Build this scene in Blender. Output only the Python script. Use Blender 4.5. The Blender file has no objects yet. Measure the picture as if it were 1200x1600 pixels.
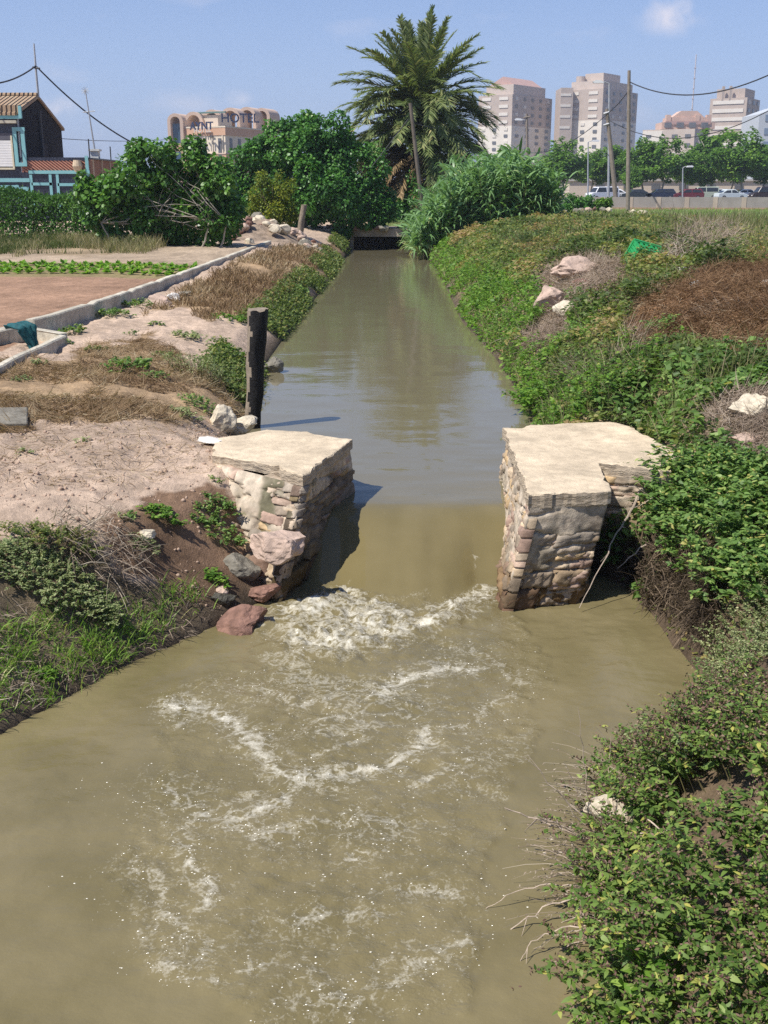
import bpy, bmesh, math, random
import numpy as np
from mathutils import Vector
R = math.radians
# ------------------------------------------------------------------ camera, sky, sun, exposure
SC = bpy.context.scene
COL = SC.collection
F_PX, TH, EYE = 1700.0, R(16.6), 3.0           # focal length in photo pixels, downward pitch, eye height over the upper water
cam_d = bpy.data.cameras.new("camera"); cam = bpy.data.objects.new("camera", cam_d); COL.objects.link(cam)
cam.location = (0, 0, EYE); cam.rotation_euler = (R(90) - TH, 0, 0)
cam_d.sensor_fit = 'VERTICAL'; cam_d.sensor_height = 24.0; cam_d.lens = 24.0 * F_PX / 1600.0
cam_d.clip_start = 0.05; cam_d.clip_end = 6000
SC.camera = cam
SUN = Vector((-0.50, -0.30, 0.86)).normalized()
w = bpy.data.worlds.new("World"); SC.world = w; w.use_nodes = True
nt = w.node_tree; nt.nodes.clear()
wo = nt.nodes.new('ShaderNodeOutputWorld'); bg = nt.nodes.new('ShaderNodeBackground')
sky = nt.nodes.new('ShaderNodeTexSky'); sky.sky_type = 'NISHITA'; sky.sun_disc = False
sky.sun_elevation = math.asin(SUN.z); sky.sun_rotation = math.atan2(SUN.x, SUN.y)
sky.air_density = 1.0; sky.dust_density = 0.25; sky.ozone_density = 4.0; sky.altitude = 0
tint = nt.nodes.new('ShaderNodeMix'); tint.data_type = 'RGBA'; tint.blend_type = 'MULTIPLY'; tint.inputs[0].default_value = 1.0
tint.inputs[7].default_value = (0.80, 0.82, 0.98, 1)
# thin, faint cloud wisps
tc = nt.nodes.new('ShaderNodeTexCoord'); mp = nt.nodes.new('ShaderNodeMapping'); mp.inputs['Scale'].default_value = (5, 5, 13)
nz = nt.nodes.new('ShaderNodeTexNoise'); nz.inputs['Scale'].default_value = 1.6; nz.inputs['Detail'].default_value = 7
rp = nt.nodes.new('ShaderNodeValToRGB'); rp.color_ramp.elements[0].position = 0.60; rp.color_ramp.elements[1].position = 0.86
rp.color_ramp.elements[1].color = (0.5, 0.5, 0.5, 1)
cm = nt.nodes.new('ShaderNodeMix'); cm.data_type = 'RGBA'; cm.inputs[7].default_value = (6.6, 6.3, 6.9, 1)
nt.links.new(tc.outputs['Generated'], mp.inputs[0]); nt.links.new(mp.outputs[0], nz.inputs['Vector'])
nt.links.new(nz.outputs['Fac'], rp.inputs[0]); nt.links.new(rp.outputs[0], cm.inputs[0])
# clear air: the yellowish band the sky model puts at the horizon is turned to the pale blue of the place's sky
sx = nt.nodes.new('ShaderNodeSeparateXYZ'); nt.links.new(tc.outputs['Generated'], sx.inputs[0])
mr = nt.nodes.new('ShaderNodeMapRange'); mr.inputs[1].default_value = -.02; mr.inputs[2].default_value = .26; mr.inputs[3].default_value = .88; mr.inputs[4].default_value = 0; nt.links.new(sx.outputs['Z'], mr.inputs[0])
hz = nt.nodes.new('ShaderNodeMix'); hz.data_type = 'RGBA'; hz.inputs[7].default_value = (3.35, 4.25, 6.6, 1)
nt.links.new(mr.outputs[0], hz.inputs[0]); nt.links.new(tint.outputs[2], hz.inputs[6])
nt.links.new(sky.outputs[0], tint.inputs[6]); nt.links.new(hz.outputs[2], cm.inputs[6])
last = cm.outputs[2]
for px_, py_, rad, kk in ((1050, 22, .040, .62), (92, 168, .022, .55), (368, 154, .018, .42), (165, 225, .03, .28)):     # the few small fair-weather clouds
    a_, b_ = (px_ - 600) / F_PX, (800 - py_) / F_PX; dv_ = Vector((a_, math.cos(TH) + b_ * math.sin(TH), -math.sin(TH) + b_ * math.cos(TH))).normalized()
    s1 = nt.nodes.new('ShaderNodeVectorMath'); s1.operation = 'SUBTRACT'; s1.inputs[1].default_value = dv_; nt.links.new(tc.outputs['Generated'], s1.inputs[0])
    n1_ = nt.nodes.new('ShaderNodeTexNoise'); n1_.inputs['Scale'].default_value = 38; n1_.inputs['Detail'].default_value = 6; nt.links.new(tc.outputs['Generated'], n1_.inputs['Vector'])
    s2 = nt.nodes.new('ShaderNodeVectorMath'); s2.operation = 'MULTIPLY'; s2.inputs[1].default_value = (1, 1, 1.9); nt.links.new(s1.outputs[0], s2.inputs[0])
    s3 = nt.nodes.new('ShaderNodeVectorMath'); s3.operation = 'LENGTH'; nt.links.new(s2.outputs[0], s3.inputs[0])
    s4 = nt.nodes.new('ShaderNodeMapRange'); s4.interpolation_type = 'SMOOTHSTEP'; s4.inputs[1].default_value = rad; s4.inputs[2].default_value = 0; s4.inputs[3].default_value = 0; s4.inputs[4].default_value = 1; nt.links.new(s3.outputs['Value'], s4.inputs[0])
    s5 = nt.nodes.new('ShaderNodeMapRange'); s5.inputs[1].default_value = .38; s5.inputs[2].default_value = .68; s5.inputs[3].default_value = 0; s5.inputs[4].default_value = kk * 1.3; nt.links.new(n1_.outputs['Fac'], s5.inputs[0])
    s6 = nt.nodes.new('ShaderNodeMath'); s6.operation = 'MULTIPLY'; nt.links.new(s4.outputs[0], s6.inputs[0]); nt.links.new(s5.outputs[0], s6.inputs[1])
    s7 = nt.nodes.new('ShaderNodeMix'); s7.data_type = 'RGBA'; s7.inputs[7].default_value = (7.4, 6.9, 7.3, 1); nt.links.new(s6.outputs[0], s7.inputs[0]); nt.links.new(last, s7.inputs[6]); last = s7.outputs[2]
nt.links.new(last, bg.inputs[0]); nt.links.new(bg.outputs[0], wo.inputs[0])
bg.inputs[1].default_value = 0.10
sl = bpy.data.lights.new("sun", 'SUN'); so = bpy.data.objects.new("sun", sl); COL.objects.link(so)
sl.energy = 4.5; sl.angle = R(0.5); sl.color = (1.0, 0.955, 0.88)
so.rotation_euler = SUN.to_track_quat('Z', 'Y').to_euler(); so.location = (-20, -15, 40)
SC.view_settings.view_transform = 'Standard'; SC.view_settings.look = 'None'
SC.view_settings.exposure = 0.40; SC.view_settings.gamma = 1.0; SC.view_settings.use_curve_mapping = False
SC.render.engine = 'CYCLES'
SC.cycles.max_bounces = 6; SC.cycles.transparent_max_bounces = 4; SC.cycles.caustics_reflective = False; SC.cycles.caustics_refractive = False
SC.cycles.use_denoising = False

# ------------------------------------------------------------------ photo <-> world layout arithmetic
CT, ST = math.cos(TH), math.sin(TH)
def ray(px, py):
    a = (px - 600) / F_PX; b = (800 - py) / F_PX
    return Vector((a, CT + b * ST, -ST + b * CT))
def at(px, py, Y):
    d = ray(px, py); t = Y / d.y
    return Vector((d.x * t, Y, EYE + d.z * t))
def gz(px, py, z):
    d = ray(px, py); t = (z - EYE) / d.z
    return Vector((d.x * t, d.y * t, z))
def proj(x, y, z):
    dz = np.asarray(z) - EYE; y = np.asarray(y)
    zc = y * CT - dz * ST; zc = np.where(zc < 0.05, 0.05, zc)
    up = y * ST + dz * CT
    return 600 + F_PX * np.asarray(x) / zc, 800 - F_PX * up / zc
def inpoly(px, py, poly):
    px = np.asarray(px); py = np.asarray(py); r = np.zeros(px.shape, bool)
    n = len(poly)
    for i in range(n):
        x0, y0 = poly[i]; x1, y1 = poly[(i + 1) % n]
        if y0 == y1: continue
        c = ((y0 > py) != (y1 > py)) & (px < (x1 - x0) * (py - y0) / (y1 - y0) + x0)
        r ^= c
    return r
def sstep(a, b, x):
    t = np.clip((np.asarray(x, float) - a) / (b - a), 0, 1); return t * t * (3 - 2 * t)

# ------------------------------------------------------------------ noise
def _h(*ii):
    h = np.zeros(np.broadcast(*ii).shape, np.uint32)
    for k, i in enumerate(ii):
        h = (h ^ (np.asarray(i).astype(np.int64).astype(np.uint32) * np.uint32([374761393, 668265263, 2147483647, 1274126177][k]))) * np.uint32(2654435761)
        h ^= h >> np.uint32(15)
    h = h * np.uint32(2246822519); h ^= h >> np.uint32(13)
    return h.astype(np.float64) / 4294967295.0
np.seterr(over='ignore')
def n2(x, y, s=0):
    ix = np.floor(x); iy = np.floor(y); fx = x - ix; fy = y - iy
    u = fx * fx * (3 - 2 * fx); v = fy * fy * (3 - 2 * fy)
    a = _h(ix, iy, s + 0 * ix); b = _h(ix + 1, iy, s + 0 * ix); c = _h(ix, iy + 1, s + 0 * ix); d = _h(ix + 1, iy + 1, s + 0 * ix)
    return (a * (1 - u) + b * u) * (1 - v) + (c * (1 - u) + d * u) * v
def f2(x, y, s=0, o=4):
    x = np.asarray(x, float); y = np.asarray(y, float)
    r = 0; a = 1; t = 0
    for k in range(o):
        r = r + a * n2(x * 2 ** k + 17.3 * k, y * 2 ** k - 9.1 * k, s + k); t += a; a *= .5
    return r / t
def n3(x, y, z, s=0):
    ix = np.floor(x); iy = np.floor(y); iz = np.floor(z); fx = x - ix; fy = y - iy; fz = z - iz
    u = fx * fx * (3 - 2 * fx); v = fy * fy * (3 - 2 * fy); q = fz * fz * (3 - 2 * fz)
    S = s + 0 * ix
    def L(dz): return ((_h(ix, iy, iz + dz, S) * (1 - u) + _h(ix + 1, iy, iz + dz, S) * u) * (1 - v) + (_h(ix, iy + 1, iz + dz, S) * (1 - u) + _h(ix + 1, iy + 1, iz + dz, S) * u) * v)
    return L(0) * (1 - q) + L(1) * q
def f3(x, y, z, s=0, o=4):
    x = np.asarray(x, float); r = 0; a = 1; t = 0
    for k in range(o):
        m = 2 ** k; r = r + a * n3(x * m + 3.7 * k, np.asarray(y) * m, np.asarray(z) * m, s + k); t += a; a *= .5
    return r / t

# ------------------------------------------------------------------ objects and meshes
def tag(o, label=None, cat=None, group=None, kind=None):
    if label: o['label'] = label
    if cat: o['category'] = cat
    if group: o['group'] = group
    if kind: o['kind'] = kind
    return o
def link(name, me, m=None, parent=None):
    o = bpy.data.objects.new(name, me); COL.objects.link(o)
    if m is not None and me is not None and not me.materials:
        for q in (m if isinstance(m, (list, tuple)) else [m]): me.materials.append(q)
    if parent: o.parent = parent
    return o
def empty(name, loc=(0, 0, 0), rz=0.0):
    o = bpy.data.objects.new(name, None); COL.objects.link(o); o.location = loc; o.rotation_euler = (0, 0, rz); o.empty_display_size = .2
    return o
def kids(o): return [c for c in bpy.data.objects if c.parent == o]
def copy_tree(o, parent=None, ch=None):
    c = o.copy(); COL.objects.link(c); c.parent = parent
    for k in kids(o): copy_tree(k, c)
    return c
def mesh_np(name, V, Fa, m, parent=None, attrs=None, cols=None, smooth=False):
    V = np.asarray(V, np.float32); Fa = np.asarray(Fa, np.int32)
    me = bpy.data.meshes.new(name); k = Fa.shape[1]
    me.vertices.add(len(V)); me.vertices.foreach_set('co', V.ravel())
    me.loops.add(Fa.size); me.loops.foreach_set('vertex_index', Fa.ravel())
    me.polygons.add(len(Fa)); me.polygons.foreach_set('loop_start', np.arange(0, Fa.size, k, dtype=np.int32))
    me.polygons.foreach_set('loop_total', np.full(len(Fa), k, np.int32))
    if smooth: me.polygons.foreach_set('use_smooth', np.ones(len(Fa), bool))
    for an, av in (attrs or {}).items():
        a = me.attributes.new(an, 'FLOAT', 'POINT'); a.data.foreach_set('value', np.asarray(av, np.float32))
    for an, av in (cols or {}).items():
        a = me.attributes.new(an, 'FLOAT_COLOR', 'POINT')
        c = np.ones((len(V), 4), np.float32); c[:, :3] = av; a.data.foreach_set('color', c.ravel())
    me.update(calc_edges=True); me.validate()
    return link(name, me, m, parent)
def grid_faces(nx, ny):
    i = np.arange(nx - 1)[None, :]; j = np.arange(ny - 1)[:, None]; a = j * nx + i
    return np.stack([a, a + 1, a + nx + 1, a + nx], -1).reshape(-1, 4)
class MB:                                          # small hand-modelled meshes
    def __init__(s): s.v = []; s.f = []; s.mi = []
    def add(s, v, f, mi=0):
        b = len(s.v); s.v += [tuple(q) for q in v]; s.f += [tuple(b + i for i in q) for q in f]; s.mi += [mi] * len(f); return s
    def box(s, x0, x1, y0, y1, z0, z1, mi=0):
        return s.add([(x0, y0, z0), (x1, y0, z0), (x1, y1, z0), (x0, y1, z0), (x0, y0, z1), (x1, y0, z1), (x1, y1, z1), (x0, y1, z1)],
                     [(0, 3, 2, 1), (4, 5, 6, 7), (0, 1, 5, 4), (1, 2, 6, 5), (2, 3, 7, 6), (3, 0, 4, 7)], mi)
    def obox(s, o, ax, ay, az, mi=0):              # box from a corner and three edge vectors
        o = Vector(o); ax = Vector(ax); ay = Vector(ay); az = Vector(az)
        return s.add([o, o + ax, o + ax + ay, o + ay, o + az, o + ax + az, o + ax + ay + az, o + ay + az],
                     [(0, 3, 2, 1), (4, 5, 6, 7), (0, 1, 5, 4), (1, 2, 6, 5), (2, 3, 7, 6), (3, 0, 4, 7)], mi)
    def tube(s, pts, r, n=6, mi=0, cap=True):
        pts = [Vector(p) for p in pts]; rs = r if isinstance(r, (list, tuple)) else [r] * len(pts)
        V = []; 
        for i, p in enumerate(pts):
            t = (pts[min(i + 1, len(pts) - 1)] - pts[max(i - 1, 0)]).normalized()
            a = Vector((0, 0, 1)) if abs(t.z) < .9 else Vector((1, 0, 0))
            u = t.cross(a).normalized(); v = t.cross(u)
            for k in range(n):
                an = 2 * math.pi * k / n; V.append(p + (u * math.cos(an) + v * math.sin(an)) * rs[i])
        Fs = []
        for i in range(len(pts) - 1):
            for k in range(n): Fs.append((i * n + k, i * n + (k + 1) % n, (i + 1) * n + (k + 1) % n, (i + 1) * n + k))
        if cap: Fs.append(tuple(range(n))[::-1]); Fs.append(tuple((len(pts) - 1) * n + k for k in range(n)))
        return s.add(V, Fs, mi)
    def prism(s, poly, z0, z1, mi=0):
        n = len(poly); V = [(p[0], p[1], z0) for p in poly] + [(p[0], p[1], z1) for p in poly]
        Fs = [tuple(range(n))[::-1], tuple(range(n, 2 * n))] + [(i, (i + 1) % n, n + (i + 1) % n, n + i) for i in range(n)]
        return s.add(V, Fs, mi)
    def extr(s, prof, o, ux, uz, uy, mi=0):        # profile (a,b) in the plane ux,uz swept along uy
        o = Vector(o); ux = Vector(ux); uz = Vector(uz); uy = Vector(uy); n = len(prof)
        V = [o + ux * a + uz * b for a, b in prof] + [o + ux * a + uz * b + uy for a, b in prof]
        return s.add(V, [tuple(range(n))[::-1], tuple(range(n, 2 * n))] + [(i, (i + 1) % n, n + (i + 1) % n, n + i) for i in range(n)], mi)
    def build(s, name, m, parent=None, smooth=False, bevel=0):
        me = bpy.data.meshes.new(name); me.from_pydata(s.v, [], s.f)
        bm = bmesh.new(); bm.from_mesh(me)
        bmesh.ops.recalc_face_normals(bm, faces=bm.faces)
        if bevel: bmesh.ops.bevel(bm, geom=bm.edges[:], offset=bevel, segments=1, affect='EDGES')
        bm.to_mesh(me); bm.free()
        if not bevel: me.polygons.foreach_set('material_index', s.mi)
        if smooth: me.polygons.foreach_set('use_smooth', [True] * len(me.polygons))
        me.update()
        return link(name, me, m, parent)

# ------------------------------------------------------------------ materials
def newmat(name):
    m = bpy.data.materials.new(name); m.use_nodes = True; t = m.node_tree
    return m, t, t.nodes['Principled BSDF'], t.nodes['Material Output']
def lk(t, a, b): t.links.new(a, b)
def noise(t, scale, detail=4, vec=None, rough=.55):
    n = t.nodes.new('ShaderNodeTexNoise'); n.inputs['Scale'].default_value = scale; n.inputs['Detail'].default_value = detail; n.inputs['Roughness'].default_value = rough
    if vec is None:
        c = t.nodes.new('ShaderNodeTexCoord'); vec = c.outputs['Object']
    lk(t, vec, n.inputs['Vector']); return n.outputs['Fac']
def maprange(t, v, a, b, c, d):
    n = t.nodes.new('ShaderNodeMapRange'); lk(t, v, n.inputs[0])
    for i, q in enumerate((a, b, c, d)): n.inputs[i + 1].default_value = q
    return n.outputs[0]
def mixc(t, fac, a, b, mode='MIX'):
    n = t.nodes.new('ShaderNodeMix'); n.data_type = 'RGBA'; n.blend_type = mode
    for sk, q in ((n.inputs[0], fac), (n.inputs[6], a), (n.inputs[7], b)):
        if isinstance(q, (int, float)): sk.default_value = q
        elif isinstance(q, tuple): sk.default_value = (*q[:3], 1)
        else: lk(t, q, sk)
    return n.outputs[2]
def plain(name, base, rough=.75, var=.25, scale=6., bump=0., bscale=30., spec=.3, attr=None, var2=None, metal=0., detail=5):
    m, t, p, o = newmat(name)
    if attr:
        a = t.nodes.new('ShaderNodeAttribute'); a.attribute_name = attr; c = a.outputs['Color']
    else: c = (*base, 1)
    if var:
        k = maprange(t, noise(t, scale, detail), .3, .7, 1 - var, 1 + var)
        cc = t.nodes.new('ShaderNodeCombineColor'); [lk(t, k, cc.inputs[i]) for i in range(3)]
        c = mixc(t, 1.0, c, cc.outputs[0], 'MULTIPLY')
    if var2:
        k = maprange(t, noise(t, var2[1], 6), .25, .75, 1 - var2[0], 1 + var2[0])
        cc = t.nodes.new('ShaderNodeCombineColor'); [lk(t, k, cc.inputs[i]) for i in range(3)]
        c = mixc(t, 1.0, c, cc.outputs[0], 'MULTIPLY')
    if isinstance(c, tuple): p.inputs['Base Color'].default_value = c
    else: lk(t, c, p.inputs['Base Color'])
    p.inputs['Roughness'].default_value = rough; p.inputs['Specular IOR Level'].default_value = spec; p.inputs['Metallic'].default_value = metal
    if bump:
        b = t.nodes.new('ShaderNodeBump'); b.inputs['Strength'].default_value = bump; b.inputs['Distance'].default_value = .6 / bscale
        lk(t, noise(t, bscale, 6, rough=.65), b.inputs['Height']); lk(t, b.outputs[0], p.inputs['Normal'])
    return m
def leafmat(name, stops, trans=.3, rough=.5, spec=.25):
    """per-leaf tone from the attribute 'var' through a ramp of real leaf colours"""
    m, t, p, o = newmat(name)
    a = t.nodes.new('ShaderNodeAttribute'); a.attribute_name = 'var'
    r = t.nodes.new('ShaderNodeValToRGB'); e = r.color_ramp.elements
    while len(e) < len(stops): e.new(.5)
    for k, (pos, c) in enumerate(stops): e[k].position = pos; e[k].color = (*c, 1)
    lk(t, a.outputs['Fac'], r.inputs[0]); lk(t, r.outputs[0], p.inputs['Base Color'])
    p.inputs['Roughness'].default_value = rough; p.inputs['Specular IOR Level'].default_value = spec
    tr = t.nodes.new('ShaderNodeBsdfTranslucent'); hs = mixc(t, 1.0, r.outputs[0], (1.5, 1.6, .9), 'MULTIPLY'); lk(t, hs, tr.inputs[0])
    mx = t.nodes.new('ShaderNodeMixShader'); mx.inputs[0].default_value = trans
    lk(t, p.outputs[0], mx.inputs[1]); lk(t, tr.outputs[0], mx.inputs[2]); lk(t, mx.outputs[0], o.inputs[0])
    return m

# ------------------------------------------------------------------ leaf and blade strips
rng = np.random.default_rng(7)
def nrm(a): return a / np.maximum(np.linalg.norm(a, axis=-1, keepdims=True), 1e-9)
def rdir(n, g=None):
    g = g or rng; return nrm(g.normal(size=(n, 3)))
KITE = ((0, .42, 1), (.08, 1, .04))
LEAF = ((0, .25, .6, 1), (.1, .9, .75, .03))
BLADE = ((0, .4, .75, 1), (1, .85, .5, .05))
def strips(P, D, N, L, W, shape=KITE, droop=0.):
    P = np.asarray(P, float); n = len(P); D = nrm(np.asarray(D, float)); N = np.asarray(N, float)
    S = nrm(np.cross(D, N)); L = np.broadcast_to(L, (n,)); W = np.broadcast_to(W, (n,)); dr = np.broadcast_to(droop, (n,))
    ts, ws = shape; k = len(ts); V = np.zeros((n, k, 2, 3))
    G = np.array([0, 0, -1.])
    for i in range(k):
        c = P + D * (L * ts[i])[:, None] + G * (dr * L * ts[i] ** 2)[:, None]
        h = S * (W * ws[i] * .5)[:, None]
        V[:, i, 0] = c - h; V[:, i, 1] = c + h
    b = (np.arange(n) * 2 * k)[:, None, None]
    q = np.arange(k - 1)[None, :, None] * 2 + np.array([0, 1, 3, 2])[None, None, :]
    return V.reshape(-1, 3), (b + q).reshape(-1, 4), 2 * k
def leafobj(name, m, P, D, N, L, W, var, shape=KITE, droop=0., parent=None):
    V, Fa, k = strips(P, D, N, L, W, shape, droop)
    return mesh_np(name, V, Fa, m, parent, {'var': np.repeat(var, k)})
def join(parts):                                   # parts: list of (V,F,var)
    V = []; Fs = []; A = []; b = 0
    for v, f, a in parts: V.append(v); Fs.append(f + b); A.append(a); b += len(v)
    return np.concatenate(V), np.concatenate(Fs), np.concatenate(A)

# ------------------------------------------------------------------ ground shape
LEFT = [(-3.7, -12), (-3.7, 2), (-3.3, 5), (-2.72, 6.2), (-1.98, 7.6), (-1.46, 8.3), (-1.15, 8.75), (-.85, 9.5), (-.55, 10.7), (-.7, 11.3), (-1.7, 12.3), (-1.85, 14.7), (-2.1, 19.9), (-1.95, 30), (-1.75, 40), (-1.74, 55), (-1.7, 60)]
RIGHT = [(.85, -12), (.85, 2), (.95, 3.8), (1.2, 5), (1.55, 5.9), (2.1, 6.8), (2.38, 7.3), (2.3, 7.9), (2.28, 8.6), (2.2, 9.3), (1.9, 9.9), (1.3, 10.3), (1.5, 11.6), (2.0, 14.2), (2.05, 19.9), (1.8, 25.9), (1.95, 35), (1.96, 48.7), (1.9, 60)]
WPOLY = LEFT + RIGHT[::-1]
def seg_dist(x, y, pts):
    d = np.full(x.shape, 1e9)
    for (x0, y0), (x1, y1) in zip(pts[:-1], pts[1:]):
        dx, dy = x1 - x0, y1 - y0; t = np.clip(((x - x0) * dx + (y - y0) * dy) / (dx * dx + dy * dy), 0, 1)
        d = np.minimum(d, np.hypot(x - x0 - t * dx, y - y0 - t * dy))
    return d
def ground(x, y, rough=True):
    x = np.asarray(x, float); y = np.asarray(y, float)
    ins = inpoly(x, y, WPOLY); dl = seg_dist(x, y, LEFT); dr = seg_dist(x, y, RIGHT); d = np.minimum(dl, dr)
    left = np.where(ins, dl < dr, x < np.interp(y, [-12, 9, 60], [-1.4, .2, 0]))
    up = sstep(9.0, 11.0, y)                       # 0 pool, 1 upper canal
    far = sstep(18, 40, y)
    jit = (f2(x * .9, y * .9, 3, 3) - .5) * .35 if rough else 0
    dj = np.maximum(d + jit * np.minimum(d, 1), 0)
    pl = np.interp(dj, [0, .5, .85, 1.3, 2.4, 4, 9], [-.5, -.08, .27, .37, .55, .62, .62]); cl = np.interp(dj, [0, .25, .6, 1.2, 2.4, 3.4, 6], [0, .2, .42, .55, .62, .66, .7])
    hl = pl * (1 - up) + cl * up + far * .36 * sstep(0, 2.5, d)
    pr = np.interp(dj, [0, .12, .35, .8, 1.5, 3, 6], [-.5, -.38, .02, .4, .75, 1.1, 1.3]); cr = np.interp(dj, [0, .25, .7, 1.5, 2.8, 4.2, 8, 15], [0, .22, .55, .92, 1.3, 1.48, 1.38, 1.32])
    hr = pr * (1 - up) + cr * up
    h = np.where(left, hl, hr)
    fl = sstep(45, 75, y) * (1 - 0.0); h = h * (1 - fl) + np.where(ins & (y < 60), h, 1.35) * fl
    lev = -.5 - .0 * x; lev = np.where(y > 10.8, -.5 + .5 * sstep(10.8, 12, y), lev)
    h = np.where(ins, lev - np.minimum(.7, .15 + d * 1.1), h)
    if rough:
        amp = np.where(ins, 0, np.minimum(d, 1)) * np.where(left, 1, 1.5) * (1 - .6 * sstep(40, 80, y))
        fieldm = left & (x < -6.2) & (y > 15)
        amp = np.where(fieldm, amp * .25, amp)
        h = h + amp * ((f2(x * 1.1, y * 1.1, 11, 3) - .5) * .16 + (f2(x * 5, y * 5, 12, 4) - .5) * .09)
    # the right bank is cut down round the pier that stands in it
    pk = sstep(.55, .0, np.maximum(np.maximum(1.2 - x, x - 2.75), np.maximum(8.7 - y, y - 11.8)))
    h = np.where(h > .40, h * (1 - pk) + .40 * pk, h)
    return h
def gpt(px, py, dz=0., it=25):                     # the ground point seen at a photo pixel
    z = .8
    for _ in range(it):
        p = gz(px, py, z); z = .5 * z + .5 * float(ground(np.array([p.x]), np.array([p.y]))[0])
    p = gz(px, py, z); p.z += dz; return p
# ------------------------------------------------------------------ ground sheet
def grow(a, step, lim, g):
    r = [a]
    while abs(r[-1]) < lim: step *= g; r.append(r[-1] + math.copysign(step, a if a else 1))
    return r
xr_ = grow(5.5, .05, 3000, 1.05); xs = np.array([-q for q in xr_[::-1]] + list(np.arange(-5.45, 5.46, .05)) + xr_)
ys = np.array([-400, -150, -60, -25, -12, -6, -3, -1, 0, 1, 1.6] + list(np.arange(2, 16.01, .05)))
yy = [16.]; st = .05
while yy[-1] < 5000: st *= 1.02 if yy[-1] < 70 else 1.08; yy.append(yy[-1] + st)
ys = np.concatenate([ys, yy[1:]])
X, Y = np.meshgrid(xs, ys); X = X.ravel(); Y = Y.ravel()
Z = ground(X, Y)
PX, PY = proj(X, Y, Z)
jx = (f2(X * 2.2, Y * 2.2, 31, 4) - .5); jy = (f2(X * 2.2, Y * 2.2, 37, 4) - .5)
PXJ = PX + jx * 900 / np.maximum(Y, 4); PYJ = PY + jy * 500 / np.maximum(Y, 4)
ins = inpoly(X, Y, WPOLY); dL = seg_dist(X, Y, LEFT); dR = seg_dist(X, Y, RIGHT)
leftm = X < np.interp(Y, [-12, 9, 60], [-1.4, .2, 0])
DIRT = (.485, .365, .27); MOIST = (.19, .115, .07); FIELD = (.33, .205, .135); STRAW = (.33, .225, .125); MUD = (.10, .078, .055)
C = np.empty((len(X), 3)); C[:] = DIRT
C[~leftm] = (.27, .205, .125)
def zone(mask, c, k=1.0): C[mask] = np.asarray(c) * k + C[mask] * (1 - k)
def pz(poly): return inpoly(PXJ, PYJ, poly) & (Y > 2)
STRAW_NEAR = [(-80, 560), (90, 560), (230, 520), (330, 590), (390, 600), (395, 660), (330, 648), (180, 655), (120, 650), (60, 672), (-80, 690)]
STRAW_FAR = [(230, 490), (280, 455), (400, 396), (440, 385), (530, 385), (552, 400), (520, 430), (480, 455), (440, 470), (405, 490), (330, 500), (280, 480)]
MOIST_Z = [(180, 800), (250, 765), (360, 755), (400, 830), (410, 930), (350, 985), (260, 930), (190, 880)]
GREEN_L = [(-60, 850), (120, 830), (200, 900), (330, 940), (330, 1000), (200, 1060), (0, 1130), (-60, 1150)]
BROWN_R = [(960, 520), (1010, 470), (1090, 430), (1200, 400), (1300, 400), (1300, 560), (1200, 555), (1130, 560), (1040, 545), (1000, 560)]
DRY_R = [(800, 545), (850, 490), (830, 440), (900, 405), (985, 415), (960, 490), (900, 500), (860, 560)]
zone(leftm & pz(STRAW_NEAR), STRAW, .85); zone(leftm & pz(STRAW_FAR), STRAW, .9)
zone(leftm & pz(MOIST_Z), MOIST, .9); zone(leftm & pz(GREEN_L), (.13, .105, .06), .85)
fe = -5.75 + .058 * (Y - 17)
fieldm = leftm & (X < fe) & (Y > 14) & (Y < 31.6)
zone(fieldm, FIELD); zone(fieldm & (Y > 28) & (Y < 31.6) , (.20, .20, .08), .6)
zone(leftm & (X < fe) & (Y >= 31.6) & (Y < 42), (.40, .31, .22), 1)
zone(leftm & (X < -8.5) & (Y > 34.5 + jx * 4) & (Y < 44), (.30, .225, .14), .9)
zone(~leftm & pz(BROWN_R), (.24, .135, .07), .95); zone(~leftm & pz(DRY_R), (.36, .27, .19), .9)
zone(~leftm & (Y > 47 + jx * 3) & (Y < 90), (.13, .17, .055), .9)           # green field beyond the bank
zone(~leftm & (Y > 50) & (Y < 55) & (X > 12), (.42, .33, .22), .9)
zone((Y > 91), (.12, .11, .10), 1.0); zone((Y > 178), (.20, .17, .11), 1.0)
edge = sstep(.34, .04, np.where(leftm, dL, dR)) * (1 - ins) * (Y < 60)
C = C * (1 - edge[:, None]) + np.array(MUD) * edge[:, None]; C[ins] = MUD
# recent damp band round the pool below the bushes
damp = (~leftm) & (Y < 9.6) & (dR < .9); zone(damp, (.12, .085, .055), .8)
v = (f2(X * 7, Y * 7, 41, 4) - .5) * .5; v2 = (f2(X * .8, Y * .8, 43, 4) - .5) * .6 + (f2(X * 2.6, Y * 2.6, 47, 5) - .5) * .45
C = np.clip(C * (1 + v + v2)[:, None], .01, .8)
m, t, p, o = newmat("soil")
a = t.nodes.new('ShaderNodeAttribute'); a.attribute_name = 'col'
n1 = noise(t, 9, 8, rough=.7); n2_ = noise(t, 90, 4)
k = maprange(t, n1, .3, .7, .72, 1.28); cc = t.nodes.new('ShaderNodeCombineColor'); [lk(t, k, cc.inputs[i]) for i in range(3)]
k2 = maprange(t, n2_, .3, .7, .82, 1.18); c2 = t.nodes.new('ShaderNodeCombineColor'); [lk(t, k2, c2.inputs[i]) for i in range(3)]
c = mixc(t, 1.0, mixc(t, 1.0, a.outputs['Color'], cc.outputs[0], 'MULTIPLY'), c2.outputs[0], 'MULTIPLY'); lk(t, c, p.inputs['Base Color'])
p.inputs['Roughness'].default_value = .95; p.inputs['Specular IOR Level'].default_value = .1
b1 = t.nodes.new('ShaderNodeBump'); b1.inputs['Strength'].default_value = .7; b1.inputs['Distance'].default_value = .05; lk(t, n1, b1.inputs['Height'])
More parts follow.
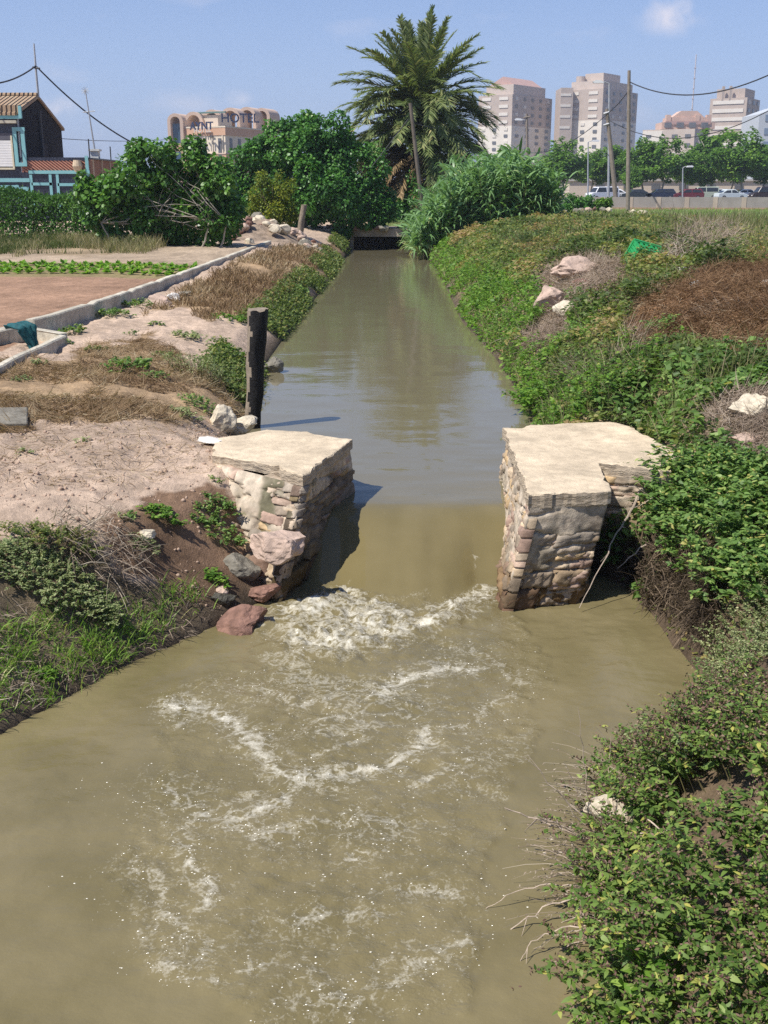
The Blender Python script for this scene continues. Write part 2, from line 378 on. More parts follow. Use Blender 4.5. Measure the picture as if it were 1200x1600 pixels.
b2 = t.nodes.new('ShaderNodeBump'); b2.inputs['Strength'].default_value = .5; b2.inputs['Distance'].default_value = .012; lk(t, n2_, b2.inputs['Height'])
lk(t, b1.outputs[0], b2.inputs['Normal']); lk(t, b2.outputs[0], p.inputs['Normal'])
gob = mesh_np("ground", np.stack([X, Y, Z], 1), grid_faces(len(xs), len(ys)), m, cols={'col': C}, smooth=True); tag(gob, kind='structure')

# ------------------------------------------------------------------ water: upper canal, the chute between the piers, the pool
wx = np.arange(-4.2, 2.9, .025)
wy = list(np.arange(-12, 2.4, .4)) + list(np.arange(2.6, 11.4, .025)); st = .03
while wy[-1] < 61: st *= 1.025; wy.append(wy[-1] + st)
wy = np.array(wy); X, Y = np.meshgrid(wx, wy); X = X.ravel(); Y = Y.ravel()
mid = np.abs(X - .36); sh = sstep(.95, 1.7, mid) * .95
yc = Y - sh + (f2(X * 2.5, Y * .5, 85, 3) - .5) * .10 + .26 * np.clip(1 - (np.abs(X - .22) / .62) ** 2, 0, 1) * sstep(10.3, 9.4, Y)       # tongue runs farther in the middle
tt = np.clip((10.38 - yc) / 1.12, 0, 1)
s_ = np.where(tt < .25, tt * tt * 2.0, np.where(tt < .8, .125 + (tt - .25) * 1.28, 1 - (1 - tt) ** 2 * 4.25)); s_ = np.clip(s_, 0, 1)
Zw = -.5 * s_ - .05 * np.exp(-((yc - 9.22) / .12) ** 2) * (mid < .9)
PX, PY = proj(X, Y, -.5 + 0 * X)
WX = X + (f2(X * 2.6, Y * 2.6, 51, 5) - .5) * .36; WY = Y + (f2(X * 2.6, Y * 2.6, 57, 5) - .5) * .36
QX, QY = proj(WX, WY, -.5 + 0 * X)
pool = (yc < 9.35)
def pl_dist(pts):
    W = [gz(a, b, -.5) for a, b in pts]; return seg_dist(WX, WY, [(q.x, q.y) for q in W])
FROTH = [(415, 985), (425, 950), (470, 930), (520, 918), (560, 918), (600, 938), (640, 956), (695, 942), (745, 914), (775, 905), (780, 945), (730, 965), (690, 985), (640, 1010), (560, 1035), (480, 1030), (430, 1010)]
W = [gz(a, b, -.5) for a, b in FROTH]; FW = [(q.x, q.y) for q in W]
fd = seg_dist(WX, WY, FW + FW[:1]); fin = inpoly(WX, WY, FW)
froth = np.where(fin, np.clip(.45 + fd * 3, 0, 1), np.clip(.45 - fd * 2.2, 0, 1)) * pool
streaks = [([(290, 1100), (345, 1128), (388, 1160), (430, 1192), (480, 1222), (530, 1214), (600, 1204), (655, 1172), (675, 1150)], .09, .95),
           ([(585, 1090), (640, 1058), (700, 1047), (740, 1052)], .10, 1.0), ([(400, 1072), (470, 1098), (560, 1082), (590, 1088)], .12, .6),
           ([(480, 1140), (525, 1112), (560, 1122)], .10, .6), ([(370, 1275), (400, 1262), (432, 1252)], .075, 1.05), ([(278, 1352), (300, 1372), (345, 1392), (330, 1420)], .05, .95),
           ([(285, 1345), (310, 1300), (350, 1250), (390, 1235)], .12, .5), ([(440, 1445), (500, 1428), (560, 1420)], .13, .55), ([(590, 1330), (540, 1345)], .06, .7),
           ([(275, 1505), (350, 1508), (425, 1510)], .04, .7), ([(600, 1530), (640, 1490), (690, 1460)], .12, .35), ([(420, 1300), (520, 1290), (640, 1300)], .22, .3), ([(620, 1380), (700, 1385)], .12, .4),
           ([(700, 1010), (760, 1030), (800, 1070)], .14, .35), ([(640, 1180), (740, 1130), (800, 1090)], .09, .45), ([(250, 1240), (320, 1270), (420, 1300)], .18, .35), ([(500, 1180), (560, 1150), (640, 1120)], .1, .5),
           ([(200, 1350), (240, 1400), (280, 1460)], .12, .3), ([(480, 1540), (560, 1570)], .15, .3), ([(660, 1230), (760, 1190)], .09, .4)]
st_ = np.zeros(len(X))
for pts, wd, k in streaks: dd = pl_dist(pts); k = max(k, .52); st_ = np.maximum(st_, k * np.maximum(.85 * np.clip(1.1 - dd / (wd * .8), 0, 1), .55 * np.clip(1 - dd / (wd * 3.2), 0, 1)))
flow = inpoly(QX, QY, [(280, 1080), (430, 1000), (620, 930), (800, 940), (860, 1040), (830, 1180), (760, 1350), (720, 1600), (420, 1600), (250, 1500), (160, 1360), (250, 1200)])
fld = sstep(0, .5, seg_dist(WX, WY, [(q.x, q.y) for q in (gz(a, b, -.5) for a, b in [(430, 1000), (560, 1150), (470, 1350), (560, 1600)])]))
nbr = f2(WX * 14, WY * 14, 61, 4); web = 1 - np.abs(2 * f2(WX * 5, WY * 5, 63, 4) - 1)
fbr = f2(X * 10 + Y * 3, Y * 13, 65, 5); frd = 1 - np.abs(2 * f2(WX * 8, WY * 8, 67, 4) - 1)
foam = np.maximum(froth * np.clip(.10 + 1.7 * (frd - .66) + 1.7 * (fbr - .47), 0, .9), st_ * np.clip(.50 + 1.9 * (nbr - .45) + .8 * (fbr - .5), 0, 1.1)) + flow * np.clip(web - .84, 0, 1) * 2.2 * np.clip((nbr - .35) * 3, 0, 1) * .6
# thin white line along the pier feet
for q in ([(548, 905), (520, 920), (470, 938), (430, 955)], [(752, 885), (753, 905), (775, 930), (800, 955)]): 
    Wp = [gz(a, b, -.42) for a, b in q]; foam = np.maximum(foam, .5 * np.clip(1.0 - seg_dist(WX, WY, [(u.x, u.y) for u in Wp]) / .05, 0, 1) * nbr * 1.3)
foam = np.clip(np.maximum(foam, np.clip(st_ * .92, 0, .64)), 0, 1); foam = np.maximum(foam, np.clip(froth * 1.1, 0, 1) * .50 + .3 * froth * np.clip(fbr - .45, 0, 1) * 3); foam = np.maximum(foam, .40 * flow * (1 - .35 * fld) * np.clip(f2(WX * 1.6, WY * 2.2, 93, 3) * 3.2 - 1.2, 0, 1))
amp = np.where(pool, .004 + .012 * flow * (1 - .4 * fld) + .035 * froth, 0)
rid = 1 - np.abs(2 * f2(X * 7, Y * 7, 71, 4) - 1)
Zw = Zw + amp * (rid - .55) * 1.8 + np.where(pool, .012 * (.25 + flow) * (f2(WX * 2.2, WY * 3.4, 73, 4) - .5) * 2 + .009 * (.35 + flow) * (f2(WX * 6, WY * 11, 97, 4) - .5) * 2 + .008 * (.5 + flow) * (1 - np.abs(2 * f2(WX * 4, WY * 6, 75, 3) - 1) - .5), 0) + .085 * froth * (f2(X * 5, Y * 8, 77, 5) - .30) + .03 * froth * (frd - .6) + .022 * froth * (f2(X * 16, Y * 16, 87, 2) - .5) + foam * .003
Zw = Zw + np.where(yc > 10.2, (f2(X * 1.2, Y * 2.5, 79, 3) - .5) * .012, 0) + np.where((tt > .1) & (tt < .9), (f2(X * 3, Y * .6, 83, 3) - .5) * .022, 0)
m, t, p, o = newmat("murky_water")
at_ = t.nodes.new('ShaderNodeAttribute'); at_.attribute_name = 'foam'
ca = t.nodes.new('ShaderNodeAttribute'); ca.attribute_name = 'silt'
fn = noise(t, 44, 5, rough=.68); fm = t.nodes.new('ShaderNodeMath'); fm.operation = 'MULTIPLY_ADD'
fm.inputs[1].default_value = 1.0; fm.inputs[2].default_value = -.95
wpn = t.nodes.new('ShaderNodeTexNoise'); wpn.inputs['Scale'].default_value = 3.5; wpn.inputs['Detail'].default_value = 4; wtc = t.nodes.new('ShaderNodeTexCoord'); lk(t, wtc.outputs['Object'], wpn.inputs['Vector'])
wsc = t.nodes.new('ShaderNodeVectorMath'); wsc.operation = 'MULTIPLY_ADD'; wsc.inputs[1].default_value = (.34, .34, .34); lk(t, wpn.outputs['Color'], wsc.inputs[0]); lk(t, wtc.outputs['Object'], wsc.inputs[2])
vn = noise(t, 9, 5, wsc.outputs[0], .6); va = t.nodes.new('ShaderNodeMath'); va.operation = 'MULTIPLY_ADD'; va.inputs[1].default_value = 2; va.inputs[2].default_value = -1; lk(t, vn, va.inputs[0])
vb = t.nodes.new('ShaderNodeMath'); vb.operation = 'ABSOLUTE'; lk(t, va.outputs[0], vb.inputs[0]); vein = maprange(t, vb.outputs[0], 0, .34, .62, 0)
sm_ = t.nodes.new('ShaderNodeMath'); sm_.operation = 'ADD'; lk(t, vein, sm_.inputs[0]); lk(t, fn, sm_.inputs[1]); lk(t, sm_.outputs[0], fm.inputs[0])
ad = t.nodes.new('ShaderNodeMath'); ad.operation = 'ADD'; lk(t, at_.outputs['Fac'], ad.inputs[0]); lk(t, fm.outputs[0], ad.inputs[1])
ff = maprange(t, ad.outputs[0], .30, 1.05, 0, .74)
sil = mixc(t, maprange(t, noise(t, 1.6, 7), .36, .64, 0, 1), (.158, .131, .062), (.202, .167, .085))
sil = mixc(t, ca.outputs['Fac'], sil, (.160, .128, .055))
ua = t.nodes.new('ShaderNodeAttribute'); ua.attribute_name = 'upper'; sil = mixc(t, ua.outputs['Fac'], sil, (.175, .152, .092))
lk(t, mixc(t, ff, sil, (.78, .74, .62)), p.inputs['Base Color'])
lk(t, maprange(t, ff, 0, .8, .045, .5), p.inputs['Roughness'])
p.inputs['IOR'].default_value = 1.33
tcw = t.nodes.new('ShaderNodeTexCoord'); mw = t.nodes.new('ShaderNodeMapping'); mw.inputs['Scale'].default_value = (1, 1.5, 1); lk(t, tcw.outputs['Object'], mw.inputs[0])
ra = t.nodes.new('ShaderNodeAttribute'); ra.attribute_name = 'chop'
def bmp(scale, dist, prev=None, st=1.0, det=3, chop=None):
    b = t.nodes.new('ShaderNodeBump'); b.inputs['Distance'].default_value = dist; b.inputs['Strength'].default_value = st
    lk(t, noise(t, scale, det, mw.outputs[0]), b.inputs['Height'])
    if chop: lk(t, chop, b.inputs['Strength'])
    if prev: lk(t, prev, b.inputs['Normal'])
    return b.outputs[0]
n_ = bmp(3.2, .010, None, .45, 2, maprange(t, ra.outputs['Fac'], 0, .3, .16, .7)); n_ = bmp(11, .016, n_, chop=ra.outputs['Fac']); n_ = bmp(42, .006, n_, chop=ra.outputs['Fac'], det=2)
lk(t, n_, p.inputs['Normal'])
chop = np.clip(np.where(pool, .25 + .45 * flow + .5 * froth, .02 + .035 * sstep(14, 30, Y)), 0, 1)
chop = np.where((yc > 9.35) & (yc < 10.3), .03, chop)
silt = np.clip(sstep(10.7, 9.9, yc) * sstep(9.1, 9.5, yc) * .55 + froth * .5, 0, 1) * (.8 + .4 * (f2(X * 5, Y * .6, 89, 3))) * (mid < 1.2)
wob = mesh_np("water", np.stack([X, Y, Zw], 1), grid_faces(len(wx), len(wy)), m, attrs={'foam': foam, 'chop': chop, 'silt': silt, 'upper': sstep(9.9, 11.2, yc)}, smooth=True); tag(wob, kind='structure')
# pale foam beads on the churned water; sun sparkle is put into their colour
g = np.random.default_rng(91); wgt = np.where(pool & (PY > 880) & (PY < 1650), .012 * flow + .8 * np.clip(st_, 0, .8) + .05 * froth, 0) * np.clip((nbr - .38) * 5, 0, 1) * np.clip(6.5 / np.maximum(Y, 3), .5, 1.6); wgt = wgt / wgt.sum()
bi = g.choice(len(X), 3000, p=wgt); n = len(bi); ic = bmesh.new(); bmesh.ops.create_icosphere(ic, subdivisions=2, radius=1); bv = np.array([v.co[:] for v in ic.verts]); bf = np.array([[v.index for v in f.verts] for f in ic.faces]); ic.free()
br = .0014 + .0030 * g.random(n) ** 3; bc = np.stack([X[bi] + g.normal(0, .012, n), Y[bi] + g.normal(0, .012, n), Zw[bi] + np.where(froth[bi] > .4, g.random(n) ** 5 * .09, -.0008)], 1)
BV = bv[None] * br[:, None, None] * np.array([1.6, 1.0, .7]) + bc[:, None]; BF = (bf[None] + (np.arange(n) * len(bv))[:, None, None]).reshape(-1, 3)
bub = mesh_np("glint_bubbles", BV.reshape(-1, 3), BF, plain("glint_bubble", (.74, .70, .58), .15, 0, spec=.8), smooth=True); tag(bub, "pale bubbles coloured as sun sparkle on the churned water below the chute", "bubbles", kind='stuff')
# ------------------------------------------------------------------ sluice piers
STONE = [(0.580, 0.454, 0.314), (0.510, 0.389, 0.257), (0.464, 0.367, 0.266), (0.418, 0.335, 0.247), (.37, .255, .195), (0.545, 0.389, 0.218), (0.487, 0.356, 0.266), (0.348, 0.292, 0.228)]
def wall_mesh(name, top, bot, ztop, zbot, parent, m, seed, moss=0., smear=.5, stones=.35, closed=False, rug=1., du=.016, dv=.014):
    T = [Vector((*q, ztop)) for q in top]; B = [Vector((*q, zbot)) for q in bot]
    us = []; S = []; tot = 0
    ne = len(T) - (0 if closed else 1)
    for i in range(ne):
        a, b = T[i], T[(i + 1) % len(T)]; a2, b2 = B[i], B[(i + 1) % len(T)]
        n = max(3, int((b - a).length / du)); L = (b - a).length
        e = (b - a).normalized(); nr = Vector((e.y, -e.x, 0))
        for k in range(n + (1 if i == ne - 1 and not closed else 0)):
            f = k / n; S.append((a.lerp(b, f), a2.lerp(b2, f), nr, tot + f * L)); 
        tot += L
    nu = len(S); nv = int((ztop - zbot) / dv)
    Tt = np.array([q[0] for q in S]); Bb = np.array([q[1] for q in S]); Nn = np.array([q[2] for q in S]); U = np.array([q[3] for q in S])
    if not closed:                                  # soften the normals round the corners
        K = 4; Ns = np.stack([np.interp(np.arange(nu) + d, np.arange(nu), Nn[:, c]) for c in range(3) for d in range(-K, K + 1)]).reshape(3, 2 * K + 1, nu).mean(1).T; Nn = nrm(Ns)
    vv = np.linspace(0, 1, nv)[:, None]; P = Bb[None] * (1 - vv[..., None]) + Tt[None] * vv[..., None]
    UU = np.broadcast_to(U, (nv, nu)); ZZ = P[..., 2]
    # brick courses above, larger rough stone near the water
    wob_ = (f2(UU * 2.5, ZZ * 2.5, seed, 3) - .5) * .06
    low = (vv + 0 * UU + (f2(UU * 2, ZZ * 2, seed + 3, 2) - .5) * .3) < stones
    hc = np.where(low, .15, .072); bl = np.where(low, .31, .23)
    zz = (ZZ + wob_ + 5) / hc; row = np.floor(zz); fr = zz - row
    uu = (UU + wob_ * 1.5) / bl + _h(row, row * 0 + 7, row * 0 + seed) * .8 + (row % 2) * .5; colm = np.floor(uu); fc = uu - colm
    bid = _h(row, colm, row * 0 + seed + 9); bid2 = _h(row, colm, row * 0 + seed + 21)
    j = np.minimum(np.minimum(fr, 1 - fr) * hc, np.minimum(fc, 1 - fc) * bl); joint = sstep(.015, .003, j)
    sm = sstep(.5 - .25 * smear, .62 - .25 * smear, f2(UU * 3.2, ZZ * 3.2, seed + 5, 4)) * (1 - .7 * low)
    ero = f3(P[..., 0] * 2.2, P[..., 1] * 2.2, P[..., 2] * 2.2, seed + 2, 4) - .5; fine = f3(P[..., 0] * 13, P[..., 1] * 13, P[..., 2] * 13, seed + 4, 5) - .5
    rdg = np.abs(f3(P[..., 0] * 6, P[..., 1] * 6, P[..., 2] * 9, seed + 8, 4) - .5)
    disp = .006 + ero * .07 * (1.15 - vv) + fine * .055 * (.5 + .8 * (1 - vv)) + (1 - sm) * ((bid - .5) * np.where(low, .09, .022) - joint * np.where(low, .055, .022)) + sm * .004 - np.clip(.10 - rdg, 0, 1) * .35 * low
    crk = np.abs(f2(UU * 1.5, ZZ * 7, seed + 31, 4) - .5); disp = (disp - np.clip(.045 - crk, 0, 1) * 1.1) * rug; disp = disp * sstep(0, .10, 1 - vv) + 0
    P = P + Nn[None] * disp[..., None]; P[..., 2] += (fine * .02) * (vv < .96)
    pal = np.array(STONE); Cc = pal[np.minimum((bid2 * len(pal)).astype(int), len(pal) - 1)]
    mort = np.array((.47, .395, .30)); wj = np.clip(joint * .75 + sm * .85, 0, 1)[..., None]; Cc = Cc * (1 - wj) + mort * wj
    Cc = Cc * (1 + fine * .9 + ero * .4)[..., None]; st2 = sstep(.5, .66, f2(UU * 1.7, ZZ * 2.6, seed + 33, 4))[..., None]; Cc = Cc * (1 - .35 * st2 * np.array((.9, 1, 1.05)))
    wet = sstep(zbot + .42, zbot + .10, ZZ + (f2(UU * 4, ZZ * 4, seed + 6, 3) - .5) * .25)[..., None]; Cc = Cc * (1 - wet) + Cc * np.array((.38, .33, .27)) * wet
    if moss:
        mm = (sstep(.45, .62, f2(UU * 2.4, ZZ * 2.4, seed + 7, 4) + (.5 - vv) * .35) * moss)[..., None]; Cc = Cc * (1 - mm) + np.array((.075, .075, .035)) * mm
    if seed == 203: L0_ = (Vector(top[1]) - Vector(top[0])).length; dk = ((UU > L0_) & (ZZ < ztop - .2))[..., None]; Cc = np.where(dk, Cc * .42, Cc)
    Cc = np.clip(Cc, .015, .8)
    Fc = grid_faces(nu, nv)
    if closed:
        jn = np.arange(nv - 1)[:, None]; a = jn * nu + nu - 1; Fc = np.concatenate([Fc, np.stack([a, jn * nu, jn * nu + nu, a + nu], -1).reshape(-1, 4)])
    return mesh_np(name, P.reshape(-1, 3), Fc, m, parent, cols={'col': Cc.reshape(-1, 3)}, smooth=False)
M_MASON = plain("old_masonry", None, .9, .22, 18, .6, 70, .15, attr='col', var2=(.18, 4))
def stones_mesh(name, top, bot, ztop, zbot, m, seed, split, skip, proud=(.0, .03), big=(.13, .2), small=(.055, .095), blen=(.16, .34), closed=False):
    g = random.Random(seed); V = []; Fq = []; Cc = []; rgn = np.random.default_rng(seed)
    NU, NV = 10, 6
    for e in range(len(top) - 1):
        a1, b1 = np.array([*top[e], ztop]), np.array([*top[e + 1], ztop]); a0, b0 = np.array([*bot[e], zbot]), np.array([*bot[e + 1], zbot]); L = np.linalg.norm(b1 - a1); ev = (b1 - a1) / L; nr = np.array([ev[1], -ev[0], 0])
        z = zbot; 
        while z < ztop - .02:
            low = z < zbot + split; h = g.uniform(*big) if low else g.uniform(*small)
            if ztop - z - h < .04: h = ztop - z
            s = -g.uniform(0, .12)
            while s < L:
                ln = g.uniform(*blen) * (1.35 if low else 1); s0, s1 = max(s, -.012), min(s + ln, L + .012); s += ln
                if s1 - s0 < .04: continue
                tn = float(f2(np.array([(s0 + s1) * 1.6 + e * 7]), np.array([z * 2.6]), seed + 3, 3)[0])
                if tn > skip and not low: continue
                if g.random() < (.06 if low else .10): continue
                gp = g.uniform(.001, .006); pr = g.uniform(*proud) * (2.2 if low else 1); sk = g.uniform(-.02, .02); sk2 = g.uniform(-.018, .018); tl = g.uniform(-.03, .03)
                u = np.linspace(0, 1, NU)[None, :] * np.ones((NV, 1)); v = np.linspace(0, 1, NV)[:, None] * np.ones((1, NU))
                ss = s0 + gp + (s1 - s0 - 2 * gp) * u + sk * (v - .5); zz = z + gp + (h - 2 * gp) * v + sk2 * (u - .5)
                ff = np.clip((zz - zbot) / (ztop - zbot), -.05, 1)[..., None]; P = (a0 + (b0 - a0) * (ss / L)[..., None]) * (1 - ff) + (a1 + (b1 - a1) * (ss / L)[..., None]) * ff; P[..., 2] = np.minimum(zz, ztop)
                nz_ = f3(P[..., 0] * 11, P[..., 1] * 11, P[..., 2] * 11, seed + 5, 3) - .5; rag = rgn.normal(0, .0035 if not low else .008, (NV, NU))
                ed_ = np.minimum(np.minimum(u, 1 - u) * (s1 - s0), np.minimum(v, 1 - v) * h); ch = np.where(ed_ < .001, g.uniform(.006, .016), 0) + np.clip(.5 - f3(P[..., 0] * 5, P[..., 1] * 5, P[..., 2] * 9, seed + 15, 2), 0, 1) * .06
                cut = np.clip(g.uniform(-.4, .5) - np.abs(u - g.choice([0, 1])) - np.abs(v - g.choice([0, 1])), 0, 1) * .06
                fac = np.round(f3(P[..., 0] * 8, P[..., 1] * 8, P[..., 2] * 16, seed + 25, 2) * 7) / 7 - .5; d = pr + nz_ * (.025 if not low else .05) + fac * (.03 if not low else .07) + rag - ch - cut + tl * (u - .5)
                Fv = P + nr * d[..., None]; Fv[..., 0] += rgn.normal(0, .002, (NV, NU)); Fv[..., 2] += rgn.normal(0, .002, (NV, NU))
                ring = [(0, i) for i in range(NU)] + [(j, NU - 1) for j in range(1, NV)] + [(NV - 1, i) for i in range(NU - 2, -1, -1)] + [(j, 0) for j in range(NV - 2, 0, -1)]
                b = len(V); V.extend(Fv.reshape(-1, 3)); idx = lambda j, i: b + j * NU + i; bb = len(V)
                for (j, i) in ring: V.append(P[j, i] - nr * .09)
                for j in range(NV - 1):
                    for i in range(NU - 1): Fq.append((idx(j, i), idx(j, i + 1), idx(j + 1, i + 1), idx(j + 1, i)))
                n = len(ring)
                for k in range(n): p, q = ring[k], ring[(k + 1) % n]; Fq.append((idx(*q), idx(*p), bb + k, bb + (k + 1) % n))
                c = np.array(g.choice(STONE)) * g.uniform(.75, 1.15); w_ = float(sstep(zbot + .48, zbot + .2, np.array(z + g.uniform(-.08, .1)))); c = c * (1 - w_) + c * np.array((.36, .31, .25)) * w_
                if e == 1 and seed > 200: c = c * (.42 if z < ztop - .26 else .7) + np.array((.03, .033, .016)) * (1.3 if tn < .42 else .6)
                cc = np.concatenate([(c * (1 + .5 * nz_.reshape(-1, 1))), np.tile(c * .55, (n, 1))]); Cc.append(np.clip(cc, .012, .8))
            z += h
    return mesh_np(name, np.array(V), np.array(Fq), m, None, cols={'col': np.concatenate(Cc)})
M_CAP = plain("cream_render", (.60, .49, .345), .88, .20, 1.8, .7, 28, .15, var2=(.2, 9), detail=8)
m, t, p, o = newmat("coping_edge")                 # the broken side of the coping shows its bedding
tcx = t.nodes.new('ShaderNodeTexCoord'); mpx = t.nodes.new('ShaderNodeMapping'); mpx.inputs['Scale'].default_value = (5, 5, 17); lk(t, tcx.outputs['Object'], mpx.inputs[0])
sn = noise(t, 1.0, 6, mpx.outputs[0], .65); lk(t, mixc(t, maprange(t, sn, .35, .65, 0, 1), (.30, .235, .165), (.55, .45, .325)), p.inputs['Base Color']); p.inputs['Roughness'].default_value = .9
b = t.nodes.new('ShaderNodeBump'); b.inputs['Distance'].default_value = .05; lk(t, sn, b.inputs['Height']); lk(t, b.outputs[0], p.inputs['Normal']); M_CAPE = m
def cap_mesh(name, poly, z0, z1, parent, seed, m=M_CAP, jit=.014, edge=.009, tilt=0.):
    g = random.Random(seed); pts = []
    for i in range(len(poly)):
        a = Vector(poly[i]); b = Vector(poly[(i + 1) % len(poly)]); n = max(2, int((b - a).length / .035))
        e = (b - a).normalized(); nr = Vector((e.y, -e.x))
        for k in range(n):
            q = a.lerp(b, k / n); s = (float(f2(np.array([q.x * 6]), np.array([q.y * 6]), seed, 3)[0]) - .5) * 2; pts.append(q + nr * (s * jit * 2.6 + g.uniform(-1, 1) * jit * .35))
    n = len(pts); cen = sum(pts, Vector((0, 0))) / n
    def inset(k): 
        r = []
        for i in range(n):
            e = (pts[(i + 2) % n] - pts[i - 2]).normalized(); r.append(pts[i] + Vector((-e.y, e.x)) * k)
        return r
    bm = bmesh.new()
    # rings: bottom, lower edge, upper edge, top (outline is anticlockwise)
    rings = []
    for q, z in ((pts, z0), (pts, z1 - edge), (inset(edge * .5), z1 - edge * .3), (inset(edge * 1.3), z1)):
        rings.append([bm.verts.new((v.x, v.y, z + (g.uniform(-.3, .3) * jit if z < z1 - .001 else 0))) for v in q])
    for a, b in zip(rings[:-1], rings[1:]):
        for i in range(n): bm.faces.new((a[i], a[(i + 1) % n], b[(i + 1) % n], b[i]))
    fl_ = bm.faces.new(rings[0][::-1]); f = bm.faces.new(rings[-1]); bm.normal_update(); bmesh.ops.triangulate(bm, faces=[fl_])
    r = bmesh.ops.triangulate(bm, faces=[f])
    for _ in range(3):
        es = list({e for e in bm.edges if all(v.co.z > z1 - .0011 for v in e.verts) and e.calc_length() > .07})
        bmesh.ops.subdivide_edges(bm, edges=es, cuts=1, use_grid_fill=False)
        bmesh.ops.triangulate(bm, faces=[q for q in bm.faces if len(q.verts) > 4])
    for v in bm.verts:
        if v.co.z > z1 - .0011:
            x, y = np.array([v.co.x]), np.array([v.co.y]); v.co.z += (float(f2(x * 3, y * 3, seed + 4, 4)[0]) - .5) * .035 + (float(f2(x * 11, y * 11, seed + 6, 3)[0]) - .5) * .010
        v.co.z += tilt * (v.co.x - cen.x)
    me = bpy.data.meshes.new(name); bm.to_mesh(me); bm.free(); me.polygons.foreach_set('use_smooth', [abs(p.normal.z) > .9 for p in me.polygons]); o = link(name, me, m, parent)
    o.data.materials.append(M_CAPE); o.data.polygons.foreach_set('material_index', [0 if p.normal.z > .55 else 1 for p in o.data.polygons]); return o
ZT = .52
# right pier
rp_ = empty("sluice_pier", (1.7, 9.8, -.5)); tag(rp_, "broken brick sluice pier with a notched flat cream top beside the nettles", "pier", "brick piers of the sluice")
def par(o, p_):                                   # keep world placement under a parent that sits at its base
    o.parent = p_; o.matrix_parent_inverse = p_.matrix_world.inverted(); return o
bpy.context.view_layer.update()
def rel(o, root): o.parent = root; o.location = Vector(o.location) - Vector(root.location); return o
RT = [(1.335, 11.45), (1.225, 8.80), (1.925, 8.98), (1.99, 9.95), (2.62, 9.62), (2.86, 10.15)]
RB = [(1.12, 11.6), (.98, 8.72), (1.66, 8.90), (2.02, 9.98), (2.62, 9.70), (2.86, 10.2)]
rel(wall_mesh("brickwork", RT, RB, ZT - .11, -.72, None, M_MASON, 101, moss=.3, smear=.6, stones=.45, rug=.8), rp_)
rel(cap_mesh("coping", [(1.30, 11.5), (1.215, 8.785), (1.945, 8.965), (2.01, 9.96), (2.62, 9.62), (2.90, 10.2), (2.66, 11.55), (2.50, 11.82), (1.60, 11.66), (1.48, 11.5)], ZT - .12, ZT, None, 5), rp_)
rel(stones_mesh("stone_courses", RT, RB, ZT - .115, -.66, M_MASON, 105, .46, .52, proud=(-.012, .022), small=(.045, .13), blen=(.12, .46)), rp_)
# left pier
lp_ = empty("sluice_pier", (-.9, 10, -.5)); tag(lp_, "brick sluice pier with shaded mossy side and cream top joined to the bare dirt bank", "pier", "brick piers of the sluice")
LT = [(-1.62, 10.22), (-.735, 9.42), (-.345, 10.80), (-.9, 11.6)]
LB = [(-1.70, 9.35), (-.97, 8.88), (-.27, 10.75), (-.6, 11.6)]
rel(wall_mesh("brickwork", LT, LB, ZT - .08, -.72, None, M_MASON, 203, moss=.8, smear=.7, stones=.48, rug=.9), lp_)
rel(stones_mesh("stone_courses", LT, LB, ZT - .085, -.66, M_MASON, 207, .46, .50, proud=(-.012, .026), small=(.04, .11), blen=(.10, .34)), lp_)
rel(cap_mesh("coping", [(-1.66, 10.30), (-1.30, 10.02), (-.98, 9.78), (-.94, 9.60), (-.715, 9.40), (-.32, 10.80), (-.62, 10.98), (-.80, 11.25), (-1.25, 11.4), (-1.75, 11.0)], ZT - .09, ZT + .01, None, 9, tilt=.03), lp_)

# ------------------------------------------------------------------ loose rocks
def rock(name, loc, size, seed, m, label, cat="rock", group=None, rot=(0, 0, 0), sub=4, rough=.35, flat=0):
    bm = bmesh.new(); bmesh.ops.create_icosphere(bm, subdivisions=sub, radius=1)
    V = np.array([v.co[:] for v in bm.verts]); g = np.random.default_rng(seed)
    for _ in range(9):                            # broken flat faces
        n = nrm(g.normal(size=3)); d = g.uniform(.52, .85); k = V @ n - d; V -= np.clip(k, 0, None)[:, None] * n
    V *= (1 + (f3(V[:, 0] * 1.6 + seed, V[:, 1] * 1.6, V[:, 2] * 1.6, seed, 4) - .5)[:, None] * rough * 2 + (f3(V[:, 0] * 7, V[:, 1] * 7 + seed, V[:, 2] * 7, seed, 3) - .5)[:, None] * .12)
    for v, c in zip(bm.verts, V): v.co = Vector((c[0] * size[0], c[1] * size[1], c[2] * size[2]))
    me = bpy.data.meshes.new(name); bm.to_mesh(me); bm.free()
    o = link(name, me, m); o.location = loc; o.rotation_euler = rot; tag(o, label, cat, group); return o
M_REDROCK = plain("red_stone", (.24, .135, .10), .85, .35, 7, .8, 40, .25, var2=(.25, 25))
M_PALE = plain("pale_limestone", (.60, .52, .39), .85, .22, 9, .7, 35, .2, var2=(.2, 30))
M_GREY = plain("grey_stone", (.22, .20, .16), .85, .3, 9, .7, 35, .2)
M_DARK = plain("wet_dark_stone", (.055, .050, .035), .45, .4, 9, .7, 35, .4)
M_PINK = plain("pinkish_stone", (.50, .37, .29), .85, .2, 9, .6, 35, .2)
M_WHITE = plain("whitewashed_rubble", (.74, .70, .63), .85, .15, 9, .4, 35, .2)
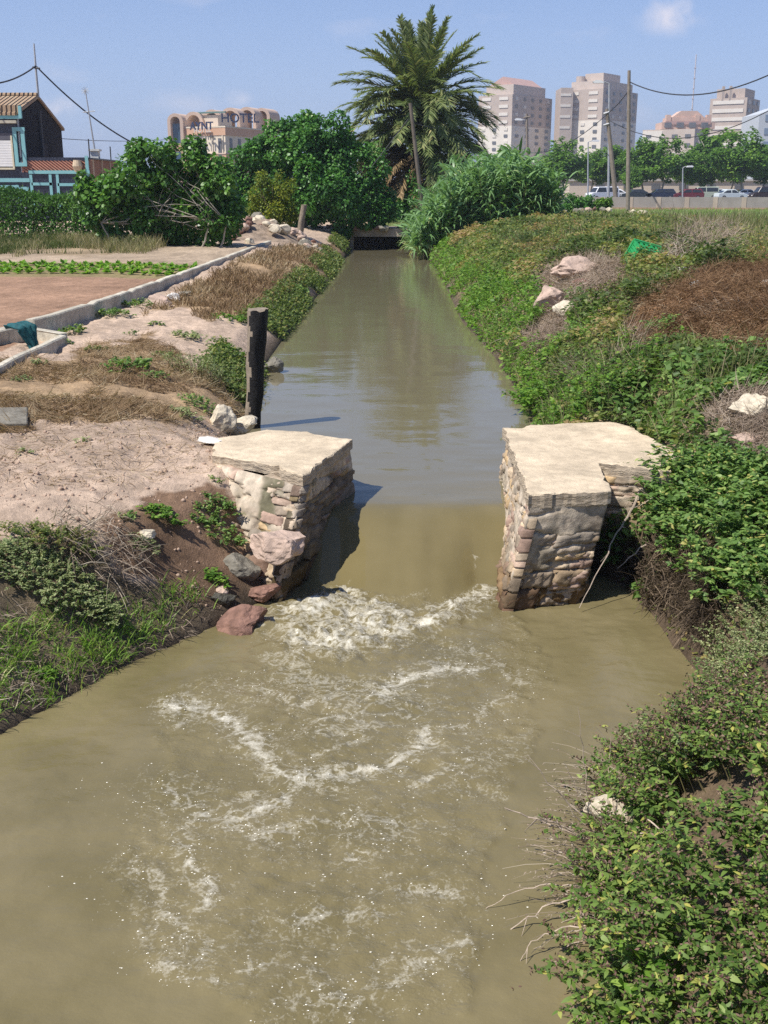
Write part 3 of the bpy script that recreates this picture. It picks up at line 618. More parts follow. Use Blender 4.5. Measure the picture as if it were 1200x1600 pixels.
# ------------------------------------------------------------------ things on the banks
def grock(px, py, w_px, asp, seed, m, label, name="rock", cat="rock", sink=.35, z=None, group=None, hz=.7, rot=0.):
    p = gpt(px, py) if z is None else gz(px, py, z)
    zc = p.y * CT + (EYE - p.z) * ST; s = w_px * zc / F_PX / 2
    return rock(name, (p.x, p.y + s * .4, p.z + s * hz * (1 - 2 * sink) * .7), (s, s * asp, s * hz), seed, m, label, cat, group, (random.Random(seed).uniform(-.3, .3), random.Random(seed + 1).uniform(-.3, .3), rot))
grock(372, 985, 98, .9, 11, M_REDROCK, "big reddish boulder at the water's edge below the brick pier", z=-.5, hz=.62, sink=.30)
grock(412, 935, 60, .9, 12, M_REDROCK, "flat reddish slab of stone wedged under the pier's lower corner", z=-.45, hz=.4, sink=.1)
grock(345, 945, 44, .9, 13, M_DARK, "mossy dark stone between the red boulder and the grassy slope", sink=.2)
grock(380, 900, 66, .9, 14, M_GREY, "grey weathered stone bulging from the dirt at the pier foot", sink=.25)
grock(430, 868, 92, .9, 15, M_PINK, "pale pinkish stone slab sticking out of the pier's front", z=-.02, hz=.5, sink=.1)
grock(228, 842, 30, .8, 16, M_PALE, "small pale stone half sunk in the brown dirt slope", sink=.2)
grock(348, 928, 26, .8, 17, M_PINK, "small pinkish pebble lying above the red boulder")
grock(332, 696, 50, .8, 18, M_WHITE, "flat white chunk of rubble lying on the dirt behind the pier", hz=.35, sink=.1)
grock(345, 672, 52, .8, 19, M_PALE, "tall cream limestone lump leaning at the foot of the charred post", hz=1.05, sink=.15)
grock(372, 684, 66, .8, 20, M_PALE, "yellowish knobbly boulder in front of the charred post", hz=.6, sink=.1)
grock(426, 582, 34, .9, 21, M_GREY, "dark grey stone standing in the canal behind the charred post", z=0, hz=1.0, sink=.25)
grock(250, 480, 40, .7, 22, M_PINK, "squared pinkish block lying beside the concrete ditch", hz=.55, sink=.1)
grock(272, 470, 26, .7, 23, M_WHITE, "small whitish lump beyond the squared block by the ditch", hz=.6, sink=.1)
grock(288, 462, 20, .7, 24, M_GREY, "smallest grey lump at the end of the stones by the ditch", hz=.6, sink=.1)
# right bank
grock(862, 490, 62, .8, 31, M_PINK, "pinkish tan boulder on the right bank slope above the bright weeds", hz=.9, sink=.1)
grock(886, 494, 42, .8, 32, M_PALE, "pale boulder touching the tan one on the right bank slope", hz=.8, sink=.1)
grock(902, 432, 84, .8, 33, M_PINK, "broad pinkish slab among the dry stalks on the right bank", hz=.45, sink=.1)
grock(915, 448, 40, .8, 34, M_REDROCK, "lower reddish slab under the pinkish one in the dry stalks", hz=.4, sink=.1)
grock(1172, 650, 74, .8, 35, M_PALE, "cream fractured limestone at the right edge above the nettles", hz=.62, sink=.1)
grock(1168, 694, 62, .8, 36, M_PINK, "low pinkish rubble just below the cream limestone at the right edge", hz=.35, sink=.1)
grock(1067, 424, 24, .8, 37, M_WHITE, "white splinter of rubble right of the green crate", hz=.4, sink=.1)
grock(1090, 448, 26, .8, 38, M_WHITE, "pale stone at the top edge of the brown thatch heap", hz=.5, sink=.1)
grock(1196, 448, 30, .8, 39, M_WHITE, "pale stone sunk in the brown thatch at the picture's right edge", hz=.5, sink=.1)
grock(955, 1292, 90, .8, 40, M_PALE, "cream rock at the waterline under the foreground bush", z=-.35, hz=.55, sink=.1)
grock(1005, 1225, 64, .8, 41, M_PALE, "second cream rock behind the first under the foreground bush", z=-.25, hz=.6, sink=.1)
# charred post
def tapered_post(name, base, top, r0, r1, m, mtop, seed, n=20, k=28):
    base = Vector(base); top = Vector(top); g = random.Random(seed); ax = (top - base); V = []
    for i in range(k + 1):
        f = i / k; c = base.lerp(top, f) + Vector(((float(f2(np.array([f * 3]), np.array([seed]), 3)[0]) - .5) * .05, 0, 0)); r = r0 + (r1 - r0) * f
        for a in range(n):
            an = 2 * math.pi * a / n; q = float(f3(np.array([math.cos(an) * 2]), np.array([math.sin(an) * 2]), np.array([f * 5]), seed, 3)[0])
            V.append(c + Vector((math.cos(an), math.sin(an), 0)) * r * (.74 + .52 * q) + Vector((0, 0, (g.uniform(-.02, .02) if i == k else 0))))
    Fs = [(i * n + a, i * n + (a + 1) % n, (i + 1) * n + (a + 1) % n, (i + 1) * n + a) for i in range(k) for a in range(n)]
    mb = MB()
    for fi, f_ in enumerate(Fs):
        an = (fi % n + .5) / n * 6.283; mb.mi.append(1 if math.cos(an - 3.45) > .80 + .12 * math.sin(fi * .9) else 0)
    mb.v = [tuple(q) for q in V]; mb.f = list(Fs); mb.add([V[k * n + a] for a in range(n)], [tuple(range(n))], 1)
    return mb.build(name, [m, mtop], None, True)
M_CHAR = plain("charred_wood", (.012, .011, .010), .6, .5, 20, .8, 45, .3)
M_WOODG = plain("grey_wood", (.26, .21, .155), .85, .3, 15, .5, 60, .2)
pb = gz(393, 668, .0); pt = at(404, 484, pb.y + .04)
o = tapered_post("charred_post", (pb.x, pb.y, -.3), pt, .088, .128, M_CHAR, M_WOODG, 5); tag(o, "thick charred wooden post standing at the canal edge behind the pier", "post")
b = gpt(466, 372); o = tapered_post("broken_post", (b.x, b.y, b.z - .2), at(475, 320, b.y), .16, .12, M_WOODG, M_WOODG, 9, k=14); tag(o, "grey weathered stump leaning on the rubble heap beside the canal", "post")
# concrete ditch: two walls
M_CONC = plain("ditch_concrete", (.54, .49, .39), .92, .28, 1.7, .6, 30, .12, var2=(.25, 12), detail=8)
dt = empty("irrigation_ditch", (-5.5, 20, .6)); tag(dt, "pale concrete irrigation ditch running between ploughed field and dry bank", "ditch")
def wall_run(pts, w, zt, zb, m, name, root):
    P0 = [Vector((*p_, zt[i])) for i, p_ in enumerate(pts)]; fine = []
    for a, b in zip(P0[:-1], P0[1:]):
        n = max(1, int((b - a).length / .28)); fine += [a.lerp(b, k / n) for k in range(n)]
    fine.append(P0[-1]); gq = random.Random(len(fine)); pts = [(q.x + gq.gauss(0, .003), q.y) for q in fine]; zt = [q.z + gq.gauss(0, .004) - (.03 if gq.random() < .06 else 0) for q in fine]
    L = []; 
    for i, p_ in enumerate(pts):
        a = Vector(pts[max(i - 1, 0)]); b2 = Vector(pts[min(i + 1, len(pts) - 1)]); e = (b2 - a).normalized(); nr = Vector((e.y, -e.x)) * w / 2; L.append((Vector(p_) - nr, Vector(p_) + nr))
    V = []; 
    for i, (a, b2) in enumerate(L):
        z = zt[i]; V += [(a.x, a.y, zb), (a.x, a.y, z - .02), (a.x + .02, a.y, z), (b2.x - .02, b2.y, z), (b2.x, b2.y, z - .02), (b2.x, b2.y, zb)]
    Fs = [(i * 6 + k, i * 6 + (k + 1) % 6, i * 6 + 6 + (k + 1) % 6, i * 6 + 6 + k) for i in range(len(L) - 1) for k in range(6)]
    Fs += [tuple(range(6)), tuple((len(L) - 1) * 6 + k for k in range(6))[::-1]]
    o = MB().add(V, Fs).build(name, m, None); o.location = Vector((0, 0, 0)); rel(o, root); return o
farw = [(-7.1, 14.0), (-6.35, 16.2), (-5.85, 17.8)] ; farw2 = [(-5.78, 17.9), (-5.60, 19.2), (-5.36, 22.9), (-4.95, 30), (-4.5, 39.3), (-4.3, 42)]
wall_run(farw, .24, [.86, .86, .88], .3, M_CONC, "channel_wall", dt); wall_run(farw2, .16, [.94, .94, .94, .99, 1.06, 1.10], .3, M_CONC, "channel_wall", dt)
wall_run([(-5.6, 10.5), (-5.15, 14.2), (-5.06, 17.2)], .12, [.72, .74, .78], .2, M_CONC, "channel_wall", dt)
wall_run([(-5.78, 17.9), (-5.06, 17.25)], .14, [.80, .80], .2, M_CONC, "cross_wall", dt)
o = MB().box(-.55, .55, -.35, .35, -.05, .05).build("paving_slab", M_GREY, None, bevel=.012); q = gpt(-42, 664); o.location = (q.x, q.y, q.z + .05); o.rotation_euler = (.05, .04, .3); tag(o, "grey flat slab lying on dry straw at the left edge", "slab")
# teal cloth thrown over the ditch wall
q = gz(34, 518, .89); M_TEAL = plain("teal_cloth", (.012, .085, .095), .75, .35, 20, .4, 60, .3)
nu, nv = 34, 46; u, v = np.meshgrid(np.linspace(-1, 1, nu), np.linspace(0, 1, nv)); s = v * 1.0
fx = u * (.19 - .07 * v + .05 * np.sin(v * 6)); drop = np.where(s < .38, 0, (s - .38)) ; yb = np.where(s < .38, s, .38 + (s - .38) * .25)
fold = .05 * np.sin(u * 11 + 2.5 * v + np.sin(v * 5)) + .06 * (f2(u * 4, v * 4, 5, 3) - .5)
cl = np.stack([q.x - .22 + yb * .75 + fx * .35, q.y + .22 - yb * .35 + fx, .895 + .03 + fold * .6 + .05 * np.exp(-((s - .2) / .2) ** 2) - drop * .62], -1)
cl[..., 0] += fold * .8 * (drop > 0)
o = mesh_np("cloth", cl.reshape(-1, 3), grid_faces(nu, nv), M_TEAL, smooth=True); sol = o.modifiers.new("thickness", 'SOLIDIFY'); sol.thickness = .012
tag(o, "crumpled dark teal cloth hanging over the concrete ditch wall", "cloth")
# green plastic crate, tipped on one corner
M_CRATE = plain("green_plastic", (.025, .31, .085), .45, .1, 6, 0, 1, .4)
cr = empty("plastic_crate"); tag(cr, "green plastic crate lying tipped over among weeds on the right bank", "crate")
def crate_side(L, H, name, M):
    mb = MB(); mb.box(0, L, 0, .03, 0, .05); mb.box(0, L, 0, .03, H - .06, H); n = 5
    mb.box(0, L, -.012, .042, H - .03, H + .012)
    for i in range(n + 1): x = i * (L - .045) / n; mb.box(x, x + .045, .002, .028, .05, H - .06)
    mb.box(0.0, L, .004, .026, H * .45, H * .55)
    o = mb.build(name, M_CRATE, cr); o.matrix_local = M; return o
from mathutils import Matrix
Lx, Ly, Hh = .60, .40, .32
crate_side(Lx, Hh, "side_panel", Matrix.Translation((0, 0, 0))); crate_side(Lx, Hh, "side_panel", Matrix.Translation((0, Ly - .03, 0)))
crate_side(Ly - .06, Hh, "end_panel", Matrix.Translation((.03, .03, 0)) @ Matrix.Rotation(R(90), 4, 'Z')); crate_side(Ly - .06, Hh, "end_panel", Matrix.Translation((Lx, .03, 0)) @ Matrix.Rotation(R(90), 4, 'Z'))
MB().box(.03, Lx - .03, .03, Ly - .03, .01, .03).build("bottom_panel", M_CRATE, cr)
q = gpt(1020, 414); cr.location = (q.x - .28, q.y, q.z + .34); cr.scale = (1.15, 1.15, 1.15); cr.rotation_euler = (R(-62), R(14), R(20))
# rubble heap and little bridge at the canal's far end
M_RUB = plain("rubble_mortar", (.42, .34, .27), .95, .3, 3, .7, 12, .1)
fb = empty("footbridge", (0, 58, .4)); tag(fb, "low rubble covered footbridge over the canal's dark far culvert", "bridge")
rel(MB().prism([(-6, 56.6), (3.4, 57.0), (3.6, 61.5), (-6, 61.5)], .62, 1.02).build("deck", M_RUB, None), fb)
rel(MB().box(-4.5, -1.55, 56.9, 61, -.8, .66).build("abutment", M_RUB, None), fb); rel(MB().box(1.35, 3.6, 57.2, 61, -.8, .66).build("abutment", M_RUB, None), fb)
M_BLACK = plain("culvert_shade", (.012, .010, .008), .95, .2, 3)
rel(MB().box(-1.6, 1.4, 60.6, 60.9, -.8, .63).build("culvert_shade_panel", M_BLACK, None), fb)  # near-black panel: the shade inside the culvert put into colour
rg = random.Random(3); RUBN = 0
KINDS = [(M_PALE, "cream"), (M_PINK, "pinkish"), (M_GREY, "grey"), (M_REDROCK, "reddish")]
protos = {}
def rubble(P, n, label_of, group, smin, smax, spread):
    for i in range(n):
        mk, cn = rg.choice(KINDS); key = (cn, i % 3)
        x, y = P[0] + rg.gauss(0, spread[0]), P[1] + rg.gauss(0, spread[1]); zz = float(ground(np.array([x]), np.array([y]))[0])
        hh = P[2] * math.exp(-((x - P[0]) / spread[0]) ** 2 / 2 - ((y - P[1]) / spread[1]) ** 2 / 2) if P[2] < 9 else 0
        s = rg.uniform(smin, smax)
        if key not in protos: o = rock("rubble_stone", (0, 0, 0), (1, .8, .6), 60 + len(protos), mk, "x", sub=2); protos[key] = o
        else: o = protos[key].copy(); COL.objects.link(o)
        o.location = (x, y, (zz if len(P) < 4 else P[3]) + hh * rg.uniform(.7, 1.1)); o.scale = (s, s, s); o.rotation_euler = (rg.uniform(-.5, .5), rg.uniform(-.5, .5), rg.uniform(0, 6)); tag(o, label_of(cn), "rubble", group)
rubble((-5.1, 45.5, .75), 70, lambda c: "%s broken stone in the rubble heap beside the leaning stump" % c, "stones of the rubble heap", .10, .38, (1.25, 1.6))
rubble((-1.6, 57.2, .0, 1.05), 46, lambda c: "%s stone lying on the deck of the little footbridge" % c, "stones on the footbridge", .10, .28, (2.0, .35))
mnd = MB(); 
gx, gy = np.meshgrid(np.linspace(-8.2, -2.3, 50), np.linspace(42.3, 50, 50)); gzv = ground(gx.ravel(), gy.ravel()) - .05 + .85 * np.exp(-(((gx.ravel() + 5.1) / 1.3) ** 2 + ((gy.ravel() - 45.8) / 1.7) ** 2)) * (.7 + .6 * f2(gx.ravel() * 2, gy.ravel() * 2, 4, 4))
o = mesh_np("rubble_mound", np.stack([gx.ravel(), gy.ravel(), gzv], 1), grid_faces(50, 50), plain("mound_earth", (.30, .23, .17), .95, .4, 3, .8, 9, .1), smooth=False); tag(o, kind='structure'); 
# rusty barrier and brick pillar on the bridge
M_RUST = plain("rusty_yellow_paint", (.42, .25, .05), .7, .35, 5); M_BRICKP = plain("pink_brick", (.42, .27, .20), .9, .25, 6, .4, 30, .1)
bar = empty("barrier", (-.1, 58, 1.0)); tag(bar, "rusty yellow tubular barrier standing on the little footbridge", "barrier")
A = [at(540, 352, 58.5), at(540, 331, 58.5), at(597, 330, 58.5), at(597, 350, 58.5)]
rel(MB().tube(A, .05).build("frame", M_RUST, None), bar); rel(MB().tube([at(540, 342, 58.5), at(597, 341, 58.5)], .035).build("rail", M_RUST, None), bar)
a = at(575, 349, 58.2); o = MB().box(a.x, a.x + .55, 58.0, 58.5, 1.0, 1.68).box(a.x - .04, a.x + .59, 57.96, 58.54, 1.68, 1.76).build("brick_pillar", M_BRICKP, None); tag(o, "short pink brick pillar on the footbridge beside the barrier", "pillar")

# ------------------------------------------------------------------ utility poles and cables
M_POLE = plain("pole_wood", (.25, .21, .17), .9, .2, 3); M_METAL = plain("galvanised", (.42, .43, .44), .5, .1, 4, metal=.3); M_CABLE = plain("cable_rubber", (.05, .05, .055), .6, 0)
def pole(top, bot, Y, r, label, m=M_POLE, extra=None, name="utility_pole", cat="pole"):
    b = at(*bot, Y); t_ = at(*top, Y); b2 = Vector((b.x, b.y, float(ground(np.array([b.x]), np.array([b.y]))[0]) - .3)); b2.x = b.x + (t_.x - b.x) * (b2.z - b.z) / (t_.z - b.z)
    root = empty(name, b2); tag(root, label, cat); rel(MB().tube([b2, b2.lerp(t_, .5), t_], [r, r * .9, r * .72], 8).build("post", m, None), root); return root, t_
pa, ta = pole((641, 161), (655, 283), 56, .115, "grey wooden pole leaning in front of the big palm", plain("dark_pole_wood", (.15, .125, .10), .9, .2, 3))
st1 = MB().tube([at(638, 186, 55.9), at(580, 262, 55.9)], .02, 4).build("stay_wire", M_CABLE, None); rel(st1, pa)
pb_, tb = pole((983, 110), (981, 322), 84, .16, "tallest straight wooden pole before the plane trees")
pc, tc_ = pole((948, 170), (963, 318), 92, .20, "leaning grey pole left of the tallest straight pole")
for z_ in (178, 196): rel(MB().tube([at(943, z_, 91.9), at(952, z_ - 3, 91.9)], .09, 5).build("insulator", M_METAL, None), pc)
pd, td = pole((823, 178), (824, 262), 120, .17, "distant slim wooden pole with fittings rising behind the reeds")
rel(MB().tube([at(818, 184, 119.9), at(829, 182, 119.9)], .07, 5).build("crossarm", M_POLE, None), pd)
def cable(a, b, sag, r, label, group=None):
    a = Vector(a); b = Vector(b); pts = [a.lerp(b, i / 24) - Vector((0, 0, sag * 4 * (i / 24) * (1 - i / 24))) for i in range(25)]
    o = MB().tube(pts, r, 5).build("overhead_cable", M_CABLE, None, True); tag(o, label, "cable"); return o
cable(at(984, 128, 83.9), at(1330, 40, 60), 1.9, .042, "thick sagging black cable from the tallest pole out to the right edge")
cable(at(949, 186, 91.8), at(1240, 150, 70), 1.9, .03, "thin sagging cable from the leaning pole towards the right edge")
cable(at(982, 142, 84.1), at(948, 178, 91.8), .15, .035, "short cable joining the tallest pole and the leaning pole")
cable(at(947, 180, 92.2), at(824, 238, 119.8), .9, .03, "sagging cable dropping left from the leaning pole to the distant slim pole")
cable(at(648, 193, 55.9), at(735, 205, 75), .12, .02, "short pale cable running right from the pole by the palm")
# street lamps
def lamp(px, ptop, pbot, Y, label, side=-1):
    b = at(px, pbot, Y); t_ = at(px, ptop, Y); root = empty("street_lamp", (b.x, b.y, 1.35)); tag(root, label, "street lamp", "street lamps by the plane trees")
    rel(MB().tube([Vector((b.x, b.y, 1.3)), t_], [.11, .07], 8).build("post", M_METAL, None), root)
    rel(MB().tube([t_, t_ + Vector((side * .3, 0, .12)), t_ + Vector((side * .6, 0, .14))], .05, 6).build("arm", M_METAL, None), root)
    hd = MB().extr([(-.5, 0), (.35, 0), (.42, .12), (.2, .24), (-.3, .2)], t_ + Vector((side * .95, -.18, .05)), (side, 0, 0), (0, 0, 1), (0, .36, 0)).build("lamp_head", M_WHITEP, None); rel(hd, root)
M_WHITEP = plain("white_paint", (.8, .8, .78), .4, .05, 3)
lamp(823, 189, 300, 128, "street lamp with white head left of the distant slim pole", -1)
lamp(919, 222, 305, 140, "thin metal street lamp before the beige wall left of the leaning pole", 1)
lamp(952, 131, 300, 96, "tall lamp with bright white head in front of the second tower", -1)
lamp(1067, 262, 305, 150, "short street lamp among the trees behind the parked red car", 1)
# tall thin radio mast far off
o = MB(); a = at(1088, 85, 700); o.tube([(a.x, 700, 1), (a.x, 700, a.z)], [.55, .3], 4)
for k in range(12): z_ = 8 + k * (a.z - 10) / 12; o.box(a.x - .6, a.x + .6, 699.6, 700.4, z_, z_ + .5)
o = o.build("radio_mast", plain("mast_paint", (.55, .5, .5), .6, .1), None); tag(o, "very thin radio mast rising into the sky between two towers", "mast")

# ------------------------------------------------------------------ buildings
_wr = random.Random(12)
def facade_windows(root, p0, p1, z0, z1, cols, rows, ww, wh, m, name="window", proud=.06, skip=None, band=None, meshes={}):
    p0 = Vector(p0); p1 = Vector(p1); e = (p1 - p0); L = e.length; e.normalize(); nr = Vector((e.y, -e.x))
    key = (round(ww, 2), round(wh, 2), m.name)
    if key not in meshes:
        mb = MB(); mb.box(-ww / 2, ww / 2, -.25, 0, 0, wh, 0); meshes[key] = mb
    for r in range(rows):
        for c in range(cols):
            if skip and skip(r, c): continue
            q = p0 + e * ((c + .5) / cols * L) + nr * proud; z = z0 + (r + .5) / rows * (z1 - z0) - wh / 2
            m_ = M_BAND if (name == 'window' and m is M_WIN and _wr.random() < .34) else m
            k2 = ('me',) + key + (m_.name,)
            if k2 not in meshes: o = meshes[key].build(name, m_, None); meshes[k2] = o.data
            else: o = bpy.data.objects.new(name, meshes[k2]); COL.objects.link(o)
            o.parent = root; o.location = Vector((q.x, q.y, z)) - root.location; o.rotation_euler = (0, 0, math.atan2(e.y, e.x))
def block(root, name, foot, z0, z1, m): return rel(MB().prism(foot, z0, z1).build(name, m, None), root)
M_TCREAM = plain("tower_cream", (.76, .69, .59), .9, .06, .2); M_TBRICK = plain("tower_brick", (.49, .40, .335), .9, .08, .3); M_TTAN = plain("tower_tan", (.54, .45, .38), .9, .06, .3)
M_WIN = plain("window_dark", (.14, .14, .145), .25, .2, .5, spec=.5); M_BAND = plain("balcony_white", (.72, .66, .58), .85, .05, .5); M_ROOFP = plain("pink_roof_tile", (.50, .32, .27), .9, .1, .4)
def tower(label, pxc, pxl, pxr, pytop, Y, ang, split, cols, name="apartment_tower", topm=M_TBRICK):
    C0 = at(pxc, pytop, Y); s = (Y * CT - (C0.z - EYE) * ST) / F_PX * 1.06
    lw = (pxc - pxl) * s; rw = (pxr - pxc) * s
    ca, sa = math.cos(ang), math.sin(ang)
    Ll = lw / ca; Lr = rw / sa
    c0 = Vector((C0.x, Y)); cl_ = c0 + Vector((-ca, sa)) * Ll; cr_ = c0 + Vector((sa, ca)) * Lr; cb = cl_ + (cr_ - c0)
    root = empty(name, (C0.x, Y, 1.3)); tag(root, label, "tower block", "apartment towers on the skyline")
    zt = C0.z; zs = zt - (zt - 1.3) * split
    foot = [tuple(c0), tuple(cr_), tuple(cb), tuple(cl_)]
    block(root, "lower_walls", foot, 1.2, zs, M_TCREAM); block(root, "upper_walls", foot, zs + .004, zt, topm)
    return root, c0, cl_, cr_, cb, zs, zt
t1, c0, cl_, cr_, cb, zs, zt = tower("cream apartment tower with pink sloping penthouse roof, nearest to the palm", 801, 754, 873, 147, 600, R(38), .32, 3)
facade_windows(t1, cl_, c0, zs - 23, zs, 3, 7, 2.2, 1.4, M_WIN); facade_windows(t1, cl_, c0, zs, zt, 2, 4, 5.4, 1.5, M_BAND, "balcony"); facade_windows(t1, c0, cr_, zs - 23, zs, 4, 7, 3.2, 1.5, M_WIN); facade_windows(t1, c0, cr_, zs, zt, 5, 4, 2.4, 1.6, M_WIN)
def inset(c0, cl_, cr_, k):
    a = (cl_ - c0); b = (cr_ - c0); return [c0 + a * k + b * k, c0 + a * k + b * (1 - k), c0 + a * (1 - k) + b * (1 - k), c0 + a * (1 - k) + b * k]
f_ = inset(c0, cl_, cr_, .10); block(t1, "penthouse", [tuple(q) for q in f_], zt + .01, zt + 5.2, M_TTAN)
f_ = inset(c0, cl_, cr_, .14); mb = MB(); z_ = zt + 5.2; a, b, c, d = f_; ma = a.lerp(d, .45); mbv = b.lerp(c, .45)
mb.add([(*a, z_), (*b, z_), (*c, z_), (*d, z_), (*ma, z_ + 4.2), (*mbv, z_ + 4.2)], [(0, 1, 5, 4), (2, 3, 4, 5), (0, 4, 3), (1, 2, 5), (0, 3, 2, 1)]); rel(mb.build("roof", M_ROOFP, None), t1)
t2, c0, cl_, cr_, cb, zs, zt = tower("tallest apartment tower with brick upper storeys behind the poles", 943, 893, 1014, 138, 600, R(38), .30, 3)
facade_windows(t2, cl_, c0, zs - 30, zs, 3, 8, 2.3, 1.5, M_WIN); facade_windows(t2, cl_, c0, zs, zt, 2, 4, 5.2, 1.5, M_BAND, "balcony"); facade_windows(t2, c0, cr_, zs - 27, zs, 4, 7, 2.6, 1.4, M_WIN); facade_windows(t2, c0, cr_, zs, zt, 5, 4, 2.3, 1.7, M_WIN)
a = at(877, 140, 606); e_ = at(893, 140, 606); block(t2, "brick_wing", [(a.x, 606), (e_.x + 1, 606), (e_.x + 1, 625), (a.x, 625)], 1.2, at(868, 137, 606).z, M_TBRICK)
for k in range(4): z_ = at(868, 150 + k * 17, 606).z; block(t2, "wing_band", [(a.x - .1, 605.8), (e_.x - .05, 605.8), (e_.x - .05, 605.99), (a.x - .1, 605.99)], z_, z_ + 1.2, M_BAND)
f_ = inset(c0, cl_, cr_, .08); block(t2, "penthouse", [tuple(q) for q in f_], zt + .01, zt + 4.2, M_TTAN)
f_ = inset(c0, cl_, cr_, .26); block(t2, "roof_house", [tuple(q) for q in f_], zt + 4.21, zt + 8.6, M_TTAN)
for u_, v_, r_ in ((.2, .8, 2.4), (.32, .75, 1.8)):
    q = c0 + (cl_ - c0) * v_ + (cr_ - c0) * u_; mb = MB(); mb.tube([(q.x, q.y, zt + 4), (q.x, q.y, zt + 7.2)], r_, 12); rel(mb.build("roof_drum", M_TBRICK, None), t2)
t3, c0, cl_, cr_, cb, zs, zt = tower("red brick tower with white balcony bands at the right", 1168, 1122, 1206, 152, 560, R(33), .92, 3, topm=M_TBRICK)
facade_windows(t3, cl_, c0, zt - 31, zt, 1, 8, 15.0, 1.7, M_BAND, "balcony"); facade_windows(t3, c0, cr_, zt - 31, zt, 3, 8, 3.2, 1.9, M_WIN)
f_ = inset(c0, cl_, cr_, .12); block(t3, "penthouse", [tuple(q) for q in f_], zt + .01, zt + 4.4, M_TBRICK)
for k in (.3, .5): q = cl_.lerp(c0, k); block(t3, "brick_fin", [(q.x, q.y - .6), (q.x + 1.2, q.y - .6), (q.x + 1.2, q.y + .5), (q.x, q.y + .5)], zt - 1, zt + 5.5, M_TBRICK)
# lower block with stepped roofs
t4, c0, cl_, cr_, cb, zs, zt = tower("lower brown apartment block with stepped gabled roof between two towers", 1086, 1018, 1125, 201, 500, R(30), .9, 3, "apartment_block", topm=M_TTAN)
facade_windows(t4, cl_, c0, zt - 16, zt - 1, 4, 4, 2.4, 1.4, M_WIN); facade_windows(t4, c0, cr_, zt - 16, zt - 1, 3, 4, 2.8, 2.0, M_WIN)
a = cl_.lerp(c0, .0); b = cl_.lerp(c0, .38); block(t4, "cream_wing", [(a.x, a.y - .3), (b.x, b.y - .3), (b.x + 3, b.y + 6), (a.x + 3, a.y + 6)], zt - 7, zt - .6, M_BAND)
q0 = at(1034, 198, 512); q1 = at(1117, 198, 512); z0_ = at(1018, 198, 512).z; z1_ = at(1060, 183, 512).z; z2_ = at(1060, 173, 512).z
mb = MB(); W_ = q1.x - q0.x; hh = z2_ - z0_; mb.box(q0.x, q0.x + W_, 512, 524, z0_ - 1, z0_ + hh * .28).box(q0.x + W_ * .12, q0.x + W_ * .9, 512.5, 523, z0_ + hh * .281, z0_ + hh * .6); mb.extr([(0, 0), (W_ * .6, 0), (W_ * .46, hh * .4), (W_ * .16, hh * .4)], (q0.x + W_ * .2, 513, z0_ + hh * .601), (1, 0, 0), (0, 0, 1), (0, 8, 0)); [mb.box(q0.x + W_ * k, q0.x + W_ * k + 2.0, 512.2, 515, z0_ + hh * .3, z0_ + hh * .75) for k in (.08, .62, .84)]; rel(mb.build("stepped_roof", plain("attic_peach", (.60, .42, .33), .9, .1, .3), None), t4)
a = at(1040, 190, 511.9); block(t4, "attic_band", [(a.x, 511.6), (a.x + 20, 511.6), (a.x + 20, 511.95), (a.x, 511.95)], a.z - 1.2, a.z + .2, M_ROOFP)
for k in range(4): a = at(1038 + k * 19, 196, 511.5); block(t4, "dormer", [(a.x, 510.6), (a.x + 3, 510.6), (a.x + 3, 511.6), (a.x, 511.6)], a.z - 1, a.z + 1.2, M_WIN)
# pale glazed building at the right edge
gl = empty("glazed_building", (at(1200, 300, 420).x, 420, 1.3)); tag(gl, "pale blue glazed building with curved roof cut by the right edge", "building")
a = at(1187, 178, 420); mb = MB(); prof = [(0, 0)] + [(26 * k / 10, (a.z - 1.3) + 5.0 * math.sin(math.pi * .62 * k / 10)) for k in range(11)] + [(26, 0)]
rel(mb.extr(prof, (a.x, 420, 1.3), (1, 0, 0), (0, 0, 1), (0, 20, 0)).build("walls", plain("pale_panel", (.50, .53, .56), .7, .05), None), gl)
for k in range(5): z_ = a.z - 2.5 - k * 4.6; rel(MB().box(a.x + 2.2, a.x + 9, 419.8, 419.95, z_, z_ + 2.2).build("window", plain("sky_glass", (.18, .24, .32), .15, 0, spec=.6) if k == 0 else bpy.data.materials["sky_glass"], None), gl)
# beige hall behind the trees
hl = empty("storage_hall", (at(950, 300, 215).x, 215, 1.3)); tag(hl, "long low beige hall behind the parked cars and plane trees", "building")
M_BEIGE = plain("beige_wall", (.62, .52, .42), .9, .08, .2); a = at(890, 283, 215); b = at(1260, 283, 215)
rel(MB().box(a.x, b.x, 215, 222, 1.2, a.z).build("walls", M_BEIGE, None), hl); rel(MB().box(a.x - .3, b.x + .3, 214.7, 222.3, a.z + .002, a.z + .35).build("roof_edge", plain("hall_trim", (.5, .46, .42), .8, .1), None), hl)
for k in range(7): q = a.x + 5 + k * (b.x - a.x - 8) / 7; rel(MB().box(q, q + 1.6, 214.85, 214.99, a.z - 1.5, a.z - .6).build("window", M_WIN, None), hl)
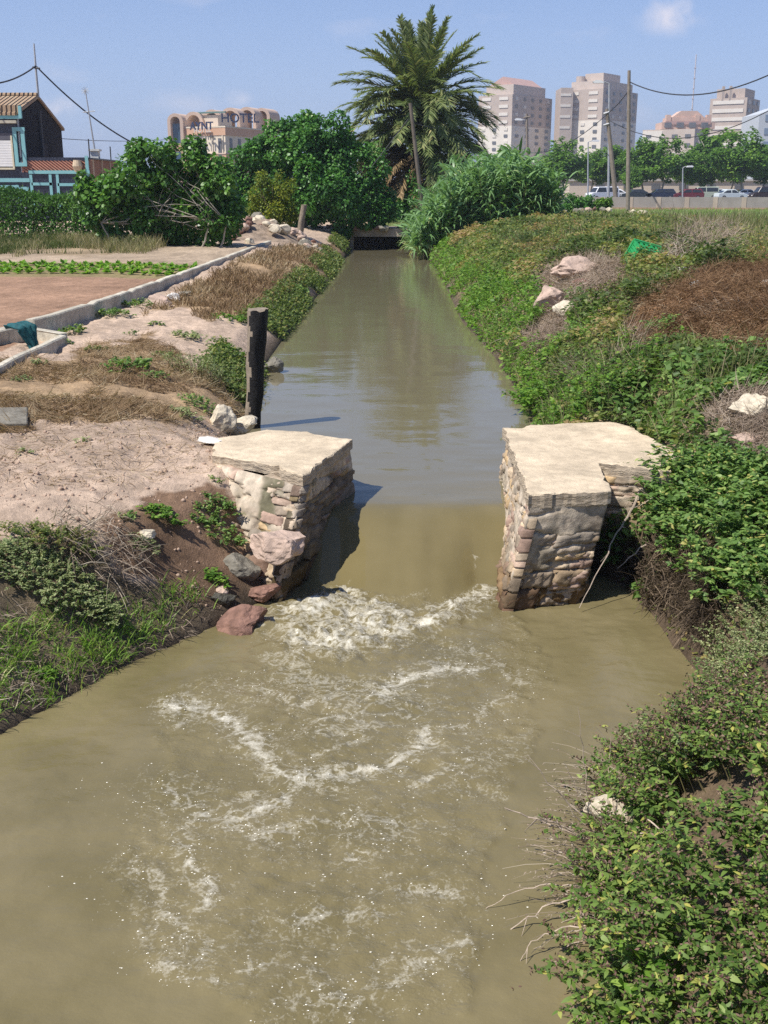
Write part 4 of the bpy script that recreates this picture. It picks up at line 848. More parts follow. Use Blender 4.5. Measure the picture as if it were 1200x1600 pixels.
# boundary wall of the car park
bw = empty("boundary_wall", (18.8, 90, 1.3)); tag(bw, "long grey concrete wall with pale pilasters in front of parked cars", "wall")
p0 = Vector((16.3, 91.5)); p1 = Vector((62, 84.5)); e = (p1 - p0).normalized(); nr = Vector((-e.y, e.x))
M_CW = plain("grey_concrete", (.34, .31, .28), .95, .12, 1.2, .2, 20, .1); M_CWL = plain("pale_pilaster", (.48, .40, .32), .95, .12, 1.2)
L = (p1 - p0).length; rel(MB().obox((p0.x, p0.y, 1.0), (e.x * L, e.y * L, 0), (nr.x * .25, nr.y * .25, 0), (0, 0, 1.28)).build("wall_panel", M_CW, None), bw)
for k in range(21): q = p0 + e * (1.2 + k * 2.2) - nr * .03; rel(MB().obox((q.x, q.y, 1.0), (e.x * .35, e.y * .35, 0), (nr.x * .31, nr.y * .31, 0), (0, 0, 1.285)).build("pilaster", M_CWL, None), bw)
q = p0 - nr * .06; rel(MB().obox((q.x, q.y, .9), (e.x * L, e.y * L, 0), (nr.x * .05, nr.y * .05, 0), (0, 0, .57)).build("footing", plain("rusty_footing", (.42, .28, .19), .95, .15, 1), None), bw)

# ------------------------------------------------------------------ parked cars
M_GLASS = plain("car_glass", (.03, .035, .04), .08, 0, spec=.6); M_TYRE = plain("tyre_rubber", (.03, .03, .03), .8, 0); M_RIM = plain("rim_alloy", (.4, .4, .4), .4, 0, metal=.6); M_LAMPC = plain("lamp_glass", (.75, .72, .65), .2, 0)
PROF = {'car': ([(-2.1, .28), (2.1, .28), (2.14, .55), (2.05, .78), (1.15, .92), (-1.5, .95), (-2.08, .88), (-2.14, .5)], [(1.0, .92), (.35, 1.42), (-.85, 1.45), (-1.65, .95)]),
        'wagon': ([(-2.15, .28), (2.15, .28), (2.2, .55), (2.1, .8), (1.2, .95), (-2.0, .98), (-2.2, .9), (-2.2, .5)], [(1.05, .95), (.4, 1.47), (-1.75, 1.5), (-2.1, .98)]),
        'van': ([(-2.1, .3), (2.1, .3), (2.15, .7), (2.0, .95), (1.5, 1.05), (-2.1, 1.08), (-2.18, .8)], [(1.45, 1.05), (.95, 1.75), (-2.02, 1.82), (-2.12, 1.08)])}
def car(px, Y, kind, rgb, label, rz, name="parked_car", cat="car"):
    c = at(px, 300, Y); root = empty(name, (c.x, Y, 1.35), rz); tag(root, label, cat, "vehicles parked behind the wall")
    mp_ = plain("paint_" + name, rgb, .3, 0, spec=.6); lo, up = PROF[kind]; W = .84
    bm = MB().extr(lo, (0, -W, 0), (1, 0, 0), (0, 0, 1), (0, 2 * W, 0)); 
    ups = [(x, z + .0) for x, z in up]; n = len(ups)
    V = [(x, -W + .02 + (.16 if i in (1, 2) else 0), z) for i, (x, z) in enumerate(ups)] + [(x, W - .02 - (.16 if i in (1, 2) else 0), z) for i, (x, z) in enumerate(ups)]
    bm.add(V, [(0, 1, 2, 3), (7, 6, 5, 4), (0, 4, 5, 1), (1, 5, 6, 2), (2, 6, 7, 3), (0, 3, 7, 4)]); bm.build("body", mp_, root, bevel=.03)
    (x0, z0), (x1, z1), (x2, z2), (x3, z3) = ups
    for s in (-1, 1):
        y0 = s * (W - .005); y1 = s * (W - .15); mid_ = (x0 + x3) / 2 + .1
        for xa, xb, xc, xd in ((x0 - .14, x1 - .06, mid_ + .06, mid_ + .06), (mid_ - .06, mid_ - .06, x2 + .08, x3 + .2)):
            MB().obox((0, 0, 0), (.001, 0, 0), (0, .001, 0), (0, 0, .001)) ; mb = MB()
            mb.add([(xa, y0, z0 + .05), (xb, y1, z1 - .08), (xc, y1, z1 - .08), (xd, y0, z0 + .05), (xa, y0 - s * .05, z0 + .05), (xb, y1 - s * .05, z1 - .08), (xc, y1 - s * .05, z1 - .08), (xd, y0 - s * .05, z0 + .05)], [(0, 1, 2, 3), (4, 5, 6, 7), (0, 1, 5, 4), (1, 2, 6, 5), (2, 3, 7, 6), (3, 0, 4, 7)]); mb.build("side_window", M_GLASS, root)
    for (xa, za, xb, zb, nm) in ((x0, z0, x1, z1, "windscreen"), (x3, z3, x2, z2, "rear_window")):
        d = .012 if xa > xb else -.012; mb = MB(); mb.add([(xa + d, -W + .1, za + .04), (xa + d, W - .1, za + .04), (xb + d * 2, W - .24, zb - .04), (xb + d * 2, -W + .24, zb - .04), (xa - d, -W + .1, za + .02), (xa - d, W - .1, za + .02), (xb - d, W - .24, zb - .06), (xb - d, -W + .24, zb - .06)], [(0, 1, 2, 3), (4, 5, 6, 7), (0, 1, 5, 4), (1, 2, 6, 5), (2, 3, 7, 6), (3, 0, 4, 7)]); mb.build(nm, M_GLASS, root)
    for sx in (1.3, -1.3):
        for s in (-1, 1):
            wv = MB().tube([(sx, s * .66, .31), (sx, s * .86, .31)], .31, 16).build("wheel", M_TYRE, root); MB().tube([(sx, s * .855, .31), (sx, s * .875, .31)], .19, 12).build("rim", M_RIM, wv)
    for s in (-.6, .6): MB().box(2.02, 2.16, s - .17, s + .17, .6, .74).build("headlight", M_LAMPC, root)
    return root
car(941, 150, 'van', (.75, .76, .78), "white van left of the two wooden poles, seen above the bushes", R(200), "parked_van", "van")
car(960, 166, 'car', (.78, .78, .78), "small white car half hidden behind the leaning pole", R(170))
car(993, 160, 'car', (.03, .04, .045), "dark green car just right of the tallest pole", R(180))
car(1031, 160, 'wagon', (.02, .03, .06), "dark blue estate car behind the wall between two tree trunks", R(180))
car(1074, 160, 'wagon', (.16, .03, .04), "dark red car behind the middle of the wall", R(183))
car(1099, 166, 'van', (.42, .46, .36), "pale greenish van beside the dark red car", R(178), "parked_van", "van")
car(1122, 172, 'wagon', (.75, .76, .76), "white estate car behind the silver saloon", R(10))
car(1142, 158, 'car', (.62, .68, .68), "silver saloon car in front of the white cars", R(8))
car(1168, 172, 'car', (.74, .76, .80), "white car right of the silver saloon, under a plane tree", R(0))
car(1197, 150, 'van', (.04, .025, .025), "dark van cut by the right edge behind the wall", R(185), "parked_van", "van")

# ------------------------------------------------------------------ black house with turquoise trim
hs = empty("village_house", (-22, 62, 1)); tag(hs, "black tiled village house with turquoise trim and roof terrace at left", "house")
def hp(nm, mb, m, parent=None):
    o = mb.build(nm, m, None)
    if parent: o.location = -(parent.location + hs.location); o.parent = parent
    else: rel(o, hs)
    return o
m, t, p, o = newmat("black_glazed_tile"); lk(t, mixc(t, maprange(t, noise(t, 26, 3), .58, .68, 0, 1), (.016, .020, .036), (.10, .12, .17)), p.inputs['Base Color']); p.inputs['Roughness'].default_value = .35; M_BT = m
M_TQ = plain("turquoise_trim", (.21, .45, .47), .6, .08, 2); M_DARKW = plain("shade_dark_wall", (.016, .013, .016), .9, .3, 1.5)  # walls near-black: the gable's shadow is put into their colour
M_TILE = None
m, t, p, o = newmat("clay_roof_tile")
tcx = t.nodes.new('ShaderNodeTexCoord'); wv = t.nodes.new('ShaderNodeTexWave'); wv.inputs['Scale'].default_value = 1.25; wv.bands_direction = 'X'; lk(t, tcx.outputs['Object'], wv.inputs[0])
lk(t, mixc(t, noise(t, 2.5, 5), (.36, .20, .12), (.46, .37, .24)), p.inputs['Base Color']); p.inputs['Roughness'].default_value = .9
b = t.nodes.new('ShaderNodeBump'); b.inputs['Distance'].default_value = .2; lk(t, wv.outputs[0], b.inputs['Height']); lk(t, b.outputs[0], p.inputs['Normal']); M_TILE = m
XR = -19.75; F0 = 62.0
ze, zr, zb_ = at(45, 176, F0).z, at(60, 152, 66).z, at(88, 203, 70.5).z
mb = MB(); mb.extr([(0, 0), (8.5, 0), (8.5, zb_ - .9), (4, zr - 1.0 - .05), (0, ze - .9 - .3)], (XR, F0 + .02, .9), (0, 1, 0), (0, 0, 1), (-12, 0, 0)); hp("walls", mb, M_DARKW)
def roofslab(y0, z0, y1, z1, nm):
    # wavy tiles: modelled ribs
    n = 100; V = []; 
    for i in range(n + 1):
        x = XR + .12 - 12.2 * i / n; h = .07 * abs(math.sin(i * math.pi / 2.0 + .78))
        for y, z in ((y0, z0), (y1, z1)): V += [(x, y, z + h), (x, y, z - .10)]
    Fs = []
    for i in range(n): a = i * 4; b_ = a + 4; Fs += [(a, b_, b_ + 2, a + 2), (a + 1, a + 3, b_ + 3, b_ + 1), (a, a + 1, b_ + 1, b_), (a + 2, b_ + 2, b_ + 3, a + 3)]
    Fs += [(0, 2, 3, 1), (n * 4, n * 4 + 1, n * 4 + 3, n * 4 + 2)]; hp(nm, MB().add(V, Fs), M_TILE)
roofslab(F0 - .25, ze - .05, 66.02, zr + .06, "roof"); roofslab(66.0, zr + .06, 70.8, zb_ + .06, "roof")
hp("ridge_tiles", MB().tube([(XR + .1, 66, zr + .12), (XR - 12, 66, zr + .12)], .13, 8), M_TILE)
fac = hp("facade", MB().box(XR - 12, XR, F0 - .06, F0 + .01, .9, ze - .25), M_BT)
def fpx(x, y, Y=F0 - .12): return at(x, y, Y)
def strip(nm, pts, wd, dep, m, y=F0 - .06, closed=False):
    mb = MB(); pr = list(zip(pts, pts[1:] + ([pts[0]] if closed else pts[1:]))) if closed else list(zip(pts[:-1], pts[1:]))
    for k, (a, b) in enumerate(pr):
        A_ = at(*a, y); B_ = at(*b, y); x0, x1 = sorted((A_.x, B_.x)); z0, z1 = sorted((A_.z, B_.z)); d = dep + .003 * (k % 2)
        if x1 - x0 > z1 - z0: mb.box(x0 - wd / 2 + (0 if k % 2 else .0), x1 + wd / 2, y - d, y - .001, (z0 + z1) / 2 - wd / 2, (z0 + z1) / 2 + wd / 2)
        else: mb.box((x0 + x1) / 2 - wd / 2, (x0 + x1) / 2 + wd / 2, y - d, y - .001, z0 - wd / 2, z1 + wd / 2)
    return hp(nm, mb, m)
strip("parapet_trim", [(-90, 184), (32, 182), (32, 168)], .16, .14, M_TQ)
a = at(-90, 166, F0); b = at(30, 180, F0); hp("parapet_tiles", MB().box(a.x, b.x, F0 - .12, F0 - .061, b.z, b.z + .5), M_TILE)
hp("cornice", MB().box(XR - 12, XR + .08, F0 - .34, F0 - .13, at(0, 193, F0).z, at(0, 190, F0).z + .05), plain("cornice_stone", (.45, .42, .33), .9, .15))
strip("panel_trim", [(23, 202), (36, 202), (39, 257), (27, 257)], .20, .09, M_TQ, closed=True)
wn = empty("window", (0, 0, 0)); rel(wn, hs); wn.location = -hs.location
a = at(-40, 262, F0); b = at(20, 212, F0)
sh_ = MB(); nsl = 16
for k in range(nsl): z0 = a.z + .06 + (b.z - a.z - .3) * k / nsl; sh_.box(a.x, b.x - .08, F0 - .14, F0 - .07, z0, z0 + (b.z - a.z - .3) / nsl - .012)
o = sh_.build("shutter", M_WHITEP, wn); o = MB().box(b.x - .09, b.x, F0 - .18, F0 - .065, a.z, b.z).box(a.x, b.x, F0 - .2, F0 - .065, a.z - .1, a.z).build("frame", plain("cream_frame", (.6, .55, .4), .7, .1), wn); o = MB().box(a.x, b.x, F0 - .12, F0 - .065, b.z - .22, b.z + .12).build("shutter_box", plain("dark_box", (.1, .1, .12), .6, .1), wn)
strip("band_trim", [(-90, 282), (44, 281)], .20, .08, M_TQ); strip("panel_trim", [(-90, 292), (28, 291), (28, 312)], .14, .08, M_TQ); strip("panel_trim", [(33, 312), (33, 294), (43, 294), (43, 312)], .14, .07, M_TQ)
hp("drainpipe", MB().tube([(XR + .06, F0 - .02, 1), (XR + .06, F0 + .05, ze - .3)], .06, 8), M_METAL)
# gable details
hp("gable_flue", MB().box(XR + .005, XR + .12, 66.0, 66.25, zr - 3.2, zr - .7), plain("flue_grey", (.09, .085, .085), .9, .2)); hp("gable_door", MB().box(XR + .005, XR + .09, 66.3, 67.0, at(66, 247, 66.5).z - .6, at(66, 225, 66.5).z), plain("old_door", (.05, .04, .04), .9, .2))
# terrace wing
TX0, TX1 = XR + .02, at(138, 243, F0).x; zt_ = at(90, 246, F0).z; zl = at(90, 269, F0).z; zm = at(90, 251, F0).z
hp("terrace_base", MB().box(TX0, TX1 - .02, F0 + .02, 68.0, .9, zl - .25), M_DARKW); hp("terrace_facade", MB().box(TX0, TX1, F0 - .05, F0 + .015, .9, zl - .02), M_BT)
hp("terrace_coping", MB().box(TX0, TX1, F0 - .06, F0 + .16, zm, zt_), M_BT)
lat = MB(); hL = zm - zl; n = 18; step = (TX1 - TX0) / n
for k in range(-4, n + 1):
    for s in (1, -1):
        x0 = TX0 + k * step; xa, xb = (x0, x0 + hL * 1.3) if s > 0 else (x0 + hL * 1.3, x0); f0 = max(0, (TX0 - xa) / (xb - xa) if s > 0 else 0); pts = []
        for f in np.linspace(0, 1, 9):
            x = xa + (xb - xa) * f; z = zl + hL * f
            if TX0 + .03 < x < TX1 - .03: pts.append(Vector((x, F0 + .03 * s, z)))
        if len(pts) > 1: lat.tube(pts, .045, 4)
hp("terracotta_lattice", lat, plain("terracotta", (.42, .20, .14), .9, .15)); hp("lattice_backing", MB().box(TX0, TX1 - .1, F0 + .1, F0 + .16, zl, zm), M_DARKW)
strip("terrace_trim", [(48, 271), (138, 267)], .17, .09, M_TQ, y=F0 - .05); strip("terrace_trim", [(138, 246), (138, 320)], .17, .06, M_TQ, y=F0 - .05)
for pts in ([(51, 330), (51, 275)], [(81, 274), (81, 330)], [(52, 288), (80, 287)], [(92, 273), (92, 330)], [(93, 290), (136, 287)], [(129, 291), (129, 330)]): strip("terrace_trim", pts, .15, .07, M_TQ, y=F0 - .05)
pl_ = at(122, 252, F0); hp("terracotta_pot", MB().tube([(pl_.x, F0 - .2, zl + .02), (pl_.x, F0 - .2, zl + .3), (pl_.x, F0 - .2, zl + .62)], [.16, .28, .2], 12), plain("old_plaster", (.50, .40, .28), .9, .25, 5))
M_HBR = plain("hollow_brick", (.30, .17, .12), .95, .25, 5, .4, 10, .1)
hp("terrace_side_wall", MB().box(TX1 - .015, TX1 + .17, F0 + .02, 68.0, zl - 1.6, zt_ - .1), M_HBR)
for k in range(4): y = F0 + .05 + k * 1.9; hp("brick_pier", MB().box(TX1 + .171, TX1 + .23, y, y + .16, zl - 1.6, zt_ - .1), plain("mortar_pier", (.45, .36, .25), .9, .2) if k == 0 else bpy.data.materials["mortar_pier"])
hp("side_coping", MB().box(TX1 - .02, TX1 + .24, F0 + .01, 68.05, zt_ - .098, zt_ - .02), M_BT)
for px_, py_, Y in ((138, 217, 62.1), (172, 229, 67.8)): a = at(px_, py_, Y); hp("terrace_rod", MB().tube([(a.x, Y, 3.0), (a.x, Y, a.z)], .035, 6), M_CABLE)
a = at(147, 236, 64); hp("vent_stack", MB().box(a.x - .22, a.x + .22, 64, 64.4, 3.4, a.z).box(a.x - .3, a.x + .3, 63.9, 64.5, a.z, a.z + .1), plain("vent_white", (.6, .6, .56), .8, .1))
# rooftop mast, aerial and cable
ms = empty("roof_mast", at(60, 147, 66)); tag(ms, "thin grey cable mast rising from the black house's ridge", "mast")
rel(MB().tube([at(60, 152, 66), at(56, 108, 66), at(53, 68, 66)], [.07, .06, .04], 6).build("mast_tube", M_METAL, None), ms); rel(MB().tube([at(51, 105, 66), at(62, 107, 65.9)], .06, 6).build("bracket", M_CABLE, None), ms)
ae = empty("television_aerial", at(147, 234, 64)); tag(ae, "leaning television aerial on the terrace of the black house", "aerial")
rel(MB().tube([at(148, 234, 64), at(133.5, 142, 64)], [.05, .03], 6).build("aerial_mast", M_METAL, None), ae)
mb = MB()
for k in range(5): an = k * math.pi / 5; c_ = at(133, 142, 64); mb.tube([c_ + Vector((math.cos(an) * .22, 0, math.sin(an) * .22)), c_ - Vector((math.cos(an) * .22, 0, math.sin(an) * .22))], .014, 4)
rel(mb.build("aerial_head", M_METAL, None), ae); rel(MB().tube([at(129, 175.5, 64), at(149, 173.5, 64)], .02, 4).tube([at(132, 176, 63.7), at(146, 173, 64.3)], .015, 4).build("aerial_crossbar", M_METAL, None), ae)
cable(at(56, 103, 66), at(-60, 125, 60), .5, .045, "black cable from the house mast out to the left edge"); cable(at(57, 104, 66), at(262, 246, 70), .7, .045, "black cable slanting down from the house mast behind the fig bush")
cable(at(88, 216, 69), at(262, 218, 100), .15, .02, "faint thin wire running level behind the aerial")

# ------------------------------------------------------------------ hotel with arches
ht = empty("hotel", (at(352, 260, 228).x, 228, 1.3)); tag(ht, "cream and orange hotel with a row of roof arches", "hotel")
M_HC = plain("hotel_cream", (.74, .64, .50), .9, .05, .3); M_HO = plain("hotel_orange", (.63, .39, .26), .9, .06, .3); M_HP = plain("hotel_pink", (.66, .49, .38), .9, .05, .3); M_BG = plain("blue_glass", (.05, .10, .16), .15, .1, .5, spec=.6)
Y0 = 228.; c0 = Vector((at(352, 210, Y0).x, Y0)); ul = Vector((-.90, .43)).normalized(); ur = Vector((-ul.y, -ul.x)) * Vector((1, 1)).x if False else Vector((.43, .90)).normalized()
Wl, Wr = 10.2, 20.; zf = at(352, 199, Y0).z
def quad(u0, u1, v0, v1): return [tuple(c0 + ul * u0 + ur * v0), tuple(c0 + ul * u0 + ur * v1), tuple(c0 + ul * u1 + ur * v1), tuple(c0 + ul * u1 + ur * v0)]
zo = at(330, 240, Y0).z
block(ht, "base_walls", quad(0, Wl, 0, Wr), 1.2, zo, M_HO); block(ht, "upper_walls", quad(.05, Wl, .05, Wr), zo + .002, zf - 1.45, M_HC); block(ht, "fascia", quad(-.08, Wl, -.08, Wr), zf - 1.448, zf, M_HO); block(ht, "roof_rim", quad(-.14, Wl, -.14, Wr), zf + .002, zf + .28, M_HC)
def hbox(nm, u0, u1, z0, z1, m, side='l', proud=.1, root=None):
    if side == 'l': a = c0 + ul * u0; b = c0 + ul * u1; n_ = -ur
    else: a = c0 + ur * u0; b = c0 + ur * u1; n_ = -ul
    o = MB().obox((a.x, a.y, z0), ((b - a).x, (b - a).y, 0), (n_.x * proud, n_.y * proud, 0), (0, 0, z1 - z0)).build(nm, m, None); return rel(o, ht)
for u in (1.0, 4.6, 8.2): hbox("slot_window", u, u + .75, zo - 2, zf - 2.0, M_WIN, 'l', .06)
for u in (1.5, 4.6, 8, 11.5): hbox("slot_window", u, u + .9, zo - 2, zf - 2.0, M_WIN, 'r', .06)
for u in (.55, 3.0, 6.4, 9.6): hbox("pilaster", u, u + .22, zo, zf - 1.46, M_HC, 'l', .14)
hbox("sill_band", 0, Wl, zo - .1, zo + .12, M_HP, 'l', .12)
for (u, z_) in ((2.9, zf - 1.75), (6.6, zf - 1.75)): hbox("wall_lamp", u, u + .9, z_, z_ + .14, M_WIN, 'l', .3)
# glazed stair bay under the leftmost arch
a = at(261, 215, 232); b = at(285, 215, 232); za = at(270, 190, 232).z
zz0 = at(270, 224, 232).z; block(ht, "stair_bay", [(a.x, 232), (b.x, 232), (b.x, 245), (a.x, 245)], 1.2, zz0, M_HO)
block(ht, "stair_glass", [(a.x + .6, 232.3), (b.x - .35, 232.3), (b.x - .35, 244), (a.x + .6, 244)], zz0 + .01, za - 1.9 + 1.5, M_BG)
block(ht, "stair_window", [(a.x + 1.1, 231.8), (b.x - .5, 231.8), (b.x - .5, 231.98), (a.x + 1.1, 231.98)], zz0 - 4, zz0 - 1.6, M_BG)
def arch(pxa, pxb, pytop, Y, foot, dep=5., th=.62):
    A_ = at(pxa, pytop, Y); B_ = at(pxb, pytop, Y); r = (B_.x - A_.x) / 2; cx = (A_.x + B_.x) / 2; zc_ = A_.z - r; n = 18
    po = [(-r, foot - zc_)] + [(r * math.cos(math.pi - math.pi * k / n), r * math.sin(math.pi * k / n)) for k in range(n + 1)] + [(r, foot - zc_)]
    ri = r - th; pi_ = [(ri, foot - zc_)] + [(ri * math.cos(math.pi * k / n), ri * math.sin(math.pi * k / n)) for k in range(n + 1)] + [(-ri, foot - zc_)]
    o = MB(); P_ = po + pi_; m_ = len(po); dx = (-.43 * .0, dep)
    V = [(cx + x + s * dep * .34, Y + s * dep, zc_ + z) for s in (0, 1) for x, z in P_]; N_ = len(P_); Fs = []
    for i in range(m_ - 1): j = N_ - 1 - i; Fs += [(i, i + 1, j - 1, j), (N_ + i, N_ + j, N_ + j - 1, N_ + i + 1)]
    Fs += [(i, N_ + i, N_ + (i + 1) % N_, (i + 1) % N_) for i in range(N_)]
    rel(o.add(V, Fs).build("roof_arch", M_HP, None), ht)
arch(260.5, 285, 177, 231.5, zz0 - .1, 4); arch(287, 316, 174.5, 233, zf - .5, 5); arch(315, 345, 171, 235, zf - .5, 5); arch(344, 374, 168, 238, zf - .5, 5); arch(371, 399, 167, 241, zf - .5, 5); arch(396, 421, 168.5, 244, zf - .5, 5)
block(ht, "plant_room", quad(3.6, 7.6, 3, 8), zf + .3, zf + 2.6, M_BEIGE); block(ht, "canopy_beam", quad(1.5, 9, 2.5, 2.9), zf + 2.9, zf + 3.2, plain("green_steel", (.12, .20, .18), .6, .1))
M_SIGN = plain("sign_blue", (.03, .04, .09), .5, 0); M_SIGNL = plain("sign_pale", (.62, .55, .50), .6, 0)
def sign(txt, px_, py_, Y, hgt, rz, m, nm):
    cu = bpy.data.curves.new(nm, 'FONT'); cu.body = txt; cu.size = hgt * 1.38; cu.extrude = .08; cu.offset = .035; o = bpy.data.objects.new(nm, cu); COL.objects.link(o); cu.materials.append(m)
    q = at(px_, py_, Y); o.location = q; o.rotation_euler = (R(90), 0, rz); rel(o, ht)
sign("AYNT", 297, 203, 229, 1.5, math.atan2(-.43, .90), M_SIGN, "roof_sign"); sign("HOTEL", 345, 191, 229, 1.75, R(8), M_SIGN, "roof_sign")
sign("HOTEL", 303, 207, 230.4, .95, math.atan2(-.43, .90), M_SIGNL, "fascia_sign")
# ================================================================== vegetation
UPV = np.array([0, 0, 1.])
def gz_(x, y): return ground(np.asarray(x, float), np.asarray(y, float))
def blades(name, m, x, y, z, L, W, lean, var, droop=.35, shape=BLADE, parent=None, up=1.0):
    n = len(x); az = rng.uniform(0, 2 * np.pi, n); ln = np.broadcast_to(lean, (n,)) * rng.uniform(.3, 1.3, n)
    D = np.stack([np.cos(az) * ln, np.sin(az) * ln, np.broadcast_to(up, (n,))], 1); az2 = rng.uniform(0, 2 * np.pi, n); N = np.stack([np.cos(az2), np.sin(az2), .3 + 0 * az2], 1)
    return leafobj(name, m, np.stack([x, y, z], 1), D, N, L, W, var, shape, droop, parent)
def sampx(n, y0, y1, x0, x1, pw=1.5, g=None):
    g = g or rng; u = g.random(n)
    if pw == 1: y = y0 * (y1 / y0) ** u
    else: k = 1 - pw; y = (y0 ** k + u * (y1 ** k - y0 ** k)) ** (1 / k)
    return g.uniform(x0, x1, n), y
def jproj(x, y, z):
    px, py = proj(x, y, z); j1 = f2(x * 2.2, y * 2.2, 31, 4) - .5; j2 = f2(x * 2.2, y * 2.2, 37, 4) - .5
    return px + j1 * 900 / np.maximum(y, 4), py + j2 * 500 / np.maximum(y, 4)
# leaf tones (linear albedo)
M_OLIVE = leafmat("olive_weed_leaf", [(0, (0.049, 0.081, 0.019)), (.3, (0.113, 0.167, 0.041)), (.55, (0.184, 0.232, 0.059)), (.78, (0.292, 0.281, 0.081)), (1, (0.356, 0.254, 0.119))], .3)
M_FRESH = leafmat("fresh_weed_leaf", [(0, (.06, .14, .018)), (.5, (.14, .27, .035)), (1, (.26, .38, .07))], .35)
M_NETTLE = leafmat("nettle_leaf", [(0, (0.066, 0.119, 0.029)), (.4, (0.139, 0.244, 0.059)), (.75, (0.224, 0.343, 0.092)), (.92, (0.356, 0.437, 0.132)), (1, (0.476, 0.437, 0.132))], .33, .45, .3)
M_STRAW = leafmat("straw_blade", [(0, (0.126, 0.076, 0.040)), (.4, (0.252, 0.169, 0.095)), (.8, (0.370, 0.285, 0.170)), (1, (0.462, 0.392, 0.270))], .15, .7, .1)
M_THATCH = leafmat("brown_thatch", [(0, (0.069, 0.037, 0.019)), (.5, (0.175, 0.102, 0.053)), (.9, (0.276, 0.179, 0.100)), (1, (0.386, 0.291, 0.189))], .1, .8, .1)
M_DEAD = leafmat("dead_stalk", [(0, (.16, .115, .085)), (.5, (.32, .25, .19)), (1, (.50, .43, .34))], .1, .8, .1)
M_GRASS = leafmat("green_grass_blade", [(0, (0.094, 0.181, 0.027)), (.5, (0.200, 0.338, 0.056)), (.85, (0.312, 0.450, 0.100)), (1, (0.525, 0.475, 0.213))], .35, .45, .3)
M_WILD = leafmat("wild_grass_blade", [(0, (0.081, 0.109, 0.034)), (.45, (0.149, 0.172, 0.063)), (.75, (0.253, 0.230, 0.115)), (1, (0.414, 0.345, 0.218))], .25, .7, .1)
M_SEED = leafmat("purple_seed", [(0, (0.083, 0.045, 0.038)), (.5, (0.173, 0.105, 0.083)), (1, (0.300, 0.210, 0.150))], .1, .8, .1)
M_STEM = leafmat("plant_stem", [(0, (.05, .075, .02)), (.5, (.13, .12, .05)), (1, (.24, .19, .11))], .1, .7, .1)
M_HERB = leafmat("grey_herb_leaf", [(0, (0.112, 0.157, 0.057)), (.5, (0.261, 0.321, 0.134)), (1, (0.494, 0.508, 0.269))], .3)
M_BUSH = leafmat('bush_leaf', [(0, (0.050, 0.094, 0.020)), (.35, (0.110, 0.187, 0.040)), (.65, (0.182, 0.270, 0.061)), (.88, (0.297, 0.374, 0.099)), (1, (0.462, 0.440, 0.110))], .3, .5, .25)
M_FIG = leafmat("fig_leaf", [(0, (0.041, 0.101, 0.019)), (.5, (0.097, 0.223, 0.038)), (.85, (0.176, 0.338, 0.061)), (1, (0.270, 0.405, 0.081))], .3, .38, .4)
M_FIGT = leafmat("fig_tree_leaf", [(0, (0.035, 0.101, 0.022)), (.5, (0.084, 0.223, 0.041)), (.85, (0.149, 0.324, 0.061)), (1, (0.230, 0.392, 0.081))], .3, .42, .35)
M_LEMON = leafmat("lemon_leaf", [(0, (0.062, 0.106, 0.013)), (.5, (0.163, 0.213, 0.022)), (1, (0.375, 0.350, 0.037))], .3)
M_HEDGE = leafmat("hedge_leaf", [(0, (0.041, 0.101, 0.019)), (.6, (0.088, 0.203, 0.032)), (1, (0.176, 0.297, 0.054))], .25)
M_PLANE = leafmat("plane_leaf", [(0, (0.060, 0.132, 0.022)), (.5, (0.138, 0.270, 0.042)), (1, (0.264, 0.396, 0.066))], .38)
M_REED = leafmat("reed_leaf", [(0, (0.086, 0.165, 0.060)), (.4, (0.161, 0.291, 0.106)), (.8, (0.267, 0.418, 0.176)), (.93, (0.362, 0.483, 0.232)), (1, (0.484, 0.494, 0.241))], .3, .38, .4)
M_PALM = leafmat("palm_frond", [(0, (0.064, 0.098, 0.034)), (.45, (0.151, 0.201, 0.069)), (.75, (0.259, 0.294, 0.122)), (1, (0.460, 0.402, 0.187))], .25, .5, .25)
M_PALMD = leafmat("dry_palm_frond", [(0, (0.073, 0.057, 0.029)), (.5, (0.195, 0.138, 0.069)), (1, (0.406, 0.293, 0.163))], .15, .7, .1)
M_FRUIT = leafmat("orange_fruit_stalk", [(0, (.30, .14, .015)), (1, (.50, .28, .04))], .1, .6)
M_LETT = leafmat("lettuce_leaf", [(0, (.09, .20, .02)), (.5, (.19, .36, .045)), (1, (.32, .48, .09))], .35)
M_BARK = plain("bark", (.20, .16, .12), .95, .3, 6, .6, 25, .1); M_BARKP = plain("pale_bark", (.36, .32, .26), .95, .25, 4, .4, 20, .1); M_PALMT = plain("palm_trunk", (.12, .09, .065), .95, .4, 4, .8, 12, .1)

